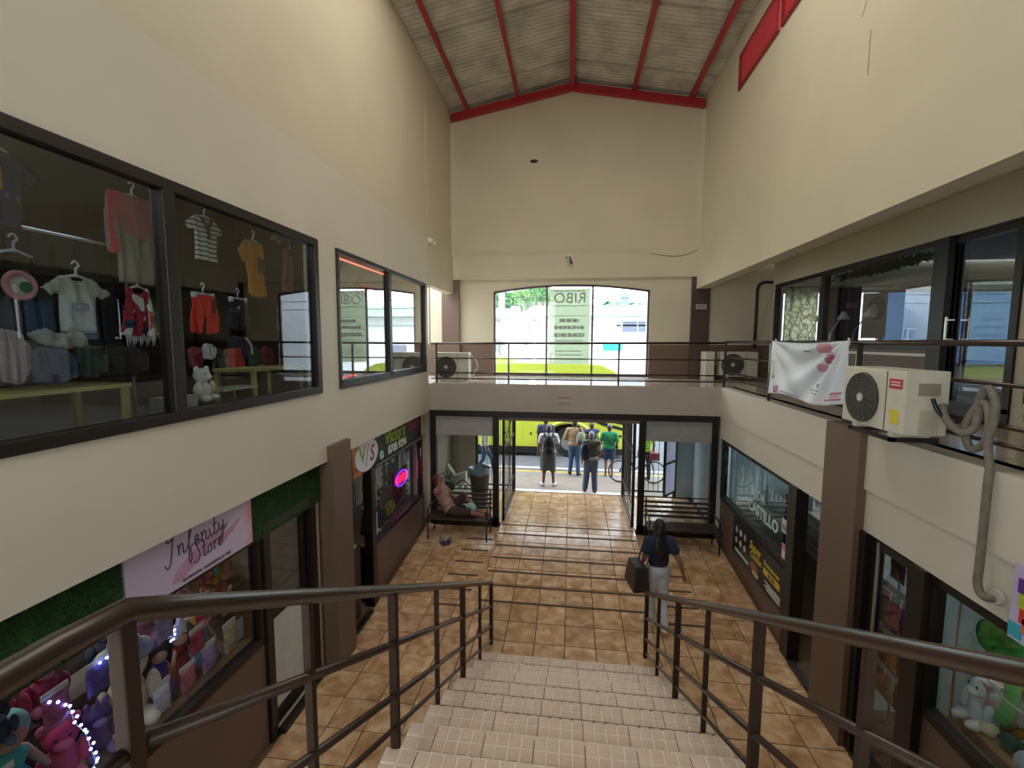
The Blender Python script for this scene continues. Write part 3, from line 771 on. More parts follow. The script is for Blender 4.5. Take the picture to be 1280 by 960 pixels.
# coach parked at the kerb, lime green, front at the +x end
M_LIME = mat('a6b03a', .35, var=.03, spec=.5)
M_LIME2 = mat('c0c860', .3, var=.02)
M_CGLASS = mat('16191c', .08, var=0)
BY = 16.6
bus = thing('coach', (-3, BY + 1.25, -.2), 'lime green coach parked at the kerb outside the entrance', 'bus')
side = [(-10.2, .18), (-.95, .18), (-.88, .55), (-.68, .86), (-.36, 1.02), (-.02, 1.06), (.32, 1.0), (.60, .84), (.78, .52), (.84, .18), (1.98, .18), (2.08, .55), (2.06, 1.0), (1.98, 1.3), (1.9, 1.9), (1.78, 2.6), (1.55, 3.0), (1.1, 3.2), (.4, 3.26), (-10.2, 3.26)]
body = MB().prism([(x, z) for x, z in side], 'y', BY, BY + 2.5).build('body', M_LIME, bus, bevel=.02)
MB().prism([(-10.2, -.08), (-.95, -.08), (-.95, .2), (-10.2, .2)], 'y', BY + .05, BY + 2.45).build('skirt', M_BLACK, bus)
MB().prism([(.84, -.05), (2.0, -.05), (2.05, .2), (.84, .2)], 'y', BY + .03, BY + 2.45).build('skirt', M_BLACK, bus)
for k in range(6):
    x0 = -9.9 + k * 1.75; B(x0, x0 + 1.66, BY - .008, BY + .02, 1.72, 2.75).build('window', M_CGLASS, bus)
MB().prism([(.62, 1.48), (.72, 1.46), (.78, 1.2), (1.2, 1.02), (2.06, .82), (2.06, .92), (1.3, 1.12), (.88, 1.3), (.80, 2.75), (.62, 2.75)], 'y', BY - .012, BY + .02).build('black_swoosh', M_BLACK, bus)
MB().prism([(1.02, 1.42), (1.4, 1.16), (2.0, 1.06), (1.9, 1.9), (1.80, 2.5), (1.02, 2.5)], 'y', BY - .010, BY + .02).build('cab_window', M_CGLASS, bus)
arcp = [(-1.02, .18), (-.94, .6), (-.72, .92), (-.38, 1.10), (-.02, 1.14), (.34, 1.08), (.64, .90), (.84, .58), (.92, .18)]
MB().tube([(x, BY - .012, z) for x, z in catmull([(p[0], p[1], 0) for p in arcp], 4) for _ in (0,)] if False else [(p.x, BY - .004, p.y) for p in catmull([(q[0], q[1], 0) for q in arcp], 4)], .05, 6).build('wheel_arch', M_LIME2, bus, smooth=True)
wh = MB().lathe([(.0, 0), (.52, 0), (.56, .05), (.56, .25), (.50, .3), (0, .3)], (-.03, BY + .1, .36), 28, 'y').build('wheel', mat('1a1a1a', .8, var=0), bus, smooth=False)
MB().lathe([(0, 0), (.30, 0), (.30, .04), (0, .04)], (-.03, BY + .07, .36), 20, 'y').build('hub', mat('8a8a88', .4, metal=.6), wh)
B(-.95, .84, BY + .42, BY + .45, -.05, 1.04).build('wheel_well', M_BLACK, bus)
for x0, x1, z0, z1 in ((-8.6, -6.9, .3, 1.05), (-6.8, -4.9, .3, 1.05), (-4.8, -3.1, .3, 1.05), (-3.0, -1.75, .28, 1.06), (-1.7, -1.15, .28, 1.06)):
    p_ = B(x0, x1, BY - .006, BY + .01, z0, z1).build('luggage_hatch', M_LIME, bus, bevel=.004)
    B((x0 + x1) / 2 - .03, (x0 + x1) / 2 + .03, BY - .012, BY, (z0 + z1) / 2 - .05, (z0 + z1) / 2 + .05).build('latch', M_BLACK, p_)
B(-10.2, .6, BY - .007, BY + .01, 1.18, 1.24).build('stripe', M_LIME2, bus)
B(-.25, .25, BY - .012, BY + .01, 1.27, 1.48).build('plate', mat('cdd6dc', .4), bus)
for x in (1.5, 1.66, 1.80): B(x - .05, x + .05, BY - .012, BY + .01, .62, .70).build('marker_lamp', M_BLACK, bus)
MB().tube([(1.95, BY + .1, 2.5), (2.25, BY - .1, 2.5), (2.25, BY - .12, 2.3)], .03, 6).bx(2.15, 2.3, BY - .2, BY - .02, 1.75, 2.3).build('mirror', M_BLACK, bus)
B(-4.2, -2.2, BY + .5, BY + 2.0, 3.26, 3.42).build('roof_unit', M_LIME2, bus, bevel=.04); B(-8, -6.2, BY + .5, BY + 2.0, 3.26, 3.4).build('roof_unit', M_LIME2, bus, bevel=.04)
o = MB().bx(-10.2, 1.3, BY + .06, BY + .3, 3.255, 3.27).build('roof_stripe', mat('6f8fc2', .4), bus)

TONE = 1.0
# white building across the street with dark window and turquoise sign
M_WHT = mat('e3e4e2', .7, var=.04, scale=.4)
wbld = thing('white_building', (7, 35, -.1), 'white flat building with long eaves and one dark window across the street', 'building')
MB().bx(-2.4, 9.5, 32, 37.5, -.1, 5.75).build('wall', M_WHT, wbld)
MB().prism([(-3.2, 5.75), (-3.2, 5.95), (-2.6, 6.45), (9.8, 6.45), (10.4, 5.95), (10.4, 5.75)], 'y', 31.1, 38.5).build('roof', mat('b9cbb6', .7, var=.08, scale=1), wbld)
B(-3.2, 10.4, 31.0, 31.1, 5.78, 5.94).build('fascia', mat('c8d2d6', .6), wbld); B(-2.4, 9.5, 31.9, 32, 5.1, 5.2).build('fascia', mat('aab4ba', .6), wbld)
f_ = B(3.45, 4.95, 31.9, 32.02, 4.72, 5.42).build('window', mat('6f7488', .3), wbld); B(4.40, 4.44, 31.88, 31.92, 4.74, 5.40).build('mullion', M_WHT, f_)
B(3.02, 3.35, 31.9, 32.02, 4.8, 5.4).build('shutter', mat('c2d5da', .5), wbld)
for z in (1.2, 1.9, 2.6, 3.3): B(5.6, 6.9, 31.86, 32, z, z + .45).build('louver', mat('8a8496', .6), wbld)
o = B(2.15, 3.4, 31.6, 31.9, 3.46, 3.95).build('wall_sign', mat('2bb9bb', .5)); tag(o, 'small turquoise sign board on the white building across the street', 'sign')
# low white terrace and bridge rail structures on the other pane
gb = thing('terrace_building', (-7, 37, -.1), 'pale two level terrace building behind the utility pole', 'building')
MB().bx(-13, -3.5, 34, 42, -.1, 4.3).build('wall', M_WHT, gb); MB().bx(-13, -3.7, 35, 42, 4.3, 5.9).build('upper_wall', mat('d5dadf', .7), gb)
MB().prism([(-13.4, 5.9), (-3.5, 5.9), (-4.2, 6.5), (-12.6, 6.5)], 'y', 34.4, 42).build('roof', mat('b5bfc8', .6), gb)
for k in range(7): f_ = B(-11.6 + k * 1.2, -10.9 + k * 1.2, 34.95, 35.02, 4.6, 5.5).build('window', mat('a9b5c2', .3), gb)
for k in range(10): B(-12.6 + k, -12.55 + k, 33.9, 33.96, 4.3, 4.95).build('baluster', M_WHT, gb)
B(-13, -3.5, 33.9, 33.97, 4.95, 5.02).build('handrail', M_WHT, gb)
B(-9.6, -3.4, 33.95, 34.0, 1.0, 2.0).build('window_band', mat('a5b3bd', .4), gb)
fen = thing('white_fence', (-8, 30, -.1), 'white picket fence along the far pavement', 'fence')
for k in range(40): B(-13 + k * .3, -12.9 + k * .3, 29.98, 30.02, -.1, 1.3).build('picket', M_WHT, fen)
B(-13, -1.2, 30.02, 30.06, .9, 1.0).build('rail', M_WHT, fen)

pole = thing('utility_pole', (-3.72, 24.5, -.1), 'round concrete utility pole with transformer cans across the street', 'utility pole')
MB().lathe([(.20, -.1), (.15, 10)], (-3.72, 24.5, 0), 14).build('pole', mat('a9a6a0', .8), pole, smooth=True)
for z, n in ((7.6, 3), (6.9, 2)):
    B(-4.8, -2.6, 24.44, 24.56, z, z + .1).build('crossarm', mat('8d8a84', .7), pole)
MB().lathe([(.0, 5.1), (.22, 5.12), (.22, 5.7), (0, 5.75)], (-4.0, 24.3, 0), 14).build('transformer', mat('9aa0a4', .5), pole, smooth=True)
B(-4.08, -3.9, 24.2, 24.4, 3.5, 4.2).build('meter_box', mat('7f8aa8', .5), pole)
for z, y, s in ((7.72, 24.5, .5), (6.98, 24.5, .7), (6.4, 24.5, .6), (6.0, 24.45, .9)):
    o = MB().tube([(-30 + i * 3, y + .0, z + s * (((i - 8.8) % 20) / 10 - 1) ** 2 - s * .64 if False else z - .25 * s * math.sin(math.pi * ((i * 3 - 30 + 3.7) % 26) / 26)) for i in range(22)], .018, 5).build('power_line', M_BLACK)
    tag(o, {7.72: 'topmost power line strung from the utility pole', 6.98: 'second power line down on the utility pole', 6.4: 'third power line down on the utility pole', 6.0: 'lowest sagging power line on the utility pole'}[z], 'cable')
MB().tube([(-1.95 + .28 * math.cos(a), 24.3, 4.72 + .45 * math.sin(a)) for a in [i * math.pi / 12 for i in range(24)]], .025, 6, closed=True).build('cable_coil', M_BLACK, pole)

# trees beyond
def leaf_cloud(center, rad, n, size, rnd, name, m, parent):
    mb = MB()
    for _ in range(n):
        v = Vector((rnd.gauss(0, 1), rnd.gauss(0, 1), rnd.gauss(0, 1))).normalized() * (rnd.random() ** .4)
        p = Vector(center) + Vector((v.x * rad[0], v.y * rad[1], v.z * rad[2])) * rnd.uniform(.75, 1.08)
        a = Vector((rnd.uniform(-1, 1), rnd.uniform(-1, 1), rnd.uniform(-1, 1))).normalized(); b = a.cross(Vector((.3, .5, .8))).normalized(); s_ = size * rnd.uniform(.6, 1.3)
        mb.add([p - a * s_, p + b * s_ * .5, p + a * s_, p - b * s_ * .5], [(0, 1, 2, 3)])
    return mb.build(name, m, parent)
M_LEAF = [mat('86ae74', .7, var=.2, scale=3), mat('74a070', .7, var=.2, scale=3), mat('98ba80', .7, var=.2, scale=3)]
def tree(x, y, z, r, lbl, k):
    t = thing('tree', (x, y, -.1), lbl, 'tree', None); rnd = random.Random(k)
    MB().tube([(x, y, -.1), (x + .1, y, z * .5), (x - .1, y, z - .2)], [.3, .22, .12], 8).build('trunk', mat('7a6a58', .9), t, smooth=True)
    mb = None
    for j in range(5):
        c = (x + rnd.uniform(-.6, .6) * r, y + rnd.uniform(-.5, .5) * r, z + rnd.uniform(-.35, .45) * r)
        MB().tube([(x, y, z * .55), c], [.12, .04], 6).build('branch', mat('7a6a58', .9), t)
        leaf_cloud(c, (r * .62, r * .6, r * .5), 900, .17, rnd, 'crown', M_LEAF[(k + j) % 3], t)
for i, (x, y, z, r, l) in enumerate(((-7.1, 46, 8.2, 1.5, 'round green tree above the terrace building beside the utility pole'), (-5.0, 47, 8.0, 1.7, 'broad green tree in the middle above the terrace roof'), (-2.7, 46, 8.6, 1.9, 'tall bluish green tree next to the window mullion'), (-11.5, 48, 8, 2.2, 'green tree past the utility pole near the window jamb'))): tree(x, y, z, r, l, i)
def palm(x, y, z, lbl, k, r=1.6):
    t = thing('palm', (x, y, -.1), lbl, 'palm'); rnd = random.Random(k)
    MB().tube([(x, y, -.1), (x + .15, y, z * .6), (x, y, z)], [.2, .16, .14], 8).build('trunk', mat('8a7a66', .9), t, smooth=True)
    for j in range(15):
        a = 2 * math.pi * j / 15 + rnd.uniform(-.1, .1); L = r * rnd.uniform(.85, 1.1); mb = MB(); pts = []
        up = rnd.uniform(.3, .9)
        for i in range(9):
            u = i / 8; pts.append(Vector((x + math.cos(a) * L * u, y + math.sin(a) * L * u, z + L * (up * u - 1.0 * u * u))))
        mb.tube(pts, [.03] * 8 + [.01], 4)
        for i in range(1, 9):
            d = (pts[i] - pts[i - 1]).normalized(); sd = d.cross(Vector((0, 0, 1))).normalized(); w_ = .42 * math.sin(math.pi * (i / 9) ** .7) + .06
            for s_ in (-1, 1): mb.add([pts[i - 1], pts[i], pts[i] + sd * s_ * w_ + d * .15 - Vector((0, 0, .12)), pts[i - 1] + sd * s_ * w_ + d * .1 - Vector((0, 0, .1))], [(0, 1, 2, 3)])
        mb.build('frond', M_LEAF[1], t)
palm(3.7, 43, 7.5, 'palm with drooping fronds beside the dark pillar above the white roof', 3)
palm(6.4, 43, 7.4, 'wide palm alone above the white roof near the window edge', 5, 2.0)
palm(1.6, 48, 7.0, 'small palm just beside the window mullion above the white roof', 8, 1.4)
o = B(3.75, 4.4, 36.7, 36.9, 6.4, 7.75).build('roof_pillar', mat('6f7a92', .6)); tag(o, 'dark upright chimney block on the white building roof', 'chimney')
hg = thing('hedge', (-6, 28, -.1), 'low clipped hedge along the far pavement', 'hedge'); leaf_cloud((-6, 28, .4), (5, .5, .5), 2500, .09, random.Random(4), 'foliage', M_LEAF[0], hg)
o = MB().bx(-26, -14, 26, 60, -.1, 9).build('far_building', mat('d8d4cc', .8)); tag(o, 'plain pale block beyond the utility pole', 'building')
o = MB().bx(14, 40, 30, 60, -.1, 8).build('far_building', mat('d9dbdc', .8)); tag(o, 'plain pale block beyond the white building', 'building')

# ---------------------------------------------------------------- shop signs
def onL(y, z, x): return lambda u, v, q: (x + q, y + u, z + v)       # reads along +y, faces +x
def onR(y, z, x): return lambda u, v, q: (x - q, y - u, z + v)       # reads along -y, faces -x
sg = thing('shop_sign', (-3.2, 3.47, 2.0), 'pale lilac shop sign with dark script lettering hung between two turf panels', 'sign')
def _lilac(t, b):
    x = t.nodes.new('ShaderNodeTexCoord'); s = t.nodes.new('ShaderNodeSeparateXYZ'); t.links.new(x.outputs['Object'], s.inputs[0])
    n = t.nodes.new('ShaderNodeTexNoise'); n.inputs['Scale'].default_value = 5; t.links.new(x.outputs['Object'], n.inputs['Vector'])
    a = t.nodes.new('ShaderNodeMath'); a.operation = 'MULTIPLY_ADD'; a.inputs[1].default_value = .3; t.links.new(n.outputs['Fac'], a.inputs[0]); t.links.new(s.outputs['Y'], a.inputs[2])
    r = t.nodes.new('ShaderNodeValToRGB'); e = r.color_ramp.elements
    e[0].position = .0; e[0].color = (*lin('c3b4d2'), 1); e[1].position = .86; e[1].color = (*lin('dc8f9f'), 1); k = e.new(.68); k.color = (*lin('cdbdd6'), 1)
    t.links.new(a.outputs[0], r.inputs[0]); t.links.new(r.outputs[0], b.inputs['Base Color']); b.inputs['Roughness'].default_value = .45
B(-3.235, -3.2, 2.80, 4.14, 2.0, 2.49).build('panel', ramp_mat('lilac_print', _lilac), sg, bevel=.004)
M_SWASH = mat('b98fac', .6, var=.15, scale=9); M_INK = mat('3a3147', .5, var=0)
def blob(pts, n, m, p, x):
    q = catmull([(a, b, 0) for a, b in pts + pts[:1]], 6)[:-1]
    MB().prism([(k.x, k.y) for k in q], 'x', x, x + .002).build(n, m, p)
blob([(3.19, 2.06), (3.22, 2.14), (3.38, 2.23), (3.58, 2.30), (3.74, 2.34), (3.80, 2.30), (3.70, 2.26), (3.82, 2.27), (3.98, 2.33), (3.90, 2.25), (3.74, 2.17), (3.62, 2.20), (3.48, 2.15), (3.40, 2.11), (3.28, 2.05)], 'paint_swash', M_SWASH, sg, -3.2)
# pen strokes of the script lettering (u, v in letter heights)
PEN = {
 'I': [[(-.1, -.1), (.0, -.28), (.16, -.1), (.25, .4), (.32, .95), (.2, 1.02), (.04, .9), (.12, .76), (.5, 1.0)]],
 'n': [[(0, .45), (.08, .4), (.08, 0)], [(.08, .25), (.2, .45), (.3, .38), (.3, .06), (.38, 0), (.46, .12)]],
 'f': [[(0, .1), (.15, .6), (.26, .95), (.18, 1.0), (.1, .6), (.06, -.4), (.12, -.6), (.2, -.3), (.16, .05), (.36, .15)]],
 'e': [[(0, .2), (.18, .3), (.16, .45), (.05, .4), (.03, .1), (.14, 0), (.3, .14)]],
 'i': [[(0, .42), (.04, .08), (.12, 0), (.22, .14)], [(.05, .62), (.07, .64)]],
 't': [[(.06, .85), (.03, .1), (.12, 0), (.24, .14)], [(-.08, .5), (.2, .52)]],
 'y': [[(0, .45), (.06, .1), (.16, .05), (.28, .3)], [(.3, .45), (.26, .0), (.16, -.55), (.02, -.6), (.06, -.3), (.4, .1), (.56, .2)]],
 'S': [[(.4, .85), (.3, 1.0), (.12, .85), (.18, .6), (.3, .3), (.24, .05), (.1, -.08), (-.06, .06)]],
 'o': [[(.14, .42), (.02, .3), (.04, .04), (.18, .02), (.26, .24), (.16, .42), (.3, .38)]],
 'r': [[(0, .4), (.06, .42), (.06, 0)], [(.06, .25), (.18, .44), (.26, .4)]],
}
def script(word, y, z, h, x, parent, up=.10):
    u = 0
    adv = {'I': .44, 'n': .46, 'f': .34, 'e': .28, 'i': .22, 't': .25, 'y': .5, 'S': .46, 'o': .32, 'r': .3}
    for ch in word:
        mb = MB()
        for st in PEN[ch]:
            p = catmull([((a + u) * h, b * h + (a + u) * h * up, 0) for a, b in st], 5)
            mb.tube([(x + .002, y + k.x, z + k.y) for k in p], .0052, 5)
        mb.build('lettering', M_INK, parent); u += adv[ch] * 1.12
script('Infenity', 3.15, 2.265, .20, -3.2, sg, .05); script('Store', 3.42, 2.14, .18, -3.2, sg, .08)
text_mb('accesorios, cosméticos y más', .046, onL(3.56, 2.045, -3.198), bold=.0005, thick=.002).build('lettering', M_INK, sg)

M_TURF = mat('335a2a', .8, var=.35, scale=9); M_TURFB = mat('23401d', .9)
def turf(y0, y1, z0, z1, lbl, seed):
    t = thing('turf_panel', (-3.22, (y0 + y1) / 2, z0), lbl, 'artificial turf'); rnd = random.Random(seed)
    B(-3.24, -3.215, y0, y1, z0, z1).build('backing', M_TURFB, t)
    mb = MB()
    for _ in range(int((y1 - y0) * (z1 - z0) * 22000)):
        y, z = rnd.uniform(y0, y1), rnd.uniform(z0, z1); dx = rnd.uniform(.018, .034); dy, dz = rnd.uniform(-.018, .018), rnd.uniform(-.022, .012)
        mb.add([(-3.215, y - .0025, z), (-3.215, y + .0025, z), (-3.215 + dx, y + dy, z + dz)], [(0, 1, 2)])
    o = mb.build('blades', M_TURF, t); o['kind'] = 'stuff'
turf(.6, 2.79, 2.0, 2.495, 'dark green artificial turf strip beside the near end of the lilac sign', 1)
turf(4.15, 5.42, 1.98, 2.495, 'dark green artificial turf strip between the lilac sign and the brown column', 2)

vs = thing('shop_sign', (-3.2, 7.9, 1.98), 'black shop sign with white oval logo and lime green lettering', 'sign')
MB().prism([(6.62, 2.0), (9.46, 2.0), (9.46, 2.5), (6.9, 2.5), (6.62, 2.3)], 'x', -3.235, -3.20).build('panel', mat('15181a', .35, var=0), vs)
def _orange(t, b):
    x = t.nodes.new('ShaderNodeTexCoord'); n = t.nodes.new('ShaderNodeTexNoise'); n.inputs['Scale'].default_value = 4; t.links.new(x.outputs['Object'], n.inputs['Vector'])
    r = t.nodes.new('ShaderNodeValToRGB'); e = r.color_ramp.elements
    e[0].position = .35; e[0].color = (*lin('8e2f20'), 1); e[1].position = .65; e[1].color = (*lin('d99a4a'), 1)
    t.links.new(n.outputs['Fac'], r.inputs[0]); t.links.new(r.outputs[0], b.inputs['Base Color'])
B(-3.24, -3.205, 6.33, 7.0, 1.98, 2.5).build('panel', ramp_mat('orange_print', _orange), vs)
ov = [(6.79 + .41 * math.cos(a), 2.25 + .255 * math.sin(a)) for a in [i * math.pi / 20 for i in range(40)]]
MB().prism(ov, 'x', -3.204, -3.190).build('oval_board', mat('dcdde6', .4, var=.02), vs)
M_LG, M_MG, M_WT = mat('8fae2b', .4, var=0), mat('a32050', .4, var=0), mat('e4e4e0', .4, var=0)
text_mb('V', .36, onL(6.64, 2.27, -3.188), bold=.006, shear=-.1, thick=.003).build('lettering', M_LG, vs)
text_mb('S', .36, onL(6.96, 2.23, -3.188), bold=.006, shear=.15, thick=.003).build('lettering', M_MG, vs)
MB().obx((-3.188, 6.79, 2.25), (.003, .014, .36), Matrix.Rotation(-.28, 3, 'X')).build('lettering', M_INK, vs)
text_mb("Vicky's", .36, onL(8.0, 2.34, -3.198), bold=.011, shear=.08, thick=.003).build('lettering', M_LG, vs)
text_mb('Store', .30, onL(9.0, 2.35, -3.198), bold=.005, shear=.08, thick=.003).build('lettering', M_MG, vs)
text_mb('8708 9296', .21, onL(8.1, 2.10, -3.198), bold=.006, thick=.003).build('lettering', M_WT, vs)
MB().prism([(7.36 + .085 * math.cos(a), 2.10 + .085 * math.sin(a)) for a in [i * math.pi / 10 for i in range(20)]], 'x', -3.2, -3.196).build('phone_badge', mat('39a06a', .4, var=0), vs)
MB().tube([(-3.194, 7.36 + .068 * math.cos(a), 2.10 + .068 * math.sin(a)) for a in [i * math.pi / 10 for i in range(20)]], .008, 5, closed=True).build('badge_ring', M_WT, vs)
MB().tube([(-3.193, 7.325, 2.135), (-3.193, 7.335, 2.09), (-3.193, 7.37, 2.065), (-3.193, 7.395, 2.07)], .010, 5).build('badge_handset', M_WT, vs)
o = MB().tube([(-3.17, 7.05, 1.99), (-3.17, 9.62, 1.99)], .014, 6).build('sign_rail', mat('8a8a88', .3, metal=.7)); tag(o, 'thin metal strip under the black shop sign', 'rail')

# ---------------------------------------------------------------- garments
def inside(p, poly):
    x, y = p; c = False; n = len(poly)
    for i in range(n):
        x1, y1 = poly[i]; x2, y2 = poly[i - 1]
        if (y1 > y) != (y2 > y) and x < (x2 - x1) * (y - y1) / (y2 - y1) + x1: c = not c
    return c
SH = {
 'tee': [(-.25, .02), (-.13, .0), (-.07, .07), (.07, .07), (.13, 0), (.25, .02), (.5, .24), (.38, .38), (.28, .28), (.27, 1), (-.27, 1), (-.28, .28), (-.38, .38), (-.5, .24)],
 'long': [(-.3, .0), (-.12, .0), (-.06, .05), (.06, .05), (.12, 0), (.3, .0), (.46, .06), (.5, .62), (.40, .62), (.36, .16), (.34, 1), (-.34, 1), (-.34, .2), (-.38, .68), (-.5, .68), (-.48, .06)],
 'tank': [(-.3, 0), (-.2, 0), (-.14, .14), (.14, .14), (.2, 0), (.3, 0), (.34, .25), (.5, .98), (.3, 1), (-.3, 1), (-.5, .98), (-.34, .25)],
 'shorts': [(-.38, 0), (.38, 0), (.5, .95), (.12, 1), (.02, .55), (-.02, .55), (-.14, 1), (-.5, .95)],
 'skirt': [(-.32, 0), (.32, 0), (.5, .9), (.3, 1), (-.3, 1), (-.5, .9)],
 'dress': [(-.30, .02), (-.12, 0), (-.05, .05), (.06, .05), (.12, 0), (.26, .03), (.36, .2), (.28, .24), (.36, .97), (.05, 1), (-.22, .98), (-.24, .36), (-.36, .42), (-.5, .24)],
 'fold': [(-.5, .2), (-.3, 0), (.2, .05), (.5, .3), (.45, .8), (.1, 1), (-.4, .9)],
 'hat': [(-.5, .35), (-.2, .05), (-.05, .3), (.12, .28), (.2, .0), (.34, .2), (.5, .85), (.1, 1), (-.3, .8)],
}
M_HANG = mat('c9ccd2', .35, var=0)
def garment(kind, yc, zt, w_, h, m, label, cat, x=-3.55, hang='hook', group=None, fold=1.0, name=None, face=1):
    poly = SH[kind]; N = 34; MN = int(N * h / w_) + 2; cell = {}
    t = thing(name or {'tee': 't_shirt', 'long': 'sweatshirt', 'tank': 'top', 'shorts': 'shorts', 'skirt': 'skirt', 'dress': 'dress', 'fold': 'folded_garment', 'hat': 'sun_hat'}[kind], (x, yc, zt - h), label, cat, group)
    vs, fs, idx = [], [], {}
    rnd = random.Random(hash(label) % 1000); p1, p2, p3 = [rnd.uniform(0, 6) for _ in range(3)]
    ok = {(i, j) for i in range(N) for j in range(MN) if inside(((i + .5) / N - .5, (j + .5) / MN), poly)}
    def vid(i, j, s):
        k = (i, j, s)
        if k not in idx:
            u, v = i / N - .5, j / MN
            edge = not all((i + a, j + b) in ok for a in (-1, 0) for b in (-1, 0))
            d = .004 if edge else .018
            f = .012 * fold * math.sin(u * 21 + p1 + v * 2) * min(1, v * 2) + .007 * fold * math.sin(u * 34 + p2 - v * 5)
            idx[k] = len(vs); vs.append((x + face * (s * d + f), yc + u * w_, zt - v * h))
        return idx[k]
    for i, j in ok:
        fs.append((vid(i, j, 1), vid(i + 1, j, 1), vid(i + 1, j + 1, 1), vid(i, j + 1, 1))); fs.append((vid(i, j, -1), vid(i, j + 1, -1), vid(i + 1, j + 1, -1), vid(i + 1, j, -1)))
        for (a, b), (c, d) in (((i, j), (i, j + 1)), ((i + 1, j + 1), (i + 1, j)), ((i + 1, j), (i, j)), ((i, j + 1), (i + 1, j + 1))):
            ni, nj = {((i, j), (i, j + 1)): (i - 1, j), ((i + 1, j + 1), (i + 1, j)): (i + 1, j), ((i + 1, j), (i, j)): (i, j - 1), ((i, j + 1), (i + 1, j + 1)): (i, j + 1)}[((a, b), (c, d))]
            if (ni, nj) not in ok: fs.append((vid(a, b, 1), vid(c, d, 1), vid(c, d, -1), vid(a, b, -1)))
    o = MB().add(vs, fs).build('fabric', m, t, smooth=True)
    if hang: hanger(t, yc, zt, w_, x, hang)
    return t
def hanger(t, yc, zt, w_, x, hang='hook', m=None):
    hk = [(x, yc + .0, zt + .0), (x, yc, zt + .06), (x, yc + .022, zt + .085), (x, yc + .0, zt + .115), (x, yc - .025, zt + .09)]
    if hang == 'hook': pts = [(x, yc - w_ * .24, zt - .015), (x, yc, zt + .015), (x, yc + w_ * .24, zt - .015)]
    else: pts = [(x, yc - w_ * .38, zt + .004), (x, yc + w_ * .38, zt + .004)]
    mb = MB().tube(pts, .009 if hang == 'hook' else .012, 6)
    if m is None and hang == 'clip':
        for s in (-1, 1): B(x - .02, x + .02, yc + s * w_ * .34 - .015, yc + s * w_ * .34 + .015, zt - .03, zt + .02).build('clip', M_HANG, t)
    mb.build('hanger_bar', m or M_HANG, t, smooth=True); MB().tube(catmull(hk, 3), .007, 6).build('hanger_hook', m or M_HANG, t, smooth=True)
def stripes(c1, c2, sc, ax='Z'):
    def f(t, b):
        x = t.nodes.new('ShaderNodeTexCoord'); wv = t.nodes.new('ShaderNodeTexWave'); wv.bands_direction = ax; wv.inputs['Scale'].default_value = sc; wv.inputs['Distortion'].default_value = .4
        t.links.new(x.outputs['Object'], wv.inputs['Vector']); r = t.nodes.new('ShaderNodeValToRGB'); e = r.color_ramp.elements
        e[0].position = .3; e[0].color = (*lin(c1), 1); e[1].position = .4; e[1].color = (*lin(c2), 1); t.links.new(wv.outputs['Fac'], r.inputs[0]); t.links.new(r.outputs[0], b.inputs['Base Color']); b.inputs['Roughness'].default_value = .8
    return ramp_mat('striped_cloth', f)
def floral(cols, sc=14):
    def f(t, b):
        x = t.nodes.new('ShaderNodeTexCoord'); v = t.nodes.new('ShaderNodeTexVoronoi'); v.inputs['Scale'].default_value = sc; t.links.new(x.outputs['Object'], v.inputs['Vector'])
        s = t.nodes.new('ShaderNodeSeparateColor'); t.links.new(v.outputs['Color'], s.inputs[0]); r = t.nodes.new('ShaderNodeValToRGB'); r.color_ramp.interpolation = 'CONSTANT'; e = r.color_ramp.elements
        e[0].color = (*lin(cols[0]), 1); e[1].position = .35; e[1].color = (*lin(cols[1]), 1)
        for i, c in enumerate(cols[2:]): k = e.new(.6 + .2 * i); k.color = (*lin(c), 1)
        t.links.new(s.outputs[0], r.inputs[0]); t.links.new(r.outputs[0], b.inputs['Base Color']); b.inputs['Roughness'].default_value = .85
    return ramp_mat('floral_cloth', f)
def cl(c, v=.08): return mat(c, .85, var=v, scale=12)
g = garment('tee', 2.50, 5.23, .50, .46, cl('27304f'), 'navy T-shirt with yellow chest print hung high in the big shop window', 'shirt')
B(-3.528, -3.524, 2.42, 2.52, 4.98, 5.12).build('print', mat('b08a2a', .7), g)
B(-3.528, -3.524, 2.53, 2.61, 4.93, 4.97).build('print', mat('5a6484', .7), g)
g = garment('long', 3.41, 5.21, .46, .70, cl('8c8880'), 'grey sweatshirt with pink sleeves and yoke next to the window mullion', 'sweatshirt')
for s, q in ((-1, [(3.18, 5.20), (3.28, 5.21), (3.27, 4.74), (3.18, 4.72)]), (1, [(3.54, 5.21), (3.63, 5.19), (3.64, 4.78), (3.58, 4.78)])):
    MB().prism(q, 'x', -3.535, -3.525).build('sleeve', mat('d8475e', .8, var=.1), g)
MB().prism([(3.28, 5.2), (3.37, 5.21), (3.41, 5.16), (3.46, 5.21), (3.55, 5.2), (3.53, 4.86), (3.32, 4.9)], 'x', -3.527, -3.522).build('print', mat('b56570', .8, var=.15), g)
g = garment('tee', 4.15, 5.24, .46, .42, stripes('5b5f66', 'd8d8d4', 7), 'white and grey striped tee with dark tie collar hanging in second pane', 'shirt')
MB().tube(catmull([(-3.52, 4.08, 5.22), (-3.515, 4.15, 5.14), (-3.51, 4.2, 5.22)], 4), .012, 6).tube([(-3.515, 4.15, 5.14), (-3.51, 4.16, 5.03)], .014, 6).build('collar', cl('2a2c33'), g)
g = garment('dress', 4.84, 5.16, .5, .62, cl('d28a1c', .12), 'mustard yellow shirt dress with square print hung in second pane', 'dress')
B(-3.525, -3.52, 4.86, 4.97, 4.80, 4.98).build('print', mat('7a6a40', .8, var=.3, scale=30), g)
g = garment('tank', 5.6, 5.22, .40, .56, cl('8f4d52'), 'dusty red sleeveless top near the far edge of the big window', 'top', x=-3.6)
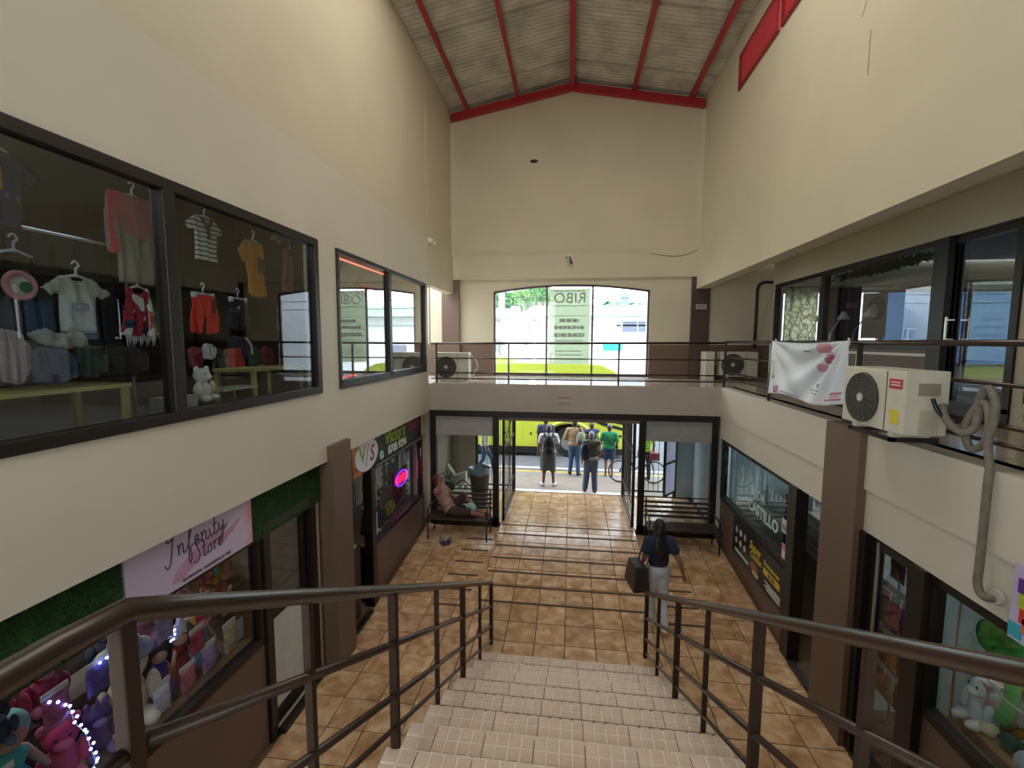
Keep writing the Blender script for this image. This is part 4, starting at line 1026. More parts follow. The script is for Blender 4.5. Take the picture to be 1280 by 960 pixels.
g = garment('tank', 5.07, 5.1, .14, .24, cl('2f7a3a'), 'little green top peeking out behind the mustard dress', 'top', x=-3.7)
t_ = thing('clothes_hanger', (-3.55, 5.23, 5.2), 'empty pale hanger between mustard dress and dusty red top', 'hanger'); hanger(t_, 5.23, 5.26, .36, -3.55)
g = garment('tee', 2.93, 4.5, .46, .40, cl('b5b2aa'), 'pale grey tee with faint print hung mid height in the first pane', 'shirt')
B(-3.527, -3.522, 2.86, 2.99, 4.26, 4.32).build('print', mat('85858a', .8, var=.4, scale=30), g)
g = garment('tank', 3.40, 4.48, .32, .40, floral(('a02238', 'd8d4d4', '26304e', 'b03a48')), 'red white and navy floral top with fringed hem in first pane', 'top')
for k in range(14): MB().prism([(3.27 + k * .019, 4.1), (3.285 + k * .019, 4.1), (3.28 + k * .019, 4.0 + .02 * (k % 3))], 'x', -3.552, -3.546).build('fringe', cl('d9d6d2'), g)
bb = thing('baby_bib', (-3.55, 2.56, 4.3), 'pink rimmed baby bib with picture below an upturned hanger', 'bib')
MB().lathe([(0, 0), (.08, 0), (.08, .02), (0, .02)], (-3.56, 2.57, 4.40), 22, 'x').build('cloth', mat('c9c3c4', .8), bb)
MB().tube([(-3.535, 2.57 + .08 * math.cos(a), 4.40 + .08 * math.sin(a)) for a in [i * math.pi / 12 for i in range(24)]], .018, 6, closed=True).build('rim', mat('c98a92', .8), bb, smooth=True)
MB().lathe([(0, 0), (.035, 0), (.035, .01), (0, .01)], (-3.535, 2.60, 4.39), 14, 'x').build('picture', mat('2f6a4a', .8), bb)
t_ = thing('clothes_hanger', (-3.5, 2.53, 4.5), 'pale blue grey hanger above the pink rimmed bib', 'hanger'); hanger(t_, 2.53, 4.60, .4, -3.5, m=mat('a9b4cc', .35, var=0))
g = garment('shorts', 4.08, 4.49, .32, .38, cl('e0301f', .06), 'bright red shorts clipped on a white hanger with dark tag', 'shorts', hang='clip', fold=1.6)
B(-3.525, -3.52, 4.17, 4.21, 4.32, 4.45).build('swing_tag', mat('22252a', .6), g)
g = garment('shorts', 4.55, 4.49, .30, .33, cl('24363a'), 'dark teal shorts clipped on a white hanger beside the red pair', 'shorts', hang='clip')
MB().lathe([(0, 0), (.012, 0), (.012, .006), (0, .006)], (-3.524, 4.52, 4.40), 10, 'x').build('button', mat('d8dcd8', .4), g)
garment('hat', 2.75, 4.14, .40, .15, cl('9a958e'), 'pale grey cloth sun hat lying on the dark clothes pile', 'hat', hang=None, x=-3.5)
garment('fold', 2.70, 4.0, .30, .26, cl('3c4763'), 'faded blue folded jeans draped over the front table', 'jeans', hang=None, x=-3.5, name='jeans')
garment('fold', 2.47, 4.12, .18, .36, cl('a49496'), 'pinkish white garment draped at the near edge of first pane', 'garment', hang=None, x=-3.5)
garment('fold', 2.96, 4.02, .22, .25, cl('2f4a44'), 'dark green folded garment next to the faded jeans', 'garment', hang=None, x=-3.52)
garment('fold', 3.26, 4.0, .34, .24, cl('1d1d22'), 'black folded garment with white strap under the floral top', 'garment', hang=None, x=-3.52)
garment('skirt', 4.4, 3.97, .22, .2, cl('c23a22'), 'orange red folded cloth beside the teddy', 'garment', hang=None, x=-3.5, name='folded_cloth')
g = garment('fold', 4.55, 4.1, .34, .28, cl('232a3e'), 'navy folded jersey with a white curved stripe', 'jersey', hang=None, x=-3.55, name='jersey')
MB().tube(catmull([(-3.52, 4.6, 4.08), (-3.515, 4.67, 4.0), (-3.52, 4.69, 3.9)], 5), .012, 6).build('stripe', cl('d4d4d8'), g)
garment('fold', 3.95, 3.99, .16, .2, cl('8a1f30'), 'dark red cloth behind the teddy', 'garment', hang=None, x=-3.55, name='folded_cloth')
garment('fold', 4.06, 4.02, .14, .16, cl('c8c6c6'), 'white cloth on top of the dark red cloth', 'garment', hang=None, x=-3.5, name='folded_cloth')
garment('fold', 5.1, 4.0, .2, .3, cl('2c5048'), 'dark green garment hanging from the low rack by the window reflection', 'garment', hang=None, x=-3.8)
garment('fold', 5.36, 3.98, .22, .3, cl('7a2a30'), 'dark red garment hanging from the low rack by the window reflection', 'garment', hang=None, x=-3.8)
# racks of dark clothes further in
ra = thing('clothes_rack', (-4.4, 3.1, UP), 'metal rail rack of dark coats behind the first pane', 'rack')
MB().tube([(-4.4, 2.2, 4.95), (-4.4, 4.1, 4.95)], .018, 8).build('rail', mat('bfc2c4', .25, metal=.9), ra); MB().tube([(-4.4, 4.1, UP), (-4.4, 4.1, 4.95)], .018, 8).build('post', mat('7f8284', .3, metal=.9), ra); MB().tube([(-4.4, 2.2, UP), (-4.4, 2.2, 4.95)], .018, 8).build('post', mat('7f8284', .3, metal=.9), ra)
rn = random.Random(3)
for k in range(9):
    y = 2.4 + k * .16; h = rn.uniform(.8, 1.1); c = rn.choice(('1d1f22', '24272b', '2b2a28', '1a2420', '202638'))
    mb = MB(); mb.prism([(-4.62, 4.9), (-4.45, 4.94), (-4.35, 4.94), (-4.18, 4.9), (-4.12, 4.9 - h), (-4.68, 4.9 - h)], 'y', y - .07, y + .07)
    o = mb.build('coat', cl(c), None, bevel=.015); tag(o, 'dark coat, one of the tight row on the rail rack', 'coat', 'dark coats on the rail rack')
def table(y0, y1, x0, x1, z, lbl):
    t = thing('display_table', ((x0 + x1) / 2, (y0 + y1) / 2, UP), lbl, 'table')
    B(x0, x1, y0, y1, z - .03, z).build('table_top', mat('b5a86a', .5, var=.1), t)
    for x in (x0 + .03, x1 - .03):
        for y in (y0 + .03, y1 - .03): B(x - .02, x + .02, y - .02, y + .02, UP, z - .03).build('leg', mat('a89a50', .5), t)
table(1.2, 3.15, -3.9, -3.40, 3.72, 'pale wooden display table behind the first pane'); table(4.55, 5.5, -3.9, -3.40, 3.74, 'pale wooden display table behind the second pane')
ac = thing('display_riser', (-3.5, 4.3, UP), 'small clear riser table beside the teddy', 'display stand')
B(-3.62, -3.36, 4.05, 4.55, 3.55, 3.57).build('top', mat('a8aa96', .2), ac); MB().tube([(-3.45, 4.3, UP), (-3.45, 4.3, 3.55)], .012, 6).build('stem', mat('b0b0ac', .3, metal=.8), ac); B(-3.6, -3.38, 4.1, 4.5, UP, UP + .02).build('base', mat('a8aa96', .3), ac)
bx_ = B(-3.62, -3.42, 3.5, 3.8, UP, 3.55).build('carton', mat('9a9a98', .8)); tag(bx_, 'pale carton on the shop floor under the floral top', 'box')

# ---------------------------------------------------------------- plush and toys
def plush(kind, p, s, c, label, c2=None, name='plush_toy', group=None, rz=0):
    x, y, z = p; t = thing(name, (x, y, z), label, 'toy', group)
    m = mat(c, .9, var=.12, scale=18, bump=.3); m2 = mat(c2 or c, .9, var=.1, scale=18)
    R = Matrix.Rotation(rz, 3, 'Z')
    def e(c_, r, n, mm, par=t): return MB().ell(Vector((x, y, z)) + R @ Vector(c_) * s, [k * s for k in r], rot=R).build(n, mm, par, smooth=True)
    if kind in ('bear', 'dog', 'bunny', 'unicorn'):
        e((0, 0, .32), (.26, .24, .34), 'body', m); h = e((0.02, 0, .82), (.25, .25, .24), 'head', m)
        e((.22, 0, .76), (.12, .13, .10), 'muzzle', m2, h)
        for sd in (-1, 1):
            if kind == 'bunny': e((0, sd * .13, 1.22), (.05, .08, .26), 'ear', m2)
            elif kind == 'unicorn': e((0, sd * .16, 1.06), (.05, .06, .1), 'ear', m2)
            else: e((0, sd * .2, 1.02), (.06, .10, .10), 'ear', m2)
            e((.12, sd * .27, .42), (.1, .09, .22), 'arm', m); e((.26, sd * .17, .1), (.2, .11, .11), 'foot', m2)
            e((.23, sd * .09, .88), (.025, .025, .03), 'eye', M_BLACK, h)
        if kind == 'unicorn': MB().lathe([(.05 * s, 0), (.0, .3 * s)], Vector((x, y, z)) + R @ Vector((.1, 0, 1.04)) * s, 10).build('horn', m2, t, smooth=True)
    elif kind == 'doll':
        MB().lathe([(.34 * s, 0), (.3 * s, .15 * s), (.16 * s, .5 * s), (.1 * s, .62 * s), (.15 * s, .78 * s), (.05 * s, .86 * s)], (x, y, z), 16).build('dress', m, t, smooth=True)
        h = e((0, 0, 1.02), (.16, .16, .18), 'head', mat('d0a58c', .7)); e((-.05, 0, 1.06), (.18, .19, .2), 'hair', m2)
        for sd in (-1, 1): MB().caps(Vector((x, y + sd * .13 * s, z + .76 * s)), .05 * s, Vector((x + .05 * s, y + sd * .3 * s, z + .42 * s)), .035 * s, 8).build('arm', mat('d0a58c', .7), t, smooth=True)
    elif kind == 'ball': e((0, 0, .5), (.5, .5, .5), 'ball', m)
    elif kind == 'wig':
        rnd = random.Random(5); mb = MB()
        for _ in range(60):
            v = Vector((rnd.gauss(0, 1), rnd.gauss(0, 1), rnd.gauss(0, 1))).normalized(); mb.ell(Vector((x, y, z)) + Vector((v.x * .38, v.y * .48, .45 + v.z * .36)) * s, (.16 * s,) * 3, 8, 6)
        mb.build('curls', m, t, smooth=True)
    elif kind == 'mermaid':
        MB().caps((x, y, z + .9 * s), .13 * s, (x, y, z + .55 * s), .16 * s).build('body', mat('c8a08a', .8), t, smooth=True); e((0, 0, 1.18), (.17, .17, .19), 'head', mat('c8a08a', .8)); e((-.06, 0, 1.16), (.2, .22, .3), 'hair', m2)
        MB().tube(catmull([(x, y, z + .6 * s), (x + .05 * s, y, z + .35 * s), (x + .12 * s, y + .05 * s, z + .15 * s), (x + .1 * s, y + .1 * s, z)], 4), [.17 * s] * 4 + [.14 * s] * 4 + [.07 * s] * 4 + [.03 * s], 10).build('tail', m, t, smooth=True)
        MB().prism([(y + .1 * s, z + .06 * s), (y - .18 * s, z - .1 * s), (y + .08 * s, z - .03 * s), (y + .36 * s, z - .1 * s)], 'x', x + .08 * s, x + .12 * s).build('fin', m2, t)
    elif kind == 'star':
        pts = []
        for i in range(10):
            a = math.pi / 2 + i * math.pi / 5; r = (.5 if i % 2 == 0 else .24) * s; pts.append((y + r * math.cos(a), z + .5 * s + r * math.sin(a)))
        MB().prism(pts, 'x', x - .1 * s, x + .1 * s).build('body', m, t, bevel=.05 * s, smooth=True)
    return t
XT = -3.58
dt = thing('display_step', (-3.75, 2.4, RZ0), 'stepped display counter full of toys behind the toy shop window', 'counter')
B(-4.3, -3.47, .7, 4.25, RZ0, .80).build('body', mat('6a5f58', .7), dt); B(-4.3, -3.99, .7, 4.2, .80, 1.12).build('step', mat('6a5f58', .7), dt)
T = [('doll', (-3.68, 2.36, .80), .62, '4aa5a0', 'teal dressed doll with pale hair at the near edge of the toy window', '8fd0c8'),
 ('bear', (-3.68, 2.66, .82), .42, 'c23d68', 'hot pink plush bear below the blue fairy lights', 'd86a8c'),
 ('bear', (-4.14, 2.62, 1.12), .46, 'd85a7c', 'pink plush bear sitting on the upper step', 'e890a8'),
 ('bunny', (-4.14, 2.92, 1.12), .40, 'b84a72', 'deep pink plush bunny on the upper step', 'd880a0'),
 ('unicorn', (-3.68, 2.92, .80), .36, '5b4a7e', 'purple plush unicorn behind the thick newel post', '8a74b0'),
 ('ball', (-3.68, 2.12, .80), .34, '7a2230', 'dark red ball beside the teal doll', None),
 ('bear', (-4.14, 2.25, 1.12), .46, '7d5a92', 'lilac plush bear on the upper step', 'b08cc0'),
 ('bear', (-3.72, 3.20, .80), .62, 'd0bfa8', 'large cream plush bear with a blue grey hat', 'e0d4c4'),
 ('doll', (-3.66, 3.46, .80), .40, '4a3f9a', 'small blue gown doll beside the cream bear', '3a2a28'),
 ('doll', (-3.66, 3.68, .80), .42, '8a2430', 'small dark red gown doll in the toy window', '5a3020'),
 ('doll', (-3.66, 3.93, .80), .46, '3f7ea8', 'small turquoise gown doll close to the window corner', 'c8a040'),
 ('mermaid', (-3.56, 3.90, 1.30), .34, '7a5aa8', 'purple mermaid doll hung above the turquoise gown doll', 'c04a58'),
 ('star', (-3.55, 3.58, 1.30), .22, 'c8c4cc', 'white plush star hanging from a lilac cord', None),
 ('bear', (-4.14, 3.40, 1.12), .40, '3d4a6a', 'slate blue plush bear on the upper step', '6a7a9a'),
 ('bunny', (-4.14, 3.75, 1.12), .42, 'a05a8a', 'mauve plush bunny on the upper step', 'c88ab0'),
 ('bear', (-4.14, 4.05, 1.12), .44, '8a5a3c', 'brown plush bear on the upper step next to the corner', 'b08a60'),
 ('dog', (-3.62, 2.28, 1.46), .26, '3d4460', 'dark blue plush dog hung high near the turf', '6a7090')]
HUNG = {}
for k, p, s, c, l, c2 in T: HUNG[l] = plush(k, p, s, c, l, c2, name={'doll': 'doll', 'mermaid': 'mermaid_doll', 'ball': 'ball', 'star': 'plush_star'}.get(k, 'plush_' + k), rz=-.5)
HUNG = [HUNG[T[i][4]] for i in (12, 11, 16)]
o = MB().lathe([(.19, 0), (.2, .03), (.12, .05), (.11, .13), (.06, .16)], (-3.70, 3.19, 1.40), 18).build('toy_hat', mat('8c9a9e', .8), smooth=True); tag(o, 'blue grey felt hat on the large cream plush bear', 'hat')
for o_, p_ in zip(HUNG, ((-3.55, 3.58, 1.52), (-3.56, 3.90, 1.74), (-3.62, 2.28, 1.78))): MB().tube([p_, (p_[0], p_[1], 1.95)], .004, 5).build('hanging_cord', mat('b8a8d8', .6), o_)
o = MB().tube([(-3.56, .8, 1.95), (-3.56, 4.2, 1.95)], .012, 6).build('hanging_rail', mat('9a9aa0', .3, metal=.8)); tag(o, 'thin hanging rail along the head of the toy shop window', 'rail')
M_FAIRY = mat('9aa8ff', .3, var=0, emit='8f9dff', estr=9)
def fairy(pts, label):
    t = thing('fairy_lights', pts[0], label, 'string lights'); p = catmull(pts, 6)
    MB().tube(p, .003, 4).build('wire', M_WHITE, t)
    for i, q in enumerate(p[::2]): MB().ell(q + Vector((.012 * (i % 3), .01 * (i % 2), 0)), (.011,) * 3, 6, 4).build('bulb', M_FAIRY, t)
fairy([(-3.45, 2.45, 1.62), (-3.44, 2.55, 1.5), (-3.44, 2.58, 1.36), (-3.44, 2.64, 1.22), (-3.43, 2.66, 1.08), (-3.43, 2.68, .95), (-3.43, 2.6, .9)], 'string of blue white fairy lights trailing over the pink plush bears')
fairy([(-3.44, 2.78, 1.66), (-3.44, 2.9, 1.69), (-3.44, 3.0, 1.66)], 'short run of fairy lights above the upper step by the newel post')
fairy([(-3.5, 3.43, 1.62), (-3.5, 3.4, 1.52), (-3.5, 3.46, 1.45), (-3.5, 3.42, 1.38)], 'cluster string of fairy lights beside the hanging star')
def packet(p, w_, h, c, label, group=None, x_n=1, name='toy_packet', rz=0):
    x, y, z = p; t = thing(name, (x, y, z), label, 'packet', group)
    m = MB(); n, k = 6, 8; vs = []; fs = []
    for s in (1, -1):
        for i in range(n + 1):
            for j in range(k + 1):
                u, v = 2 * i / n - 1, 2 * j / k - 1
                vs.append((x + s * (.004 + .04 * (1 - u ** 4) * (1 - v ** 4) * (.8 + .2 * math.sin(9 * u + 7 * v + z * 9))), y + u * w_ * .47, z + h * .43 + v * h * .42))
    N_ = (n + 1) * (k + 1); q = lambda i, j, s: s * N_ + i * (k + 1) + j
    for i in range(n):
        for j in range(k): fs += [(q(i, j, 0), q(i + 1, j, 0), q(i + 1, j + 1, 0), q(i, j + 1, 0)), (q(i, j, 1), q(i, j + 1, 1), q(i + 1, j + 1, 1), q(i + 1, j, 1))]
    for i in range(n): fs += [(q(i, 0, 0), q(i, 0, 1), q(i + 1, 0, 1), q(i + 1, 0, 0)), (q(i, k, 0), q(i + 1, k, 0), q(i + 1, k, 1), q(i, k, 1))]
    for j in range(k): fs += [(q(0, j, 0), q(0, j + 1, 0), q(0, j + 1, 1), q(0, j, 1)), (q(n, j, 0), q(n, j, 1), q(n, j + 1, 1), q(n, j + 1, 0))]
    m.add(vs, fs).build('bag', mat(c, .25, var=.45, scale=16), t, smooth=True)
    B(x - .004, x + .004, y - w_ / 2, y + w_ / 2, z + h * .84, z + h).build('header_card', mat('d6cfc8', .6, var=.2, scale=12), t)
PK = [(3.70, 1.64, '8a6a4a', 'tan toy packet in the top row just under the sign'), (3.86, 1.62, 'a03a4a', 'red toy packet in the top row under the sign'), (4.00, 1.62, 'b0962f', 'yellow toy packet in the top row under the sign'), (4.12, 1.58, 'b06a6a', 'rosy toy packet at the end of the top row'), (3.78, 1.36, 'b02438', 'bright red toy packet behind the mermaid doll'), (4.10, 1.22, 'a8927a', 'large clear toy packet near the window corner post'), (4.04, 1.38, '8a4a3a', 'rust toy packet above the large clear packet')]
for y, z, c, l in PK: packet((-3.50, y, z), .15, .28, c, l)
o = MB().prism([(3.90, 1.86), (3.95, 1.88), (4.0, 1.74), (3.94, 1.72)], 'x', -3.475, -3.465).build('paper_fin', mat('5fc5cc', .5)); tag(o, 'turquoise paper fin hanging among the top row packets', 'decoration')
o = B(-3.462, -3.458, 4.05, 4.26, .88, 1.10).build('notice_sheet', mat('c9cdd6', .6)); tag(o, 'white printed notice taped low in the toy window corner', 'notice')
GB = [(3.28, .82, 'c9c2d8', 'lilac cellophane gift bag beside the large cream plush bear', .30), (3.55, .82, 'b8607a', 'pink cellophane gift bag between the blue and dark red gown dolls', .26), (3.80, .82, '9a7ab8', 'violet cellophane gift bag beside the turquoise gown doll', .30), (4.08, .82, 'b8a890', 'clear gift bag of sweets in the toy window corner', .34), (3.35, 1.44, '8a7aa8', 'grey violet toy packet hung above the large cream plush bear', .26), (3.68, 1.10, 'a03a50', 'raspberry toy packet hung beside the white plush star', .26), (2.50, 1.40, 'b05a80', 'rose toy packet hung high above the teal doll', .28), (2.78, 1.42, '6a5aa0', 'indigo toy packet hung above the purple unicorn', .26), (2.16, 1.10, '4a4a78', 'dark blue toy packet at the near edge of the toy window', .3)]
for y, z, c, l, h in GB: packet((-3.47, y, z), .17, h, c, l)
# inside the toy shop doorway: a shelf with red bows and a wicker figure
sf = thing('wall_shelf', (-4.4, 5.0, .6), 'white shelf unit seen through the half glazed door', 'shelf')
B(-4.6, -4.2, 4.3, 5.28, .9, .94).build('shelf_board', mat('2b2724', .6), sf); B(-4.62, -4.6, 4.3, 5.28, RZ0, 2.2).build('back_panel', mat('b9bcc2', .6), sf)
for i, (y, c, l) in enumerate(((4.55, 'a01830', 'red satin bow on the toy shop shelf near the door hinge'), (4.75, '8a1228', 'dark red satin bow in the middle of the toy shop shelf'), (4.95, 'b01c34', 'scarlet satin bow at the far end of the toy shop shelf'))):
    t = thing('satin_bow', (-4.2, y, 1.5), l, 'bow')
    for s in (-1, 1): MB().ell((-4.2, y + s * .06, 1.72), (.03, .06, .08)).build('loop', mat(c, .4), t, smooth=True)
    MB().ell((-4.18, y, 1.72), (.03, .02, .025)).build('knot', mat(c, .4), t, smooth=True)
plush('bear', (-4.38, 4.9, .945), .38, '7a5a3a', 'brown wicker coloured bear on the white shelf inside the door', '9a7a50', name='plush_bear'); plush('bear', (-4.38, 4.52, .945), .38, 'b0707c', 'rose plush bear on the white shelf inside the door', 'c890a0', name='plush_bear')

plush('bear', (-3.52, 3.97, 3.47), .30, 'd6d0c4', 'white teddy bear sitting on the sill beside the big window mullion', 'e0dcd4', name='teddy_bear')

# ---------------------------------------------------------------- clothes shop across (neon, mannequin clothes)
ne = thing('neon_sign', (-3.5, 9.05, 1.0), 'oval red neon sign with violet rim glowing in the clothes shop window', 'sign')
M_NEON = mat('ff2038', .4, var=0, emit='ff1030', estr=7); M_NEONB = mat('7040ff', .4, var=0, emit='7a38ff', estr=2.5)
MB().tube([(-3.5, 9.05 + .33 * math.cos(a), 1.18 + .15 * math.sin(a)) for a in [i * math.pi / 14 for i in range(28)]], .014, 6, closed=True).build('rim_tube', M_NEONB, ne, smooth=True)
for k in range(4):
    y = 8.84 + k * .14
    MB().tube([(-3.5, y + .045 * math.cos(a), 1.18 + .07 * math.sin(a)) for a in [i * math.pi / 7 for i in range(14)]], .014, 6, closed=True).build('letter_tube', M_NEON, ne, smooth=True)
B(-3.56, -3.53, 8.7, 9.4, 1.0, 1.36).build('back_board', mat('4a1018', .5), ne)
for y, c, l, k in ((7.35, 'd8dade', 'white printed blouse hung next to the clothes shop door post', 'tee'), (7.75, '9aa8b4', 'pale blue blouse hung in the clothes shop window', 'tee'), (8.15, 'b8bcc0', 'light grey top hung in the clothes shop window', 'tank'), (9.42, 'd0d2d0', 'white lace top hung at the far end of the clothes shop window', 'tank')):
    garment(k, y, 1.84, .36, .62, cl(c), l, 'blouse', x=-3.62, name='blouse')
for y, z, c, l, k in ((7.9, 1.1, '3f5a86', 'blue jeans hung low in the clothes shop window', 'shorts'), (8.55, .86, 'b0a040', 'yellow folded cloth at the clothes shop sill', 'fold'), (8.95, .98, '7a1a3a', 'burgundy cloth spread along the clothes shop sill', 'fold'), (7.5, 1.15, '2a2a30', 'black skirt hung low beside the door post', 'skirt')):
    garment(k, y, z, .46 if k != 'shorts' else .34, .3 if k == 'fold' else .5, cl(c), l, 'garment', x=-3.56, hang=None if k == 'fold' else 'clip')
dr = thing('clothes_rail', (-4.0, 6.5, RZ0), 'low clothes rail standing inside the dark clothes shop doorway', 'rack')
for z in (1.5, .85): MB().tube([(-4.0, 6.1, z), (-4.0, 6.95, z)], .015, 8).build('bar', mat('aeb2b6', .3, metal=.9), dr)
for y in (6.1, 6.95): MB().tube([(-4.0, y, RZ0), (-4.0, y, 1.5)], .015, 8).build('post', mat('aeb2b6', .3, metal=.9), dr)
for i, (y, c, l) in enumerate(((6.25, '4a5a5c', 'slate blouse on the rail inside the dark doorway'), (6.48, '5a6a70', 'blue grey blouse on the rail inside the dark doorway'), (6.72, '39464c', 'dark grey blouse on the rail inside the dark doorway'))): garment('tee', y, 1.42, .34, .5, cl(c), l, 'blouse', x=-3.95, name='blouse')
o = B(-3.6, -3.3, 6.25, 6.55, .82, .86).build('paper_leaflet', mat('7fae5a', .5)); tag(o, 'green and white leaflet on the stand in the dark doorway', 'leaflet')
o = MB().bx(-3.8, -3.32, 6.1, 6.7, RZ0, .82).build('counter_stand', mat('3a2420', .6)); tag(o, 'dark reddish counter stand in the clothes shop doorway', 'stand')
for k, (y, z, l) in enumerate(((7.06, 1.45, 'white notice stuck high on the clothes shop glass'), (7.08, .95, 'white notice stuck low on the clothes shop glass'), (9.5, 1.72, 'small white notice near the far top corner of the clothes shop glass'))):
    o = B(-3.243, -3.240, y, y + (.14 if k < 2 else .12), z - .2, z + .2 if k < 2 else z).build('notice_sheet', mat('c4c8cc', .6, var=.15, scale=30)); tag(o, l, 'notice')

# ---------------------------------------------------------------- snack bar on the other side
pb = thing('menu_board', (3.09, 7.75, .1), 'long black menu board with food pictures under the snack bar window', 'board')
B(3.085, 3.118, 6.74, 8.80, .12, .80).build('panel', mat('17181b', .4, var=0), pb)
def pr(u0, u1, z0, z1, m, n): B(3.078, 3.085, u0, u1, z0, z1).build(n, m, pb)
M_YEL = mat('d2b23a', .5, var=0)
rn = random.Random(9)
for i in range(6):
    y = 8.62 - (i % 3) * .20; z = .62 - (i // 3) * .20
    MB().ell((3.082, y, z), (.006, .06, .06)).build('dish_picture', mat(rn.choice(('b8b4ae', 'a8a09a', 'c4c0bc')), .6, var=.3, scale=30), pb, smooth=True)
for i in range(2): pr(8.02, 8.66, .22 + i * .03, .232 + i * .03, M_WT, 'lettering')
text_mb('Super', .20, onR(7.78, .62, 3.083), bold=.004, shear=.2, thick=.003).build('lettering', M_YEL, pb); text_mb('Combo', .15, onR(7.74, .48, 3.083), bold=.004, shear=.2, thick=.003).build('lettering', M_YEL, pb)
MB().ell((3.082, 7.78, .30), (.008, .17, .07)).build('dish_picture', mat('9a5a48', .6, var=.35, scale=30), pb, smooth=True); MB().ell((3.08, 7.72, .21), (.008, .14, .05)).build('dish_picture', mat('b8a890', .6, var=.3, scale=30), pb, smooth=True)
pr(6.85, 7.42, .40, .50, M_YEL, 'price_bar'); text_mb('Promociones', .10, onR(7.15, .58, 3.083), bold=.003, thick=.003).build('lettering', M_YEL, pb); text_mb('del día', .09, onR(7.13, .45, 3.077), bold=.002, thick=.002).build('lettering', M_INK, pb)
for i in range(4): pr(6.82, 7.36 - .08 * (i % 2), .30 - i * .035, .312 - i * .035, M_WT, 'lettering')
gl_ = thing('window_lettering', (3.07, 7.7, 1.1), 'white sticker lettering on the snack bar glass', 'lettering')
text_mb('SODA', .20, onR(7.85, 1.52, 3.11), bold=.004, thick=.002).build('lettering', mat('c9dde0', .5, var=0), gl_); text_mb('CASTILLO', .26, onR(7.65, 1.26, 3.11), bold=.006, thick=.002).build('lettering', mat('c9dde0', .5, var=0), gl_)
for y, z, h, c, l in ((6.84, 1.30, .2, 'cfcac6', 'white paper notice with dark print high on snack bar glass'), (6.80, .90, .24, 'c88a90', 'white and pink paper notice low on snack bar glass')):
    t = thing('paper_notice', (3.10, y, z), l, 'notice'); B(3.10, 3.104, y - .1, y + .1, z, z + h).build('sheet', mat(c, .6), t); B(3.098, 3.1, y - .08, y + .08, z + .04, z + h * .6).build('print', mat('e4e2e0' if c != 'cfcac6' else '8a8a8a', .6, var=.3, scale=40), t)
for y, z, l in ((9.45, 1.78, 'round dark sticker in the top far corner of the snack bar glass'), (9.42, 1.50, 'square green sticker below the round sticker on the snack bar glass')):
    if 'round' in l: o = MB().lathe([(0, 0), (.09, 0), (.09, .004), (0, .004)], (3.105, y, z), 18, 'x').build('sticker', mat('2a3436', .5))
    else: o = B(3.105, 3.109, y - .09, y + .09, z - .1, z + .1).build('sticker', mat('3a5a3c', .5, var=.3, scale=20))
    tag(o, l, 'sticker')
area('lamp_snack_bar', (5.2, 7.6, 2.4), (0, 0, 0), .3, 1.6, 40, (.92, .98, 1.0))
lt = thing('ceiling_lamp', (5.2, 7.6, 2.42), 'white tube lamp on the snack bar ceiling', 'lamp'); B(5.05, 5.35, 6.8, 8.4, 2.42, 2.48).build('housing', M_WHITE, lt); MB().tube([(5.2, 6.85, 2.41), (5.2, 8.35, 2.41)], .018, 8).build('tube', mat('ffffff', .4, var=0, emit='f4fbff', estr=2), lt)
def slat_bench(loc, L, rz, lbl, m, nback=4, deco=False, depth=.5):
    t = thing('slat_bench', loc, lbl, 'bench'); x0, y0, z0 = loc
    for i in range(5): B(x0 - L / 2, x0 + L / 2, y0 - depth / 2 + i * depth / 5, y0 - depth / 2 + i * depth / 5 + .07, z0 + .44, z0 + .475).build('seat_slat', m, t, bevel=.004)
    for i in range(nback): MB().obx((x0, y0 + depth / 2 + .03 + .012 * i, z0 + .56 + i * .095), (L, .025, .05)).build('back_slat', m, t, bevel=.004)
    for sx in (-1, 1):
        x = x0 + sx * (L / 2 - .03)
        for y in (y0 - depth / 2 + .03, y0 + depth / 2): MB().tube([(x, y, z0), (x, y, z0 + (.66 if y < y0 else .96))], .016, 6).build('leg', M_FRAME, t)
        MB().tube(catmull([(x, y0 - depth / 2 + .03, z0 + .64), (x, y0, z0 + .67), (x, y0 + depth / 2, z0 + .66)], 4), .018, 6).build('armrest', M_FRAME, t, smooth=True)
        B(x - .014, x + .014, y0 - depth / 2, y0 + depth / 2 + .03, z0 + .415, z0 + .44).build('seat_bar', M_FRAME, t)
    MB().tube([(x0 - L / 2, y0 + depth / 2 + .09, z0 + .56 + nback * .095), (x0 + L / 2, y0 + depth / 2 + .09, z0 + .56 + nback * .095)], .014, 6).build('top_rail', M_FRAME, t)
    if deco:
        zt = z0 + .56 + nback * .095; yb = y0 + depth / 2 + .09
        for k in range(3):
            cx = x0 - .12 + k * .12; MB().tube([(cx + .09 * math.cos(a), yb, zt + .09 * math.sin(a)) for a in [i * math.pi / 10 for i in range(11)]], .010, 6).build('scroll', M_FRAME, t)
        MB().tube(catmull([(x0 - .5, yb, zt), (x0 - .2, yb, zt + .05), (x0, yb, zt + .2), (x0 + .2, yb, zt + .05), (x0 + .5, yb, zt)], 5), .011, 6).build('scroll', M_FRAME, t, smooth=True)
    return t
M_SLAT = mat('3a2b24', .45, var=.15, scale=8)
slat_bench((-2.32, 9.28, side_z(9.28)), 1.32, 0, 'dark slatted bench with scrolled iron back where the man reclines', M_SLAT, 4, True)
slat_bench((2.27, 9.30, side_z(9.30)), 1.40, 0, 'dark slatted bench in front of the barred opening with no one on it', M_SLAT, 4)
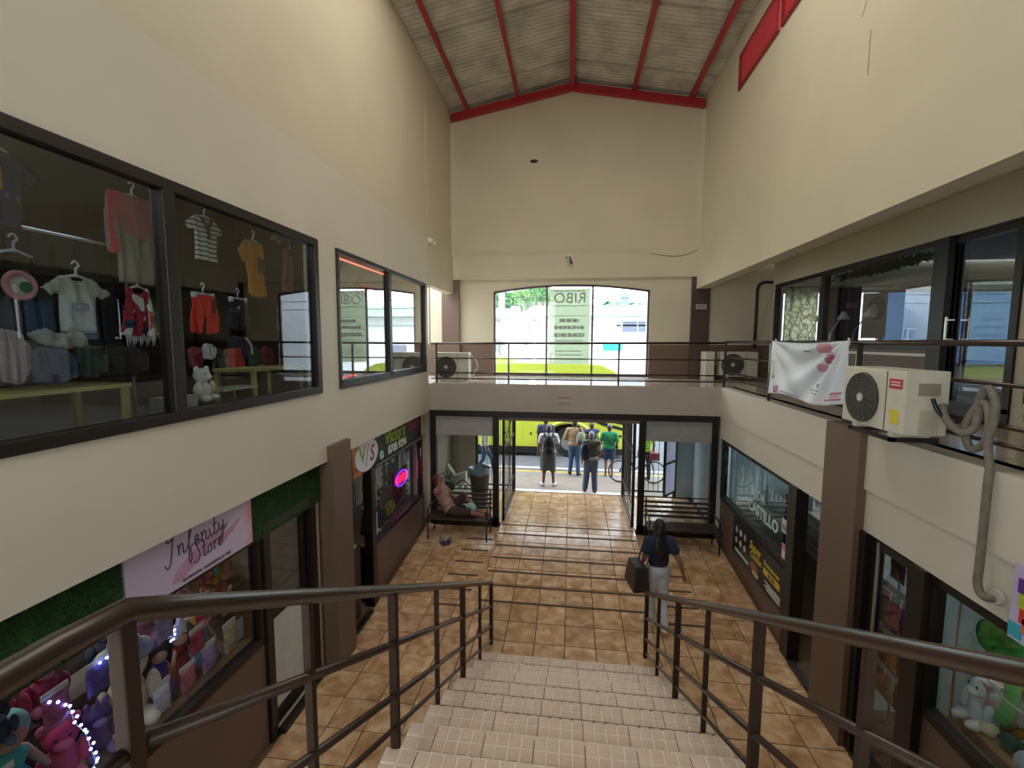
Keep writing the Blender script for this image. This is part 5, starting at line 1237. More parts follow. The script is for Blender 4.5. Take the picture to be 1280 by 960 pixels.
# snack bar furniture seen through the glass
ctr = thing('counter', (4.6, 6.2, RZ0), 'dark brown snack bar counter in the open doorway', 'counter'); B(4.3, 6.4, 5.8, 6.7, RZ0, .72).build('body', mat('4a2c22', .6, var=.15, scale=4), ctr); B(4.22, 6.45, 5.76, 6.75, .72, .86).build('worktop', mat('9aa4ac', .3), ctr)
o = B(4.4, 4.8, 5.9, 6.3, .86, 1.12).build('carton', mat('7a4a30', .7)); tag(o, 'brown carton on the snack bar counter', 'box')
o = B(4.4, 5.0, 6.34, 6.6, .86, .94).build('tray', mat('c8a888', .6)); tag(o, 'tan tray lying on the snack bar counter beside the carton', 'tray')
tv = B(7.05, 7.13, 7.6, 9.0, 1.75, 2.3).build('wall_screen', mat('30383c', .25, var=0)); tag(tv, 'dark flat screen on the pale snack bar wall', 'screen')
sh = thing('steel_counter', (4.6, 8.3, RZ0), 'steel slatted serving counter behind the snack bar glass', 'counter')
for i in range(5): B(4.2, 5.6, 7.0 + .02, 9.3, .35 + i * .17, .38 + i * .17).build('shelf', mat('a8a89e', .3, metal=.6), sh)
for x in (4.2, 5.58):
    for y in (7.0, 9.28): B(x, x + .03, y, y + .03, RZ0, 1.1).build('leg', M_EN, sh)
cab = thing('glass_food_case', (4.5, 8.8, 1.06), 'small glass food case on the steel counter', 'food case'); B(4.3, 4.9, 8.5, 9.2, 1.38, 1.44).build('lid', mat('5a5e60', .4), cab); B(4.3, 4.9, 8.5, 9.2, 1.07, 1.1).build('base', mat('8a8e90', .4), cab)
for x, y in ((4.3, 8.5), (4.87, 8.5), (4.3, 9.17), (4.87, 9.17)): B(x, x + .03, y, y + .03, 1.1, 1.38).build('corner_post', mat('c0c4c4', .3, metal=.6), cab)
B(4.31, 4.315, 8.53, 9.17, 1.1, 1.38).build('pane', G_CLEAR, cab)

# ---------------------------------------------------------------- candy and toy shop
dk = thing('display_counter', (3.8, 3.4, RZ0), 'tan display counter inside the near corner shop window', 'counter'); B(3.45, 4.6, .8, 4.20, RZ0, .78).build('body', mat('7a6248', .6), dk); B(3.42, 4.6, .8, 4.2, .78, .81).build('worktop', mat('b08a5a', .5), dk)
cn = thing('candy_rack', (3.75, 5.05, RZ0), 'wire rack of hanging candy bags behind the narrow glass door', 'rack')
for z in (1.32, .87, .45): MB().tube([(3.55, 4.66, z), (3.55, 5.46, z)], .008, 6).build('wire', mat('b8bcc0', .3, metal=.9), cn)
for y in (4.66, 5.46): MB().tube([(3.72, y, RZ0), (3.72, y, 1.75)], .012, 6).build('post', mat('b8bcc0', .3, metal=.9), cn)
B(3.535, 3.542, 4.66, 5.02, 1.32, 1.40).build('header_card', mat('6a8ad0', .5), cn); B(3.535, 3.542, 5.06, 5.46, 1.32, 1.40).build('header_card', mat('c8c4c0', .5), cn)
CC = ['c8642e', '8a2a4a', '6a2448', 'a83a50', '7a3a6a', 'b05a3a', 'd08a3a', '9a2a3a', '5a4a6a', 'b8a070']
CN = ['orange', 'wine red', 'plum', 'rose', 'violet', 'rust', 'amber', 'crimson', 'grey violet', 'straw']
for r_, (z, h) in enumerate(((.88, .42), (.46, .40), (.08, .36))):
    for k in range(5):
        i = (k + r_ * 3) % 10
        packet((3.54, 4.74 + k * .16, z), .145, h, CC[i], '%s candy bag, %s row of the wire rack, %s from the near end' % (CN[i], ('upper', 'middle', 'lower')[r_], ('first', 'second', 'third', 'fourth', 'fifth')[k]), 'candy bags on the wire rack', name='candy_bag')
for k in range(3): packet((3.56, 4.78 + k * .24, 1.46), .22, .36, ('5a4038', '6a5048', '4e3a36')[k], '%s bulky clear bag hung above the candy rack' % ('brown', 'taupe', 'umber')[k], name='hanging_bag')
plush('wig', (3.55, 3.90, 1.48), .42, '1f8a2c', 'bright green curly wig in the near corner shop window', name='curly_wig')
o = MB().tube(catmull([(3.55, 3.92, 1.52), (3.54, 3.9, 1.2), (3.53, 3.94, .98)], 5), .05, 8).build('wig_stand', mat('6fc06a', .6), smooth=True); tag(o, 'pale green stem stand holding the green wig', 'stand')
plush('dog', (3.52, 4.10, .81), .40, 'd4d8de', 'white plush dog sitting low in the near corner shop window', 'e8eaee', name='plush_dog', rz=math.pi)
plush('ball', (3.48, 3.98, .81), .13, 'ddd0b0', 'small cream ball in front of the white plush dog', name='ball')
plush('unicorn', (3.85, 4.02, .81), .55, 'cfc8c0', 'white plush unicorn with amber mane behind the dog', 'b07a2a', name='plush_unicorn', rz=math.pi)
plush('ball', (3.50, 3.83, .81), .15, '2a4a3a', 'dark green pompom ball on the tan counter', name='ball'); plush('ball', (3.56, 3.72, .81), .17, '35553e', 'moss green pompom ball on the tan counter', name='ball')
plush('bear', (3.52, 3.52, .81), .34, '6a4a8e', 'violet plush bear at the near end of the tan counter', '8a6ab0', name='plush_bear', rz=math.pi); plush('bear', (3.52, 3.30, .81), .40, 'b04a6a', 'raspberry plush bear at the near end of the tan counter', 'd080a0', name='plush_bear', rz=math.pi); plush('ball', (3.46, 3.62, .81), .18, 'a8b8c8', 'clear grey blue balloon ball near the violet bear', name='ball')
plush('doll', (3.7, 3.5, 1.0), .5, '4a7a5a', 'green dressed doll standing behind the raspberry bear', '3a2a2a', name='doll'); plush('bear', (3.8, 3.75, .81), .5, 'c8c0b4', 'cream plush bear behind the moss green pompom', 'e0dcd4', name='plush_bear', rz=math.pi); plush('bear', (4.0, 3.4, 1.3), .36, '5a5aa8', 'blue plush bear hung under the near window head', '8080c8', name='plush_bear', rz=math.pi)
for k, (y, c, l) in enumerate(((4.13, 'c09aa0', 'pinkish flat toy carton standing beside the window post'), (4.16, 'a89a84', 'tan flat toy carton behind the pinkish one'))):
    t = thing('toy_carton', (3.5 + .14 * k, y, .81), l, 'box'); B(3.46 + .16 * k, 3.58 + .16 * k, y - .12, y + .05, .81, 1.22 - .08 * k).build('carton', mat(c, .6, var=.2, scale=10), t, bevel=.004); B(3.455 + .16 * k, 3.46 + .16 * k, y - .1, y + .03, .9, 1.1 - .06 * k).build('window', mat('d8d8dc', .3), t)
o = MB().tube(catmull([(3.4, 4.15, 1.6), (3.42, 3.95, 1.3), (3.44, 3.7, 1.25)], 5), .006, 5).build('tinsel_cord', mat('b8c4b8', .4)); tag(o, 'silvery cord swagged across the corner shop glass', 'cord')
rb = thing('letter_banner', (3.03, 3.3, 2.1), 'strip of rainbow coloured letter cards on pale lilac sheet at the slab edge', 'banner')
B(3.035, 3.04, 2.5, 3.42, 2.03, 2.56).build('sheet', mat('b9aed0', .6), rb)
for k, (c, y, z) in enumerate((('5a2d82', 3.41, 2.42), ('a8b83a', 3.40, 2.32), ('c83a2a', 3.385, 2.22), ('38a0b8', 3.45, 2.10), ('d8a83a', 3.33, 2.12), ('d0692a', 3.36, 2.16), ('4a58a8', 3.25, 2.1), ('3a9a4a', 3.22, 2.3), ('d04a7a', 3.15, 2.42), ('5a2d82', 3.05, 2.3))):
    B(3.028, 3.035, y - .125, y - .035, z - .05, z + .05).build('letter_card', mat(c, .6, var=0), rb)

# ---------------------------------------------------------------- air conditioners
M_ACW = mat('c9c5b4', .45, var=.05, scale=5); M_GRILL = mat('57564f', .6, var=.1, scale=20)
def ac_unit(X, y0, y1, z0, z1, dep, axis, lbl, name='air_conditioner', badge=True):
    """outdoor condenser; axis 'x-': fan faces -x, 'y-': fan faces -y (then y0,y1 are x)"""
    t = thing(name, (X, y0, z0) if axis == 'x-' else (y0, X, z0), lbl, 'air conditioner')
    def b(a0, a1, d0, d1, c0, c1): return MB().bx(X + d0, X + d1, a0, a1, c0, c1) if axis == 'x-' else MB().bx(a0, a1, X + d0, X + d1, c0, c1)
    W = y1 - y0; H = z1 - z0; s = 1 if axis == 'y-' else -1
    fc = (y0 + W * .34) if axis == 'y-' else (y1 - W * .36); R = min(H * .42, W * .31)
    b(y0, y1, 0, dep, z0 + .02, z1).build('casing', M_ACW, t, bevel=.012)
    c = (X, fc, z0 + H * .5) if axis == 'x-' else (fc, X, z0 + H * .5); ax = 'x' if axis == 'x-' else 'y'
    MB().lathe([(0, .0), (R, .0), (R, -.012), (R * .97, -.016), (0, -.012)], c, 36, ax).build('fan_recess', mat('3c3c38', .7, var=0), t)
    g = MB()
    for k in range(1, 9):
        r = R * k / 8.3; pts = [((c[0] - .022, c[1] + r * math.cos(a), c[2] + r * math.sin(a)) if axis == 'x-' else (c[0] + r * math.cos(a), c[1] - .022, c[2] + r * math.sin(a))) for a in [i * math.pi / 14 for i in range(28)]]
        g.tube(pts, .0045, 4, closed=True)
    for k in range(8):
        a = k * math.pi / 8; u, v = math.cos(a) * R, math.sin(a) * R
        p = [((c[0] - .024, c[1] + q * u, c[2] + q * v) if axis == 'x-' else (c[0] + q * u, c[1] - .024, c[2] + q * v)) for q in (-1, 1)]; g.tube(p, .004, 4)
    g.build('fan_grille', M_GRILL, t)
    MB().lathe([(0, -.03), (R * .16, -.03), (R * .18, -.012), (0, -.012)], c, 18, ax).build('hub', mat('bdbbae', .5), t)
    sy = (y0 + W * .26) if axis == 'x-' else (y0 + W * .68)
    b(sy - .004, sy + .004, -.004, .0, z0 + .03, z1 - .01).build('seam', M_GRILL, t)
    if badge:
        yb0, yb1 = (y0 + .03, y0 + W * .22)
        rb_ = b(yb0, yb1, -.004, 0, z1 - H * .28, z1 - H * .13).build('brand_label', mat('b3263a', .5, var=0), t)
        for k in range(2): b(yb0 + .02, yb1 - .02, -.006, -.004, z1 - H * (.19 + .045 * k), z1 - H * (.17 + .045 * k)).build('label_print', mat('dcc0c4', .5), rb_)
        b(yb0 + .02, yb1 - .03, -.004, 0, z0 + H * .18, z0 + H * .40).build('energy_label', mat('d2c23a', .5), t)
    for q in (.2, .8): b(y0 + W * q - .03, y0 + W * q + .03, .02, dep - .02, z0 - .02, z0 + .02).build('foot', M_ACW, t)
    return t
a1 = ac_unit(2.70, 4.08, 4.92, 3.27, 3.82, .33, 'x-', 'large cream air conditioner bracketed outside the gallery railing above the slab')
B(2.80, 2.95, 4.066, 4.08, 3.62, 3.72).build('handle_recess', mat('8a8474', .6), a1); B(2.82, 2.96, 4.07, 4.08, 3.30, 3.50).build('valve_cover', mat('b3ad98', .5), a1)
br = thing('wall_bracket', (2.9, 4.5, 3.2), 'black steel bracket under the large cream air conditioner', 'bracket')
for y in (4.22, 4.78): B(2.70, 3.07, y - .02, y + .02, 3.21, 3.25).build('arm', M_BLACK, br)
B(2.70, 2.74, 4.2, 4.8, 3.21, 3.245).build('bar', M_BLACK, br)
ac_unit(9.86, -3.0, -2.24, 3.16, 3.80, .3, 'y-', 'cream air conditioner standing on the balcony edge by the side wall', badge=False)
o = MB().tube(catmull([(-2.22, 9.98, 3.74), (-2.10, 10.0, 3.62), (-2.06, 10.0, 3.46), (-2.14, 10.0, 3.36), (-2.16, 10.0, 3.2)], 5), .022, 8).build('coolant_pipe', mat('c9cfca', .5), smooth=True); tag(o, 'white wrapped pipes looping beside the balcony air conditioner', 'pipe')
B(-3.0, -2.3, 9.84, 10.1, UP, 3.15).build('support_strip', mat('d8d6cf', .5))['kind'] = 'structure'
ac_unit(11.55, 3.55, 4.42, 3.2, 3.82, .3, 'y-', 'air conditioner on the gallery floor behind the corner railing post', badge=False)
o = B(3.2, 3.42, 11.5, 11.9, UP, 3.82).build('air_conditioner', M_ACW, bevel=.015); tag(o, 'narrow upright white unit standing against the brown corner column', 'air conditioner')
# drain hose and coolant pipe from the big unit
o = MB().tube(catmull([(2.98, 4.07, 3.55), (2.96, 4.0, 3.45), (3.0, 3.9, 3.36), (3.06, 3.86, 3.42), (3.07, 3.86, 3.62), (3.06, 3.78, 3.72), (3.05, 3.70, 3.60), (3.04, 3.72, 3.36), (3.05, 3.86, 3.24), (3.06, 3.95, 3.40), (3.07, 3.84, 3.60), (3.05, 3.74, 3.52), (3.03, 3.70, 3.28), (3.02, 3.66, 3.16), (3.01, 3.65, 3.0), (3.01, 3.65, 2.45), (3.01, 3.65, 2.28), (3.01, 3.60, 2.21), (3.03, 3.53, 2.23), (3.06, 3.52, 2.25)], 6), .028, 8).build('coolant_pipe', mat('746d60', .7, var=.2, scale=20), smooth=True); tag(o, 'grey wrapped coolant pipe coiled beside the big unit and running down the slab', 'pipe')
o = MB().tube(catmull([(2.9, 4.068, 3.6), (2.92, 4.03, 3.5), (2.99, 4.0, 3.43), (3.06, 3.98, 3.44)], 5), .016, 6).build('cable_tail', M_BLACK, smooth=True); tag(o, 'short black cable on the side of the big air conditioner', 'cable')
o = MB().lathe([(.05, -.01), (.06, .01), (0, .012)], (3.03, 3.52, 2.25), 14, 'x').build('pipe_sleeve', mat('b0aa9c', .6)); tag(o, 'round wall sleeve where the coolant pipe enters the slab', 'sleeve')

# banner tied to the railing
def _ban(t, b):
    x = t.nodes.new('ShaderNodeTexCoord'); n = t.nodes.new('ShaderNodeTexNoise'); n.inputs['Scale'].default_value = 1.6; n.inputs['Detail'].default_value = 1; t.links.new(x.outputs['Object'], n.inputs['Vector'])
    r = t.nodes.new('ShaderNodeValToRGB'); e = r.color_ramp.elements; e[0].position = .3; e[0].color = (*lin('c3d0dc'), 1); e[1].position = .62; e[1].color = (*lin('dcdfe6'), 1)
    t.links.new(n.outputs['Fac'], r.inputs[0]); t.links.new(r.outputs[0], b.inputs['Base Color']); b.inputs['Roughness'].default_value = .45
bn = thing('cloth_banner', (3.06, 6.4, 3.27), 'white printed banner hung inside out on the gallery railing with deep creases', 'banner')
def banner_pt(u, v):
    y = 7.40 - 1.93 * u; zt = 4.07 - .03 * math.sin(math.pi * u); zb = 3.27 + .10 * u ** 2 + .04 * math.sin(2 * math.pi * u); z = zt + (zb - zt) * v
    r1 = math.hypot(1.93 * (.97 - u), .8 * v); f1 = math.atan2(.8 * v, max(.001, 1.93 * (.97 - u) + .02)); r2 = math.hypot(1.93 * (u - .03), .8 * v); f2 = math.atan2(.8 * v, max(.001, 1.93 * (u - .03) + .02))
    x = 3.02 - .045 * math.sin(f1 * 15) * min(1, r1 * 2.2) * math.exp(-r1 * .9) - .03 * math.sin(f2 * 11 + 1) * min(1, r2 * 2.5) * math.exp(-r2 * 1.3)
    return (x - .03 * v, y, z)
def banner_patch(u0, u1, v0, v1, nu, nv, off, th=.004):
    vs = []; fs = []
    for s in (0, 1):
        for i in range(nu + 1):
            for j in range(nv + 1):
                p = banner_pt(u0 + (u1 - u0) * i / nu, v0 + (v1 - v0) * j / nv); vs.append((p[0] - off - s * th, p[1], p[2]))
    n = (nu + 1) * (nv + 1); id_ = lambda i, j, s: s * n + i * (nv + 1) + j
    for i in range(nu):
        for j in range(nv): fs += [(id_(i, j, 0), id_(i, j + 1, 0), id_(i + 1, j + 1, 0), id_(i + 1, j, 0)), (id_(i, j, 1), id_(i + 1, j, 1), id_(i + 1, j + 1, 1), id_(i, j + 1, 1))]
    for i in range(nu): fs += [(id_(i, 0, 0), id_(i + 1, 0, 0), id_(i + 1, 0, 1), id_(i, 0, 1)), (id_(i, nv, 0), id_(i, nv, 1), id_(i + 1, nv, 1), id_(i + 1, nv, 0))]
    for j in range(nv): fs += [(id_(0, j, 0), id_(0, j, 1), id_(0, j + 1, 1), id_(0, j + 1, 0)), (id_(nu, j, 0), id_(nu, j + 1, 0), id_(nu, j + 1, 1), id_(nu, j, 1))]
    return MB().add(vs, fs)
banner_patch(0, 1, 0, 1, 70, 36, 0).build('cloth', ramp_mat('banner_cloth', _ban), bn, smooth=True)
for u0, u1, v0, v1, c in ((.70, .84, .02, .16, 'c98a98'), (.80, .87, .16, .34, 'a85a6c'), (.72, .80, .34, .46, 'c08898'), (.09, .19, .84, .97, 'a06a8c'), (.85, .97, .80, .84, 'c07a90'), (.80, .97, .90, .93, 'b86a84'), (.84, .96, .86, .88, 'c88aa0'), (.03, .10, .3, .7, 'c3d6c0'), (.2, .5, .93, .96, 'b8a8c0'), (.53, .62, .13, .15, '6a6f7a'), (.70, .74, .66, .71, '3a3f4c'), (.62, .76, .76, .78, '9aa0b0'), (.64, .74, .81, .83, '9aa0b0')):
    banner_patch(u0, u1, v0, v1, 6, 4, .005, .002).build('print', mat(c, .5, var=.05), bn, smooth=True)
for u in (.02, .97): MB().tube([(3.06, 7.40 - 1.93 * u, 4.02), (3.05, 7.40 - 1.93 * u, 4.10)], .012, 6).build('tie', M_WHITE, bn)

# ---------------------------------------------------------------- gallery shop interior and wall fittings
G_BLUE = glass_mat((.17, .235, .31), 1.5, 0, 1.0)
gw = struct('window_11')
for x in (5.05, 7.35, 9.2, 10.45): B(x - .05, x + .05, YW + .02, YW + .12, 3.5, 5.3).build('mullion', mat('6a5560', .5), gw)
B(5.0, 10.5, YW + .02, YW + .12, 5.24, 5.3).build('frame_head', mat('6a5560', .5), gw); B(5.0, 10.5, YW + .02, YW + .12, 3.5, 3.56).build('frame_sill', mat('6a5560', .5), gw)
for a, b in ((5.1, 7.3), (7.4, 9.15), (9.25, 10.4)): B(a, b, YW + .066, YW + .072, 3.54, 5.26).build('pane', G_ARCH if a < 6 else G_BLUE, gw)
rod = thing('curtain_rod', (6, 11.86, 5.36), 'thin curtain rod above the patterned and navy curtains', 'curtain rod'); MB().tube([(5.04, 11.86, 5.36), (7.4, 11.86, 5.36)], .012, 6).build('bar', M_FRAME, rod)
def curtain(x0, x1, m, lbl, zb=3.3):
    n = 60; vs = []; fs = []
    for i in range(n + 1):
        u = i / n; x = x0 + (x1 - x0) * u
        for z in (5.34, zb):
            y = 11.84 + .03 * math.sin(u * (x1 - x0) * 34); vs += [(x, y, z), (x, y + .006, z)]
    for i in range(n): a = i * 4; fs += [(a, a + 4, a + 6, a + 2), (a + 1, a + 3, a + 7, a + 5), (a, a + 1, a + 5, a + 4), (a + 2, a + 6, a + 7, a + 3)]
    o = MB().add(vs, fs).build('curtain', m, smooth=True); tag(o, lbl, 'curtain')
def _lace(t, b):
    x = t.nodes.new('ShaderNodeTexCoord'); v = t.nodes.new('ShaderNodeTexVoronoi'); v.feature = 'DISTANCE_TO_EDGE'; v.inputs['Scale'].default_value = 7; t.links.new(x.outputs['Object'], v.inputs['Vector'])
    r = t.nodes.new('ShaderNodeValToRGB'); e = r.color_ramp.elements; e[0].position = .04; e[0].color = (*lin('a9a68c'), 1); e[1].position = .12; e[1].color = (*lin('dcd9c4'), 1); t.links.new(v.outputs['Distance'], r.inputs[0])
    o = [n for n in t.nodes if n.type == 'OUTPUT_MATERIAL'][0]; mx = t.nodes.new('ShaderNodeMixShader'); tl = t.nodes.new('ShaderNodeBsdfTranslucent'); t.links.new(r.outputs[0], tl.inputs[0]); t.links.new(r.outputs[0], b.inputs['Base Color'])
    mx.inputs[0].default_value = .75; t.links.new(b.outputs[0], mx.inputs[1]); t.links.new(tl.outputs[0], mx.inputs[2]); t.links.new(mx.outputs[0], o.inputs[0])
curtain(5.06, 5.80, ramp_mat('lace', _lace), 'cream curtain with ring pattern behind the gallery shop glass'); curtain(5.82, 6.74, mat('1c2640', .85, var=.1), 'navy curtain next to the cream patterned curtain')
po = thing('portrait_poster', (7.02, 11.8, 4.2), 'grey portrait poster of a head with dark hair beside the navy curtain', 'poster'); B(6.76, 7.28, 11.79, 11.81, 4.15, 5.2).build('sheet', mat('8f8a8c', .6, var=.1), po)
MB().ell((7.05, 11.785, 4.85), (.2, .012, .27)).build('hair_print', mat('2a2326', .6), po, smooth=True); MB().ell((6.98, 11.775, 4.78), (.11, .012, .17)).build('face_print', mat('b3968a', .6), po, smooth=True)
def gooseneck(p, lbl, flip=1):
    t = thing('desk_lamp', p, lbl, 'lamp'); x, y, z = p
    MB().tube([(x, y, z), (x + .02, y - .02 * flip, z + .28), (x + .05, y - .36 * flip, z + .62)], .012, 6).build('arm', mat('b8bcc0', .3, metal=.7), t)
    MB().lathe([(.03, .1), (.05, .06), (.12, -.06), (.11, -.06), (.04, .05)], (x + .05, y - .40 * flip, z + .6), 16).build('lamp_shade', mat('c8c9c4', .4), t, smooth=True); MB().lathe([(.1, 0), (.1, .02), (0, .03)], (x, y, z), 16).build('base', mat('b8bcc0', .3, metal=.7), t)
tb_ = thing('work_table', (5.45, 10.3, UP), 'long salon work table behind the gallery glass', 'table'); B(5.2, 5.8, 8.6, 11.6, 3.93, 3.98).build('table_top', M_WHITE, tb_)
for x in (5.24, 5.76):
    for y in (8.65, 11.55): B(x - .02, x + .02, y - .02, y + .02, UP, 3.93).build('leg', M_FRAME, tb_)
gooseneck((5.4, 11.4, 3.98), 'jointed work lamp with cone shade in front of the cream curtain'); gooseneck((5.45, 10.6, 3.98), 'jointed work lamp with cone shade in front of the navy curtain'); gooseneck((5.4, 9.7, 3.98), 'pale jointed work lamp with bright head beside the mullion')
gd = thing('leaf_garland', (GX + .12, 8.3, 5.1), 'dark green leaf garland trailing under the gallery window head', 'garland')
leaf_cloud((GX + .12, 8.3, 5.26), (.05, 1.4, .09), 700, .045, random.Random(11), 'foliage', mat('2c3a2c', .8, var=.2), gd)
dsk = thing('flower_display', (8.3, 11.7, 4.1), 'small red flower display in the gallery street window', 'flowers'); MB().lathe([(.08, 0), (.1, .2)], (8.3, 11.7, 3.55), 12).build('pot', M_DKBROWN, dsk); leaf_cloud((8.3, 11.7, 4.05), (.28, .1, .32), 160, .07, random.Random(2), 'flowers', mat('b8553a', .7, var=.2), dsk)
o = MB().tube([(4.83, 12.0, 5.50), (4.62, 11.96, 5.50), (4.52, 11.97, 5.45), (4.48, 11.98, 5.34), (4.48, 11.98, 3.9)], .035, 8).build('insulated_pipe', mat('2a2522', .7, var=.2, scale=20), smooth=True); tag(o, 'black insulated pipe bending down the wall beside the gallery shop window', 'pipe')
o = MB().tube([(4.84, 11.8, 5.38), (4.7, 11.98, 4.9), (4.6, 11.99, 4.2)], .01, 5).build('thin_cable', mat('b8ae98', .6)); tag(o, 'thin pale cable slanting down beside the black insulated pipe', 'cable')
o = B(3.05, 3.30, 11.925, 11.955, 4.86, 4.98).build('exit_sign', mat('b8a4a8', .5)); tag(o, 'small pale arrow plate on the brown corner column', 'sign')
MB().prism([(3.07, 4.92), (3.12, 4.96), (3.12, 4.88)], 'y', 11.918, 11.925).build('arrow', M_INK, o)
for z in (4.945, 4.90): B(3.14, 3.27, 11.919, 11.925, z - .01, z + .012).build('lettering', mat('8a7478', .5), o)
pl = thing('notice_plate', (-.13, 9.77, 2.72), 'faint beige notice plate fixed on the balcony edge above the entrance', 'plate'); B(-.29, .03, 9.768, 9.778, 2.72, 2.86).build('plate', mat('b3a794', .6), pl); B(-.29, .03, 9.764, 9.768, 2.83, 2.87).build('band', mat('9a8478', .6), pl); B(-.27, .01, 9.764, 9.768, 2.73, 2.75).build('band', mat('8d8274', .6), pl)
sc = thing('security_camera', (-.07, 11.93, 6.1), 'twin security camera mounted on the beam above the arched window', 'camera')
MB().lathe([(.05, 0), (.05, -.03)], (-.07, 11.95, 6.2), 12, 'y').build('mount', M_WHITE, sc); MB().ell((-.13, 11.86, 6.16), (.055, .06, .055)).build('dome', mat('d0d0cc', .4), sc, smooth=True); MB().ell((-.15, 11.81, 6.15), (.025, .02, .025)).build('lens', M_BLACK, sc, smooth=True)
MB().tube([(-.07, 11.92, 6.2), (-.05, 11.86, 6.08)], .02, 6).build('neck', mat('4a443e', .5), sc); MB().ell((-.03, 11.83, 6.03), (.04, .06, .04)).build('camera_body', mat('3a3632', .5), sc, smooth=True)
o = MB().ell((-1.0, 11.995, 8.58), (.10, .02, .045)).build('vent_hole', M_BLACK, smooth=True); tag(o, 'small dark round hole fitting high on the gable wall', 'fitting')
o = MB().tube(catmull([(1.9, 11.94, 6.24), (2.3, 11.94, 6.17), (2.7, 11.94, 6.17), (3.03, 11.94, 6.3)], 6), .010, 5).build('loose_cable', mat('8f7f68', .7)); tag(o, 'loose cable sagging across the beam towards the side wall', 'cable')
cb_ = thing('conduit_box', (-3.06, 9.9, 6.2), 'white conduit box on the ledge with a thin tube rising up the wall', 'junction box'); B(-3.10, -3.04, 9.82, 10.02, 6.18, 6.28).build('box', M_WHITE, cb_, bevel=.01); MB().tube([(-3.146, 9.86, 6.27), (-3.146, 9.86, 9.2)], .005, 6).build('tube', M_WALL, cb_); MB().ell((-3.02, 10.06, 6.2), (.03, .05, .03)).build('lamp_head', M_WHITE, cb_, smooth=True)
o = MB().tube(catmull([(-3.085, 9.64, 5.18), (-3.075, 9.66, 5.26), (-3.07, 9.72, 5.24), (-3.07, 9.76, 5.1), (-3.07, 9.76, 4.0), (-3.06, 9.8, 3.9), (-3.0, 9.88, 3.84)], 5), .016, 6).build('white_conduit', mat('c9c4b4', .5), smooth=True); tag(o, 'pale conduit curving down beside the second window to the balcony unit', 'pipe')
# red light tube and stickers of the second upper window
lt = thing('led_strip', (-3.16, 6.7, 5.18), 'glowing orange red light strip under the head of the second upper window', 'light strip'); MB().tube([(-3.16, 5.9, 5.17), (-3.16, 7.52, 5.17)], .012, 6).build('tube', mat('ff8a70', .4, var=0, emit='ff6a50', estr=5), lt)
st = thing('paper_star', (-3.2, 6.65, 4.75), 'ochre paper star stuck inside the second upper window', 'star'); MB().prism([(6.62 + (.20 if i % 2 == 0 else .085) * math.sin(i * math.pi / 5), 4.82 + (.20 if i % 2 == 0 else .085) * math.cos(i * math.pi / 5)) for i in range(10)], 'x', -3.165, -3.155).build('card', mat('b9813a', .6), st)
for y, z, c, l in ((7.35, 4.86, 'e0405c', 'pink red balloon by the mullion of the second upper window'), (5.98, 4.6, 'd8488a', 'magenta balloon at the near edge of the second upper window'), (7.95, 4.82, '7a2a4a', 'dark plum balloon past the mullion of the second upper window')):
    t = thing('balloon', (-3.35, y, z), l, 'balloon'); MB().ell((-3.36, y, z), (.11, .12, .16)).build('skin', mat(c, .3, var=0), t, smooth=True); MB().lathe([(.02, 0), (.004, .03)], (-3.36, y, z - .18), 8).build('knot', mat(c, .3, var=0), t)
ds = thing('dress_stand', (-3.7, 6.8, UP), 'slim orange draped display stand behind the second upper window', 'stand'); MB().lathe([(.12, 0), (.03, .03), (.03, .9), (.10, 1.0), (.12, 1.2), (.08, 1.4), (.03, 1.46), (0, 1.5)], (-3.7, 6.8, UP), 14).build('body', mat('b0524a', .7, var=.2), ds, smooth=True)
for y, c, l in ((8.0, 'b0405a', 'crimson folded cloth standing in the second upper window sill'), (8.35, '2f5058', 'teal cloth standing in the second upper window sill'), (8.6, '8aa4ac', 'pale blue cloth standing in the second upper window sill'), (9.05, 'b8b2a6', 'tall off white cloth hanging at the far end of the second upper window')):
    garment('fold', y, 3.95 if y < 9 else 4.5, .26, .45 if y < 9 else .95, cl(c), l, 'garment', x=-3.4, hang=None)
for k in range(2): 
    t = text_mb(('AME', 'LA')[k], .2, onL(6.55, 4.28 - .34 * k, -3.15), thick=.003).build('window_lettering', mat('8a8078', .5)); tag(t, ('large dark sticker letters across the first pane of the second upper window', 'small sticker letters under the large lettering on the second upper window')[k], 'lettering')

# ---------------------------------------------------------------- entrance vestibule things
bn_ = thing('trash_bin', (-2.2, 10.9, 0), 'grey tapered trash bin with blue grey liner beyond the entrance glass', 'bin')
MB().lathe([(.19, 0), (.19, .02), (.25, .86), (.262, .88), (.25, .88), (.235, .84), (.2, .3), (0, .3)], (-2.2, 10.9, .0), 26).build('body', mat('54524f', .6, var=.08), bn_, smooth=True)
r = random.Random(1); vs = []; fs = []; n = 28
for i in range(n):
    a = 2 * math.pi * i / n
    for R_, z in ((.245, .80), (.272, .93), (.25, .95), (.20, .72)): vs.append((-2.2 + (R_ + r.uniform(-.008, .012)) * math.cos(a), 10.9 + (R_ + r.uniform(-.008, .012)) * math.sin(a), z + r.uniform(-.03, .02)))
for i in range(n):
    for k in range(3): a, b = i * 4 + k, ((i + 1) % n) * 4 + k; fs.append((a, b, b + 1, a + 1))
MB().add(vs, fs).build('liner', mat('9fb0c2', .35, var=.1), bn_, smooth=True)
pw = struct('planter_wall'); B(-3.2, -2.62, 10.4, 12.0, 0, .34).build('planter', mat('b8b0a0', .6), pw, bevel=.01)
pp = thing('potted_plant', (-2.95, 10.9, .34), 'potted strappy green plant on the low planter ledge', 'plant')
MB().lathe([(.10, 0), (.14, .22), (.15, .24), (.12, .22)], (-2.95, 10.9, .34), 16).build('pot', mat('6f7a6a', .6), pp, smooth=True)
r = random.Random(6)
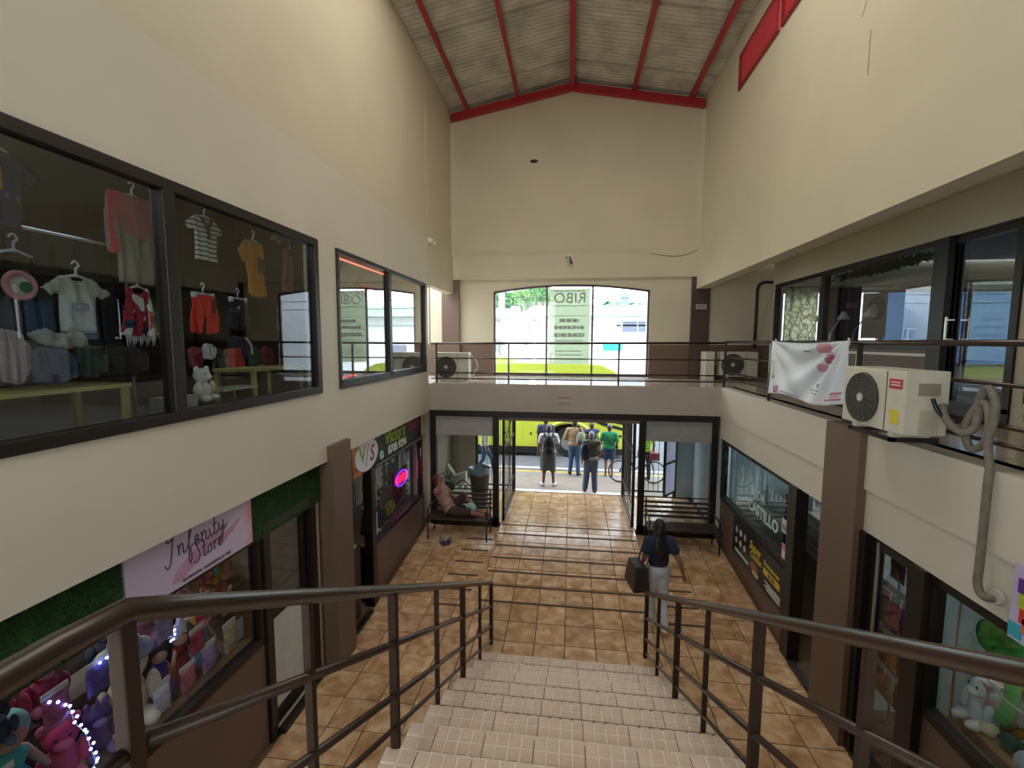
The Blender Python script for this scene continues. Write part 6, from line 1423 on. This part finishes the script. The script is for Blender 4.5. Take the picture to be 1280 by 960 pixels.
for k in range(16):
    a = r.uniform(0, 6.28); L = r.uniform(.22, .34); h = r.uniform(.2, .45); b = Vector((-2.95, 10.9, .56)); d = Vector((math.cos(a), math.sin(a), 0)); sd = Vector((-d.y, d.x, 0)); vs = []
    for i in range(7):
        u = i / 6; p = b + d * L * u + Vector((0, 0, h * (1.7 * u - 1.25 * u * u))); w_ = .026 * math.sin(math.pi * min(1, .15 + u * .85)) + .002; vs += [p + sd * w_, p - sd * w_ + Vector((0, 0, .003))]
    MB().add(vs, [(2 * i, 2 * i + 1, 2 * i + 3, 2 * i + 2) for i in range(6)]).build('leaf', mat('5f8a55', .5, var=.2, scale=9), pp, smooth=True)
o = MB().prism([(-3.2, .34), (-2.7, .34), (-2.7, .62), (-3.0, .52), (-3.2, .80)], 'y', 11.5, 11.7).build('white_slab', mat('d0cdc6', .6)); tag(o, 'white angled slab leaning behind the potted plant', 'slab')
tb2 = thing('plastic_bag', (-2.08, 9.34, side_z(9.34) + .475), 'pale teal plastic bag standing on the bench beside the reclining man', 'bag'); mbx = MB().ell((-2.08, 9.34, side_z(9.34) + .60), (.13, .08, .13), 14, 10); mbx.v = [(x + .012 * math.sin(z * 60 + y * 40), y + .01 * math.sin(x * 70), z) for x, y, z in mbx.v]; mbx.build('bag', mat('8fb3ab', .4, var=.15, scale=14), tb2, smooth=True)
MB().tube([(-2.13, 9.34, side_z(9.34) + .72), (-2.08, 9.34, side_z(9.34) + .79), (-2.03, 9.34, side_z(9.34) + .72)], .01, 6).build('handle', mat('8fb3ab', .4), tb2)
z_ = side_z(8.98)
sn = thing('sandal', (-2.46, 8.98, z_), 'grey violet sandal lying on the tiles in front of the bench', 'sandal', 'sandals on the floor'); mb = MB(); mb.prism([(-2.52, 8.90), (-2.44, 8.88), (-2.42, 9.0), (-2.44, 9.1), (-2.52, 9.1), (-2.53, 9.0)], 'z', z_, z_ + .03); mb.build('sole', mat('3a3444', .7), sn, bevel=.006)
MB().tube(catmull([(-2.53, 9.0, z_ + .03), (-2.48, 9.01, z_ + .09), (-2.43, 9.0, z_ + .03)], 5), .018, 6).build('strap', mat('7a7288', .7), sn, smooth=True); MB().tube(catmull([(-2.52, 9.08, z_ + .03), (-2.48, 9.1, z_ + .10), (-2.44, 9.08, z_ + .03)], 5), .014, 6).build('strap', mat('7a7288', .7), sn, smooth=True)
c2 = copy_tree(sn, loc=(-2.56, 8.93, z_), rotz=.7, label='second grey violet sandal, turned askew and nearer the shop wall')

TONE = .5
# bicycle outside
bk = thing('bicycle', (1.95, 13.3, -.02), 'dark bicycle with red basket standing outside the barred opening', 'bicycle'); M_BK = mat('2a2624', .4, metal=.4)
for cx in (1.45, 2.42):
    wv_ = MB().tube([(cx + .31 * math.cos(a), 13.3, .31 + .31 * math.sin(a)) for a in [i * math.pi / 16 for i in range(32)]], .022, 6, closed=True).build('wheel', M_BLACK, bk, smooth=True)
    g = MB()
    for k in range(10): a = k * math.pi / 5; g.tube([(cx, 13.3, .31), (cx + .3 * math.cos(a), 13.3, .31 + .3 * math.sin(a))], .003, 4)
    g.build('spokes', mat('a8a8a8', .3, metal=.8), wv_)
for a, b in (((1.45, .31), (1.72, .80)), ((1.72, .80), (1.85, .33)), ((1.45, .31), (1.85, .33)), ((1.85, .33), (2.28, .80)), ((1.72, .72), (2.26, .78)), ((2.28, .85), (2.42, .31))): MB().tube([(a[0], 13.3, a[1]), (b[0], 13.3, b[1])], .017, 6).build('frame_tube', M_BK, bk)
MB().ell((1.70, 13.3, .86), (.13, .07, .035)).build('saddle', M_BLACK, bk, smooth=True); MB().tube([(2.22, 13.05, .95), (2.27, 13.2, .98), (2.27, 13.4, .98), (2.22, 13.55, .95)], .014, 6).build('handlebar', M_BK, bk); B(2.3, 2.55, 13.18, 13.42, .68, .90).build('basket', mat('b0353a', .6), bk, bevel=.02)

TONE = 1.0
rl = thing('sill_lights', (-3.16, 6.2, 3.5), 'row of small red lights on the sill of the second upper window', 'lights'); MB().tube([(-3.17, 5.95, 3.53), (-3.17, 6.45, 3.53)], .004, 4).build('wire', M_BLACK, rl)
for k in range(7): MB().ell((-3.165, 5.97 + k * .075, 3.545), (.012,) * 3, 6, 5).build('bulb', mat('ff3a30', .4, var=0, emit='ff2418', estr=5), rl)

# ---------------------------------------------------------------- people
SKIN_D, SKIN_M, SKIN_L = '8a5a40', 'a8745a', 'bb8a70'
def person(label, loc, rz, h, J, out, skin=SKIN_M, vox=.010, hair='1d1815', style='short', s_w=1.0, head_yaw=0.0, head_pitch=0.0):
    s = h / 1.72; Rz = Matrix.Rotation(rz, 3, 'Z'); O = Vector(loc)
    D = dict(pel=(0, 0, .97), bel=(0, .01, 1.12), che=(0, 0, 1.30), nek=(0, -.015, 1.46), hea=(0, .02, 1.605),
             sL=(-.185, -.01, 1.41), sR=(.185, -.01, 1.41), eL=(-.235, -.05, 1.13), eR=(.235, -.05, 1.13), wL=(-.245, .04, .88), wR=(.245, .04, .88),
             hL=(-.09, 0, .93), hR=(.09, 0, .93), kL=(-.10, .02, .50), kR=(.10, .02, .50), aL=(-.10, -.02, .085), aR=(.10, -.02, .085), tL=(-.12, .15, .035), tR=(.12, .15, .035))
    D.update(J); P_ = {k: Vector(v) for k, v in D.items()}
    W = lambda p: O + Rz @ (Vector(p) * s)
    t = thing('person', loc, label, 'person')
    zt = (P_['nek'] - P_['pel']).normalized(); xt = (P_['sR'] - P_['sL']).normalized(); xt = (xt - zt * xt.dot(zt)).normalized(); yt = zt.cross(xt)
    T = Matrix((xt, yt, zt)).transposed()
    zh = (P_['hea'] - P_['nek']).normalized(); zh = (zh + zt).normalized() if style != 'lying' else zh
    xh = (xt - zh * xt.dot(zh)).normalized(); Hm = Matrix((xh, zh.cross(xh), zh)).transposed() @ Matrix.Rotation(head_yaw, 3, 'Z') @ Matrix.Rotation(head_pitch, 3, 'X')
    hea = P_['hea']
    def E(mb, c, r, rot): mb.ell(W(c), [k * s for k in r], 16, 12, rot=Rz @ rot)
    def Cp(mb, a, ra, b, rb): mb.caps(W(a), ra * s, W(b), rb * s, 12)
    def torso(mb, g, lo=True, hi=True):
        if lo: E(mb, P_['pel'], (.162 * s_w + g, .118 + g, .13 + g), T)
        E(mb, P_['bel'], (.148 * s_w + g, .108 + g, .17 + g), T)
        if hi: E(mb, P_['che'], (.165 * s_w + g, .115 + g, .19 + g), T); Cp(mb, P_['sL'], .062 + g, P_['sR'], .062 + g); Cp(mb, P_['che'], .11 + g, (P_['nek'] * .7 + P_['che'] * .3), .06 + g)
    mb = MB(); torso(mb, 0)
    Cp(mb, P_['nek'] * .8 + P_['che'] * .2, .058, P_['hea'] - zh * .03, .052)
    E(mb, hea + Hm @ Vector((0, -.005, .015)), (.074, .094, .105), Hm); E(mb, hea + Hm @ Vector((0, .025, -.055)), (.056, .066, .065), Hm)
    E(mb, hea + Hm @ Vector((0, .098, -.015)), (.014, .018, .022), Hm)
    for q in (-1, 1): E(mb, hea + Hm @ Vector((q * .076, -.005, -.01)), (.010, .020, .032), Hm)
    for q, S in ((-1, 'L'), (1, 'R')):
        Cp(mb, P_['h' + S], .086, P_['k' + S], .056); Cp(mb, P_['k' + S], .054, P_['a' + S], .036)
        Cp(mb, P_['a' + S], .038, P_['t' + S] * .5 + P_['a' + S] * .5 - Vector((0, 0, .01)), .036); Cp(mb, P_['t' + S] * .5 + P_['a' + S] * .5 - Vector((0, 0, .01)), .036, P_['t' + S], .026)
        Cp(mb, P_['s' + S], .054, P_['e' + S], .040); Cp(mb, P_['e' + S], .039, P_['w' + S], .027)
        d = (P_['w' + S] - P_['e' + S]).normalized(); n_in = (xt * -q); n_in = (n_in - d * n_in.dot(d)).normalized(); sd = n_in.cross(d); sd = sd if sd.dot(yt) > 0 else -sd
        w_ = P_['w' + S]; Rh = Matrix((n_in, sd, d)).transposed(); E(mb, w_ + d * .05, (.017, .042, .052), Rh)
        for k in range(4):
            o_ = (k - 1.5) * .0225; L = (.066, .078, .074, .058)[k]
            p0 = w_ + d * .085 + sd * o_ * .92; p1 = p0 + d * L * .55 + sd * o_ * .12 + n_in * .008; p2 = p1 + d * L * .42 + n_in * .024
            Cp(mb, p0, .0098, p1, .0092); Cp(mb, p1, .0092, p2, .0080)
        q0 = w_ + d * .025 + sd * .03; q1 = q0 + sd * .032 + d * .03 + n_in * .008; q2 = q1 + d * .03 + sd * .006 + n_in * .01
        Cp(mb, q0, .0135, q1, .0115); Cp(mb, q1, .0110, q2, .0095)
    body = remesh(mb.build('body', mat(skin, .55, var=.06, scale=6), t), vox, 2)
    for q in (-1, 1):
        MB().ell(W(hea + Hm @ Vector((q * .032, .083, .012))), (.011 * s,) * 3, 10, 8).build('eye', mat('e6e2dc', .3, var=0), t, smooth=True); MB().ell(W(hea + Hm @ Vector((q * .032, .091, .012))), (.006 * s,) * 3, 8, 6).build('pupil', M_BLACK, t, smooth=True)
        MB().tube([W(hea + Hm @ Vector((q * x_, .088, z_))) for x_, z_ in ((.018, .032), (.034, .037), (.05, .03))], .004 * s, 5).build('eyebrow', mat(hair, .8), t)
    MB().ell(W(hea + Hm @ Vector((0, .086, -.062))), (.024 * s, .007 * s, .007 * s), 10, 6, rot=Rz @ Hm).build('lips', mat('8a4a42', .5), t, smooth=True)
    hm = mat(hair, .55, var=.2, scale=30)
    def hair_mb():
        m = MB()
        E(m, hea + Hm @ Vector((0, -.018, .032)), (.081, .096, .102), Hm); E(m, hea + Hm @ Vector((0, -.05, -.02)), (.07, .06, .08), Hm)
        if style in ('long',):
            prev = hea + Hm @ Vector((0, -.06, 0))
            for k, (dy, dz, wx) in enumerate(((-.085, -.06, .085), (-.09, -.12, .09), (-.105, -.18, .112), (-.12, -.24, .122), (-.13, -.30, .12), (-.135, -.36, .105), (-.135, -.41, .075))): E(m, hea + Vector((0, dy, dz)), (wx, .042, .075), Hm)
            for q in (-1, 1): Cp(m, hea + Hm @ Vector((q * .07, 0, .03)), .03, hea + Vector((q * .085, -.04, -.2)), .03)
        if style == 'bun': E(m, hea + Hm @ Vector((0, -.11, .04)), (.045, .045, .045), Hm)
        return m
    if style != 'bald': remesh(hair_mb().build('hair', hm, t), .010, 3)
    if 'cap' in out:
        m = MB(); E(m, hea + Hm @ Vector((0, -.008, .048)), (.086, .102, .086), Hm); bpts = []
        remesh(m.build('cap', mat(out['cap'], .8), t), .011, 2)
        MB().ell(W(hea + Hm @ Vector((0, .13, .045))), (.062 * s, .07 * s, .010 * s), 14, 8, rot=Rz @ Hm).build('cap_brim', mat(out['cap'], .8), t, smooth=True)
    g = .020
    if 'shirt' in out:
        c, sl, lo = out['shirt']; m = MB(); torso(m, g, lo=lo)
        for S in 'LR':
            a, b, c_ = P_['s' + S], P_['e' + S], P_['w' + S]
            if sl <= 1: Cp(m, a, .062 + g, a + (b - a) * sl, .056 + g)
            else: Cp(m, a, .058 + g, b, .046 + g); Cp(m, b, .044 + g, b + (c_ - b) * (sl - 1), .034 + g)
        remesh(m.build('shirt', c if not isinstance(c, str) else mat(c, .85, var=.08, scale=8), t), .012, 3)
    if 'vest' in out:
        m = MB(); torso(m, g + .012, lo=False); remesh(m.build('vest', mat(out['vest'], .8, var=.08, scale=8), t), .012, 3)
    if 'trousers' in out:
        c, ln = out['trousers'][:2]; loose = out['trousers'][2] if len(out['trousers']) > 2 else .016; m = MB(); E(m, P_['pel'] - zt * .02, (.166 * s_w + .014, .122 + .014, .125), T)
        for S in 'LR':
            a, b, c_ = P_['h' + S], P_['k' + S], P_['a' + S]
            if ln <= 1: Cp(m, a, .09 + loose, a + (b - a) * ln, .06 + loose * 1.6)
            else: Cp(m, a, .088 + loose, b, .058 + loose); Cp(m, b, .058 + loose, b + (c_ - b) * (ln - 1), .040 + loose * 1.3)
        remesh(m.build('shorts' if ln <= 1.2 else 'trousers', mat(c, .85, var=.14, scale=9), t), .012, 3)
    if 'shoes' in out:
        c = out['shoes']; low = out.get('sandals')
        for S in 'LR':
            a, b = P_['a' + S], P_['t' + S]; m = MB(); mid = (a + b) * .5
            if low: Cp(m, a - Vector((0, .02, .06)), .034, b - Vector((0, 0, .012)), .034); m.v = [(x, y, min(z, (W(b).z + .0))) for x, y, z in m.v]
            else: Cp(m, a - Vector((0, .015, .03)), .05, mid - Vector((0, 0, .012)), .047); Cp(m, mid - Vector((0, 0, .012)), .047, b, .036)
            remesh(m.build('sandal' if low else 'shoe', mat(c, .6, var=.05), t), .010, 2)
    t['_'] = 0; del t['_']
    return t, W, T, Rz, s
def backpack(W, Rz, s, c, c2, lbl, off=(0, -.20, 1.22), sz=(.15, .10, .24), strap=((-.12, .13), (.12, .13)), T=None):
    p = W(off); t = thing('backpack', p - Vector((0, 0, sz[2] * s)), lbl, 'backpack'); m = MB()
    m.ell(p, [k * s for k in sz], 16, 12, rot=Rz); m.ell(p - Vector((0, 0, sz[2] * .35 * s)), [sz[0] * 1.02 * s, sz[1] * s, sz[2] * .66 * s], 16, 12, rot=Rz); remesh(m.build('bag', mat(c, .8, var=.15, scale=14), t), .013, 2)
    q = MB(); q.ell(p + Rz @ Vector((0, -sz[1] * .75 * s, 0)) - Vector((0, 0, sz[2] * .4 * s)), [sz[0] * .75 * s, .05 * s, sz[2] * .42 * s], 14, 10, rot=Rz); q.build('pocket', mat(c2, .8, var=.15, scale=14), t, smooth=True)
    for x0, y1 in strap:
        pts = catmull([W((off[0] + x0 * .8, off[1] + sz[1] * .6, off[2] + sz[2] * .75)), W((off[0] + x0, -.07, 1.47)), W((off[0] + x0 * 1.05, .06, 1.49)), W((off[0] + x0 * 1.1, .145, 1.36)), W((off[0] + x0 * 1.15, .13, 1.12)), W((off[0] + x0 * 1.1, off[1] + sz[1], off[2] - sz[2] * .7))], 5)
        MB().tube(pts, .02 * s, 6, sx=1.6).build('strap', mat(c2, .8), t, smooth=True)
    MB().tube(catmull([W((off[0] - .03, off[1] + sz[1] * .5, off[2] + sz[2] * .95)), W((off[0], off[1] + sz[1] * .5, off[2] + sz[2] * 1.12)), W((off[0] + .03, off[1] + sz[1] * .5, off[2] + sz[2] * .95))], 4), .009, 6).build('handle', mat(c2, .8), t)
    return t
TONE = 1.0
# the woman walking in past the foot of the stairs
fz = -.36
_, W, T, Rz, s = person('woman with long black hair in navy blouse and pale jeans walking past the stair foot', (1.37, 6.92, fz), .16, 1.73,
    dict(hL=(-.085, 0, .92), hR=(.085, 0, .92), kL=(-.075, .10, .50), aL=(-.05, .09, .085), tL=(-.06, .26, .035), kR=(.075, .0, .49), aR=(.06, -.20, .14), tR=(.06, -.06, .05), eR=(.27, -.10, 1.14), wR=(.36, -.05, .92), eL=(-.25, -.08, 1.15), wL=(-.26, .10, 1.0), sL=(-.165, -.01, 1.40), sR=(.165, -.01, 1.40)),
    dict(shirt=('18233f', .5, False), trousers=('b9bec6', 1.95, .012), shoes='d8d4cc'), skin='8f5f48', vox=.007, hair='15110f', style='long', s_w=.95, head_yaw=.25)
tb = thing('tote_bag', W((-.26, -.08, .70)), 'large black tote bag hanging from the shoulder of the walking woman', 'bag')
m = MB(); pts = [(-.18, 1.10), (.16, 1.10), (.24, .74), (-.24, .74)]
vs = []
for dx in (-.13, .13):
    for y, z in pts: vs.append(W((-.34 + dx * (1 if z < 1 else .7), y - .05, z)))
m.add(vs, [(0, 1, 2, 3), (7, 6, 5, 4), (0, 4, 5, 1), (1, 5, 6, 2), (2, 6, 7, 3), (3, 7, 4, 0)]); m.build('bag', mat('241d1b', .45, var=.15, scale=10, bump=.1), tb, bevel=.02, smooth=False)
for y in (-.16, .05): MB().tube(catmull([W((-.30, y - .02, 1.08)), W((-.25, y * .5 - .03, 1.35)), W((-.175, -.02, 1.485)), W((-.13, y * .5, 1.36)), W((-.24, y, 1.09))], 5), .011, 6).build('strap', mat('241d1b', .45), tb, smooth=True)
# at the kerb
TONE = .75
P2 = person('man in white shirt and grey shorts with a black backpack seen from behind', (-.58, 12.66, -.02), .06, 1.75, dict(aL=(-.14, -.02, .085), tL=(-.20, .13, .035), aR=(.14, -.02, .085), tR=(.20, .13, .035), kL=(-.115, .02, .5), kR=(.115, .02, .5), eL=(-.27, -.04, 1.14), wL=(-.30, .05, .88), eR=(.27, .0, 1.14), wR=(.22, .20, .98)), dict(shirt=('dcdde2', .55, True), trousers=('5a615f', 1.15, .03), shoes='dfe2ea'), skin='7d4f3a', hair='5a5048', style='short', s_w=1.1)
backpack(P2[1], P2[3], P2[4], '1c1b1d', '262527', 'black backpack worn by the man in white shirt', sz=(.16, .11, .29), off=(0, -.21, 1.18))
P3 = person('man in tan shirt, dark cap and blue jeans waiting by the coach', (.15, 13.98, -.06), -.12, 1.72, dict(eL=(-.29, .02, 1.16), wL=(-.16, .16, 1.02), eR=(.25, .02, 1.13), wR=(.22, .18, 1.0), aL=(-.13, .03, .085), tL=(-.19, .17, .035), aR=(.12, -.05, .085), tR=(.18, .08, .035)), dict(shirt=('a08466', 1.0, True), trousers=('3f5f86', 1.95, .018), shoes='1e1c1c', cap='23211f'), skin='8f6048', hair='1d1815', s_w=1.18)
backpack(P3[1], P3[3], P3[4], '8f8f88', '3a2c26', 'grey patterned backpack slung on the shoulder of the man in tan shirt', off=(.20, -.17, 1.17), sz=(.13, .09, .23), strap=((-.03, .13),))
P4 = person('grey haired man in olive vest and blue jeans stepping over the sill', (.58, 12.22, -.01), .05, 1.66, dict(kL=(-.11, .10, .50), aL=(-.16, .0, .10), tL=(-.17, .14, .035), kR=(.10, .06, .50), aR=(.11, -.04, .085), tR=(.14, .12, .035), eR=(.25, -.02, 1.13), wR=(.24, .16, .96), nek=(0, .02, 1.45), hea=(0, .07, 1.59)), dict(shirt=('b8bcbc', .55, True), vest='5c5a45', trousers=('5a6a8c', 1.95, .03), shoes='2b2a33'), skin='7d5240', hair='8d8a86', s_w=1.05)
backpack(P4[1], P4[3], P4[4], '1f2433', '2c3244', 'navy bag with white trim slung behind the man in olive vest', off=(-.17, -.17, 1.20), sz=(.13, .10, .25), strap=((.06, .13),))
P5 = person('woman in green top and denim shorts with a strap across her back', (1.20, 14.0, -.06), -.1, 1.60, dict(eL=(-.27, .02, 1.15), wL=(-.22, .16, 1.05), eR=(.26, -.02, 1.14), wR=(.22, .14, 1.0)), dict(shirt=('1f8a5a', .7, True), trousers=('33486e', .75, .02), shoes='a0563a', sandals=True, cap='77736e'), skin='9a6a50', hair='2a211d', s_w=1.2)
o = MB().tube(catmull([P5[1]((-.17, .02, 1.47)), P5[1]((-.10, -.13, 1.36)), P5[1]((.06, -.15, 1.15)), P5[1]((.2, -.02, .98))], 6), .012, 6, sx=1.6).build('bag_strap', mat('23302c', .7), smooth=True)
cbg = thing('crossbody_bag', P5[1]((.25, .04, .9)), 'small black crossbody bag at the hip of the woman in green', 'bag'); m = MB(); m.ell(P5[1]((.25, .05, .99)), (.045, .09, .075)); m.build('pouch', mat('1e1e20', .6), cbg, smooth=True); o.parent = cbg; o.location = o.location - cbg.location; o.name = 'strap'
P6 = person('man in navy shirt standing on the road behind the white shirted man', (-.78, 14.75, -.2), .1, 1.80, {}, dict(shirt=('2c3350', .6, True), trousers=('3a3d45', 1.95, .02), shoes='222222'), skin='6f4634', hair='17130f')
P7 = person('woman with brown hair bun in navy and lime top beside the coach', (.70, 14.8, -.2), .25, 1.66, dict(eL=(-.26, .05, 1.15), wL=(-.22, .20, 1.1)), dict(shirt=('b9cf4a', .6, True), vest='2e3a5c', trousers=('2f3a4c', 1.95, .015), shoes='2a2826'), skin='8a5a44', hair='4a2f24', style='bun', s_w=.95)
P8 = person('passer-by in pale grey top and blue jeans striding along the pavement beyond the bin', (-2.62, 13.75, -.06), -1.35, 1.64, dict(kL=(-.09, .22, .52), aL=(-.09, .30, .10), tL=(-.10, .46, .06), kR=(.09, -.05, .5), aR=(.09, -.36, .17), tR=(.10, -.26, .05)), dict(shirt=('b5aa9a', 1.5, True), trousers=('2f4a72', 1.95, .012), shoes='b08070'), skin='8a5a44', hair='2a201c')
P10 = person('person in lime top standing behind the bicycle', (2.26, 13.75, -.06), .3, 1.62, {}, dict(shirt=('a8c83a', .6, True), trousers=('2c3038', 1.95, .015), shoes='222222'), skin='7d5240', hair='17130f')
TONE = 1.0
# man reclining on the bench under the planter
sz_ = side_z(9.28) + .475
P9 = person('man in faded pink shirt and dark shorts reclining with one leg along the bench', (0, 0, 0), 0, 1.72,
    dict(pel=(-2.52, 9.28, sz_ + .13), bel=(-2.60, 9.28, sz_ + .27), che=(-2.70, 9.28, sz_ + .44), nek=(-2.78, 9.28, sz_ + .60), hea=(-2.79, 9.26, sz_ + .75),
         sL=(-2.75, 9.46, sz_ + .55), sR=(-2.75, 9.10, sz_ + .55), eL=(-2.56, 9.50, sz_ + .36), wL=(-2.36, 9.42, sz_ + .28), eR=(-2.66, 8.98, sz_ + .62), wR=(-2.70, 9.10, sz_ + .80),
         hL=(-2.48, 9.37, sz_ + .11), hR=(-2.48, 9.19, sz_ + .11), kR=(-2.06, 9.14, sz_ + .12), aR=(-1.72, 9.12, sz_ + .07), tR=(-1.66, 9.10, sz_ + .20),
         kL=(-2.24, 9.42, sz_ + .40), aL=(-2.02, 9.42, sz_ + .08), tL=(-1.88, 9.42, sz_ + .04)), dict(shirt=('9c7a70', .6, True), trousers=('3a2a26', .9, .02)), skin='8a5544', vox=.008, hair='3a2a24', style='lying')
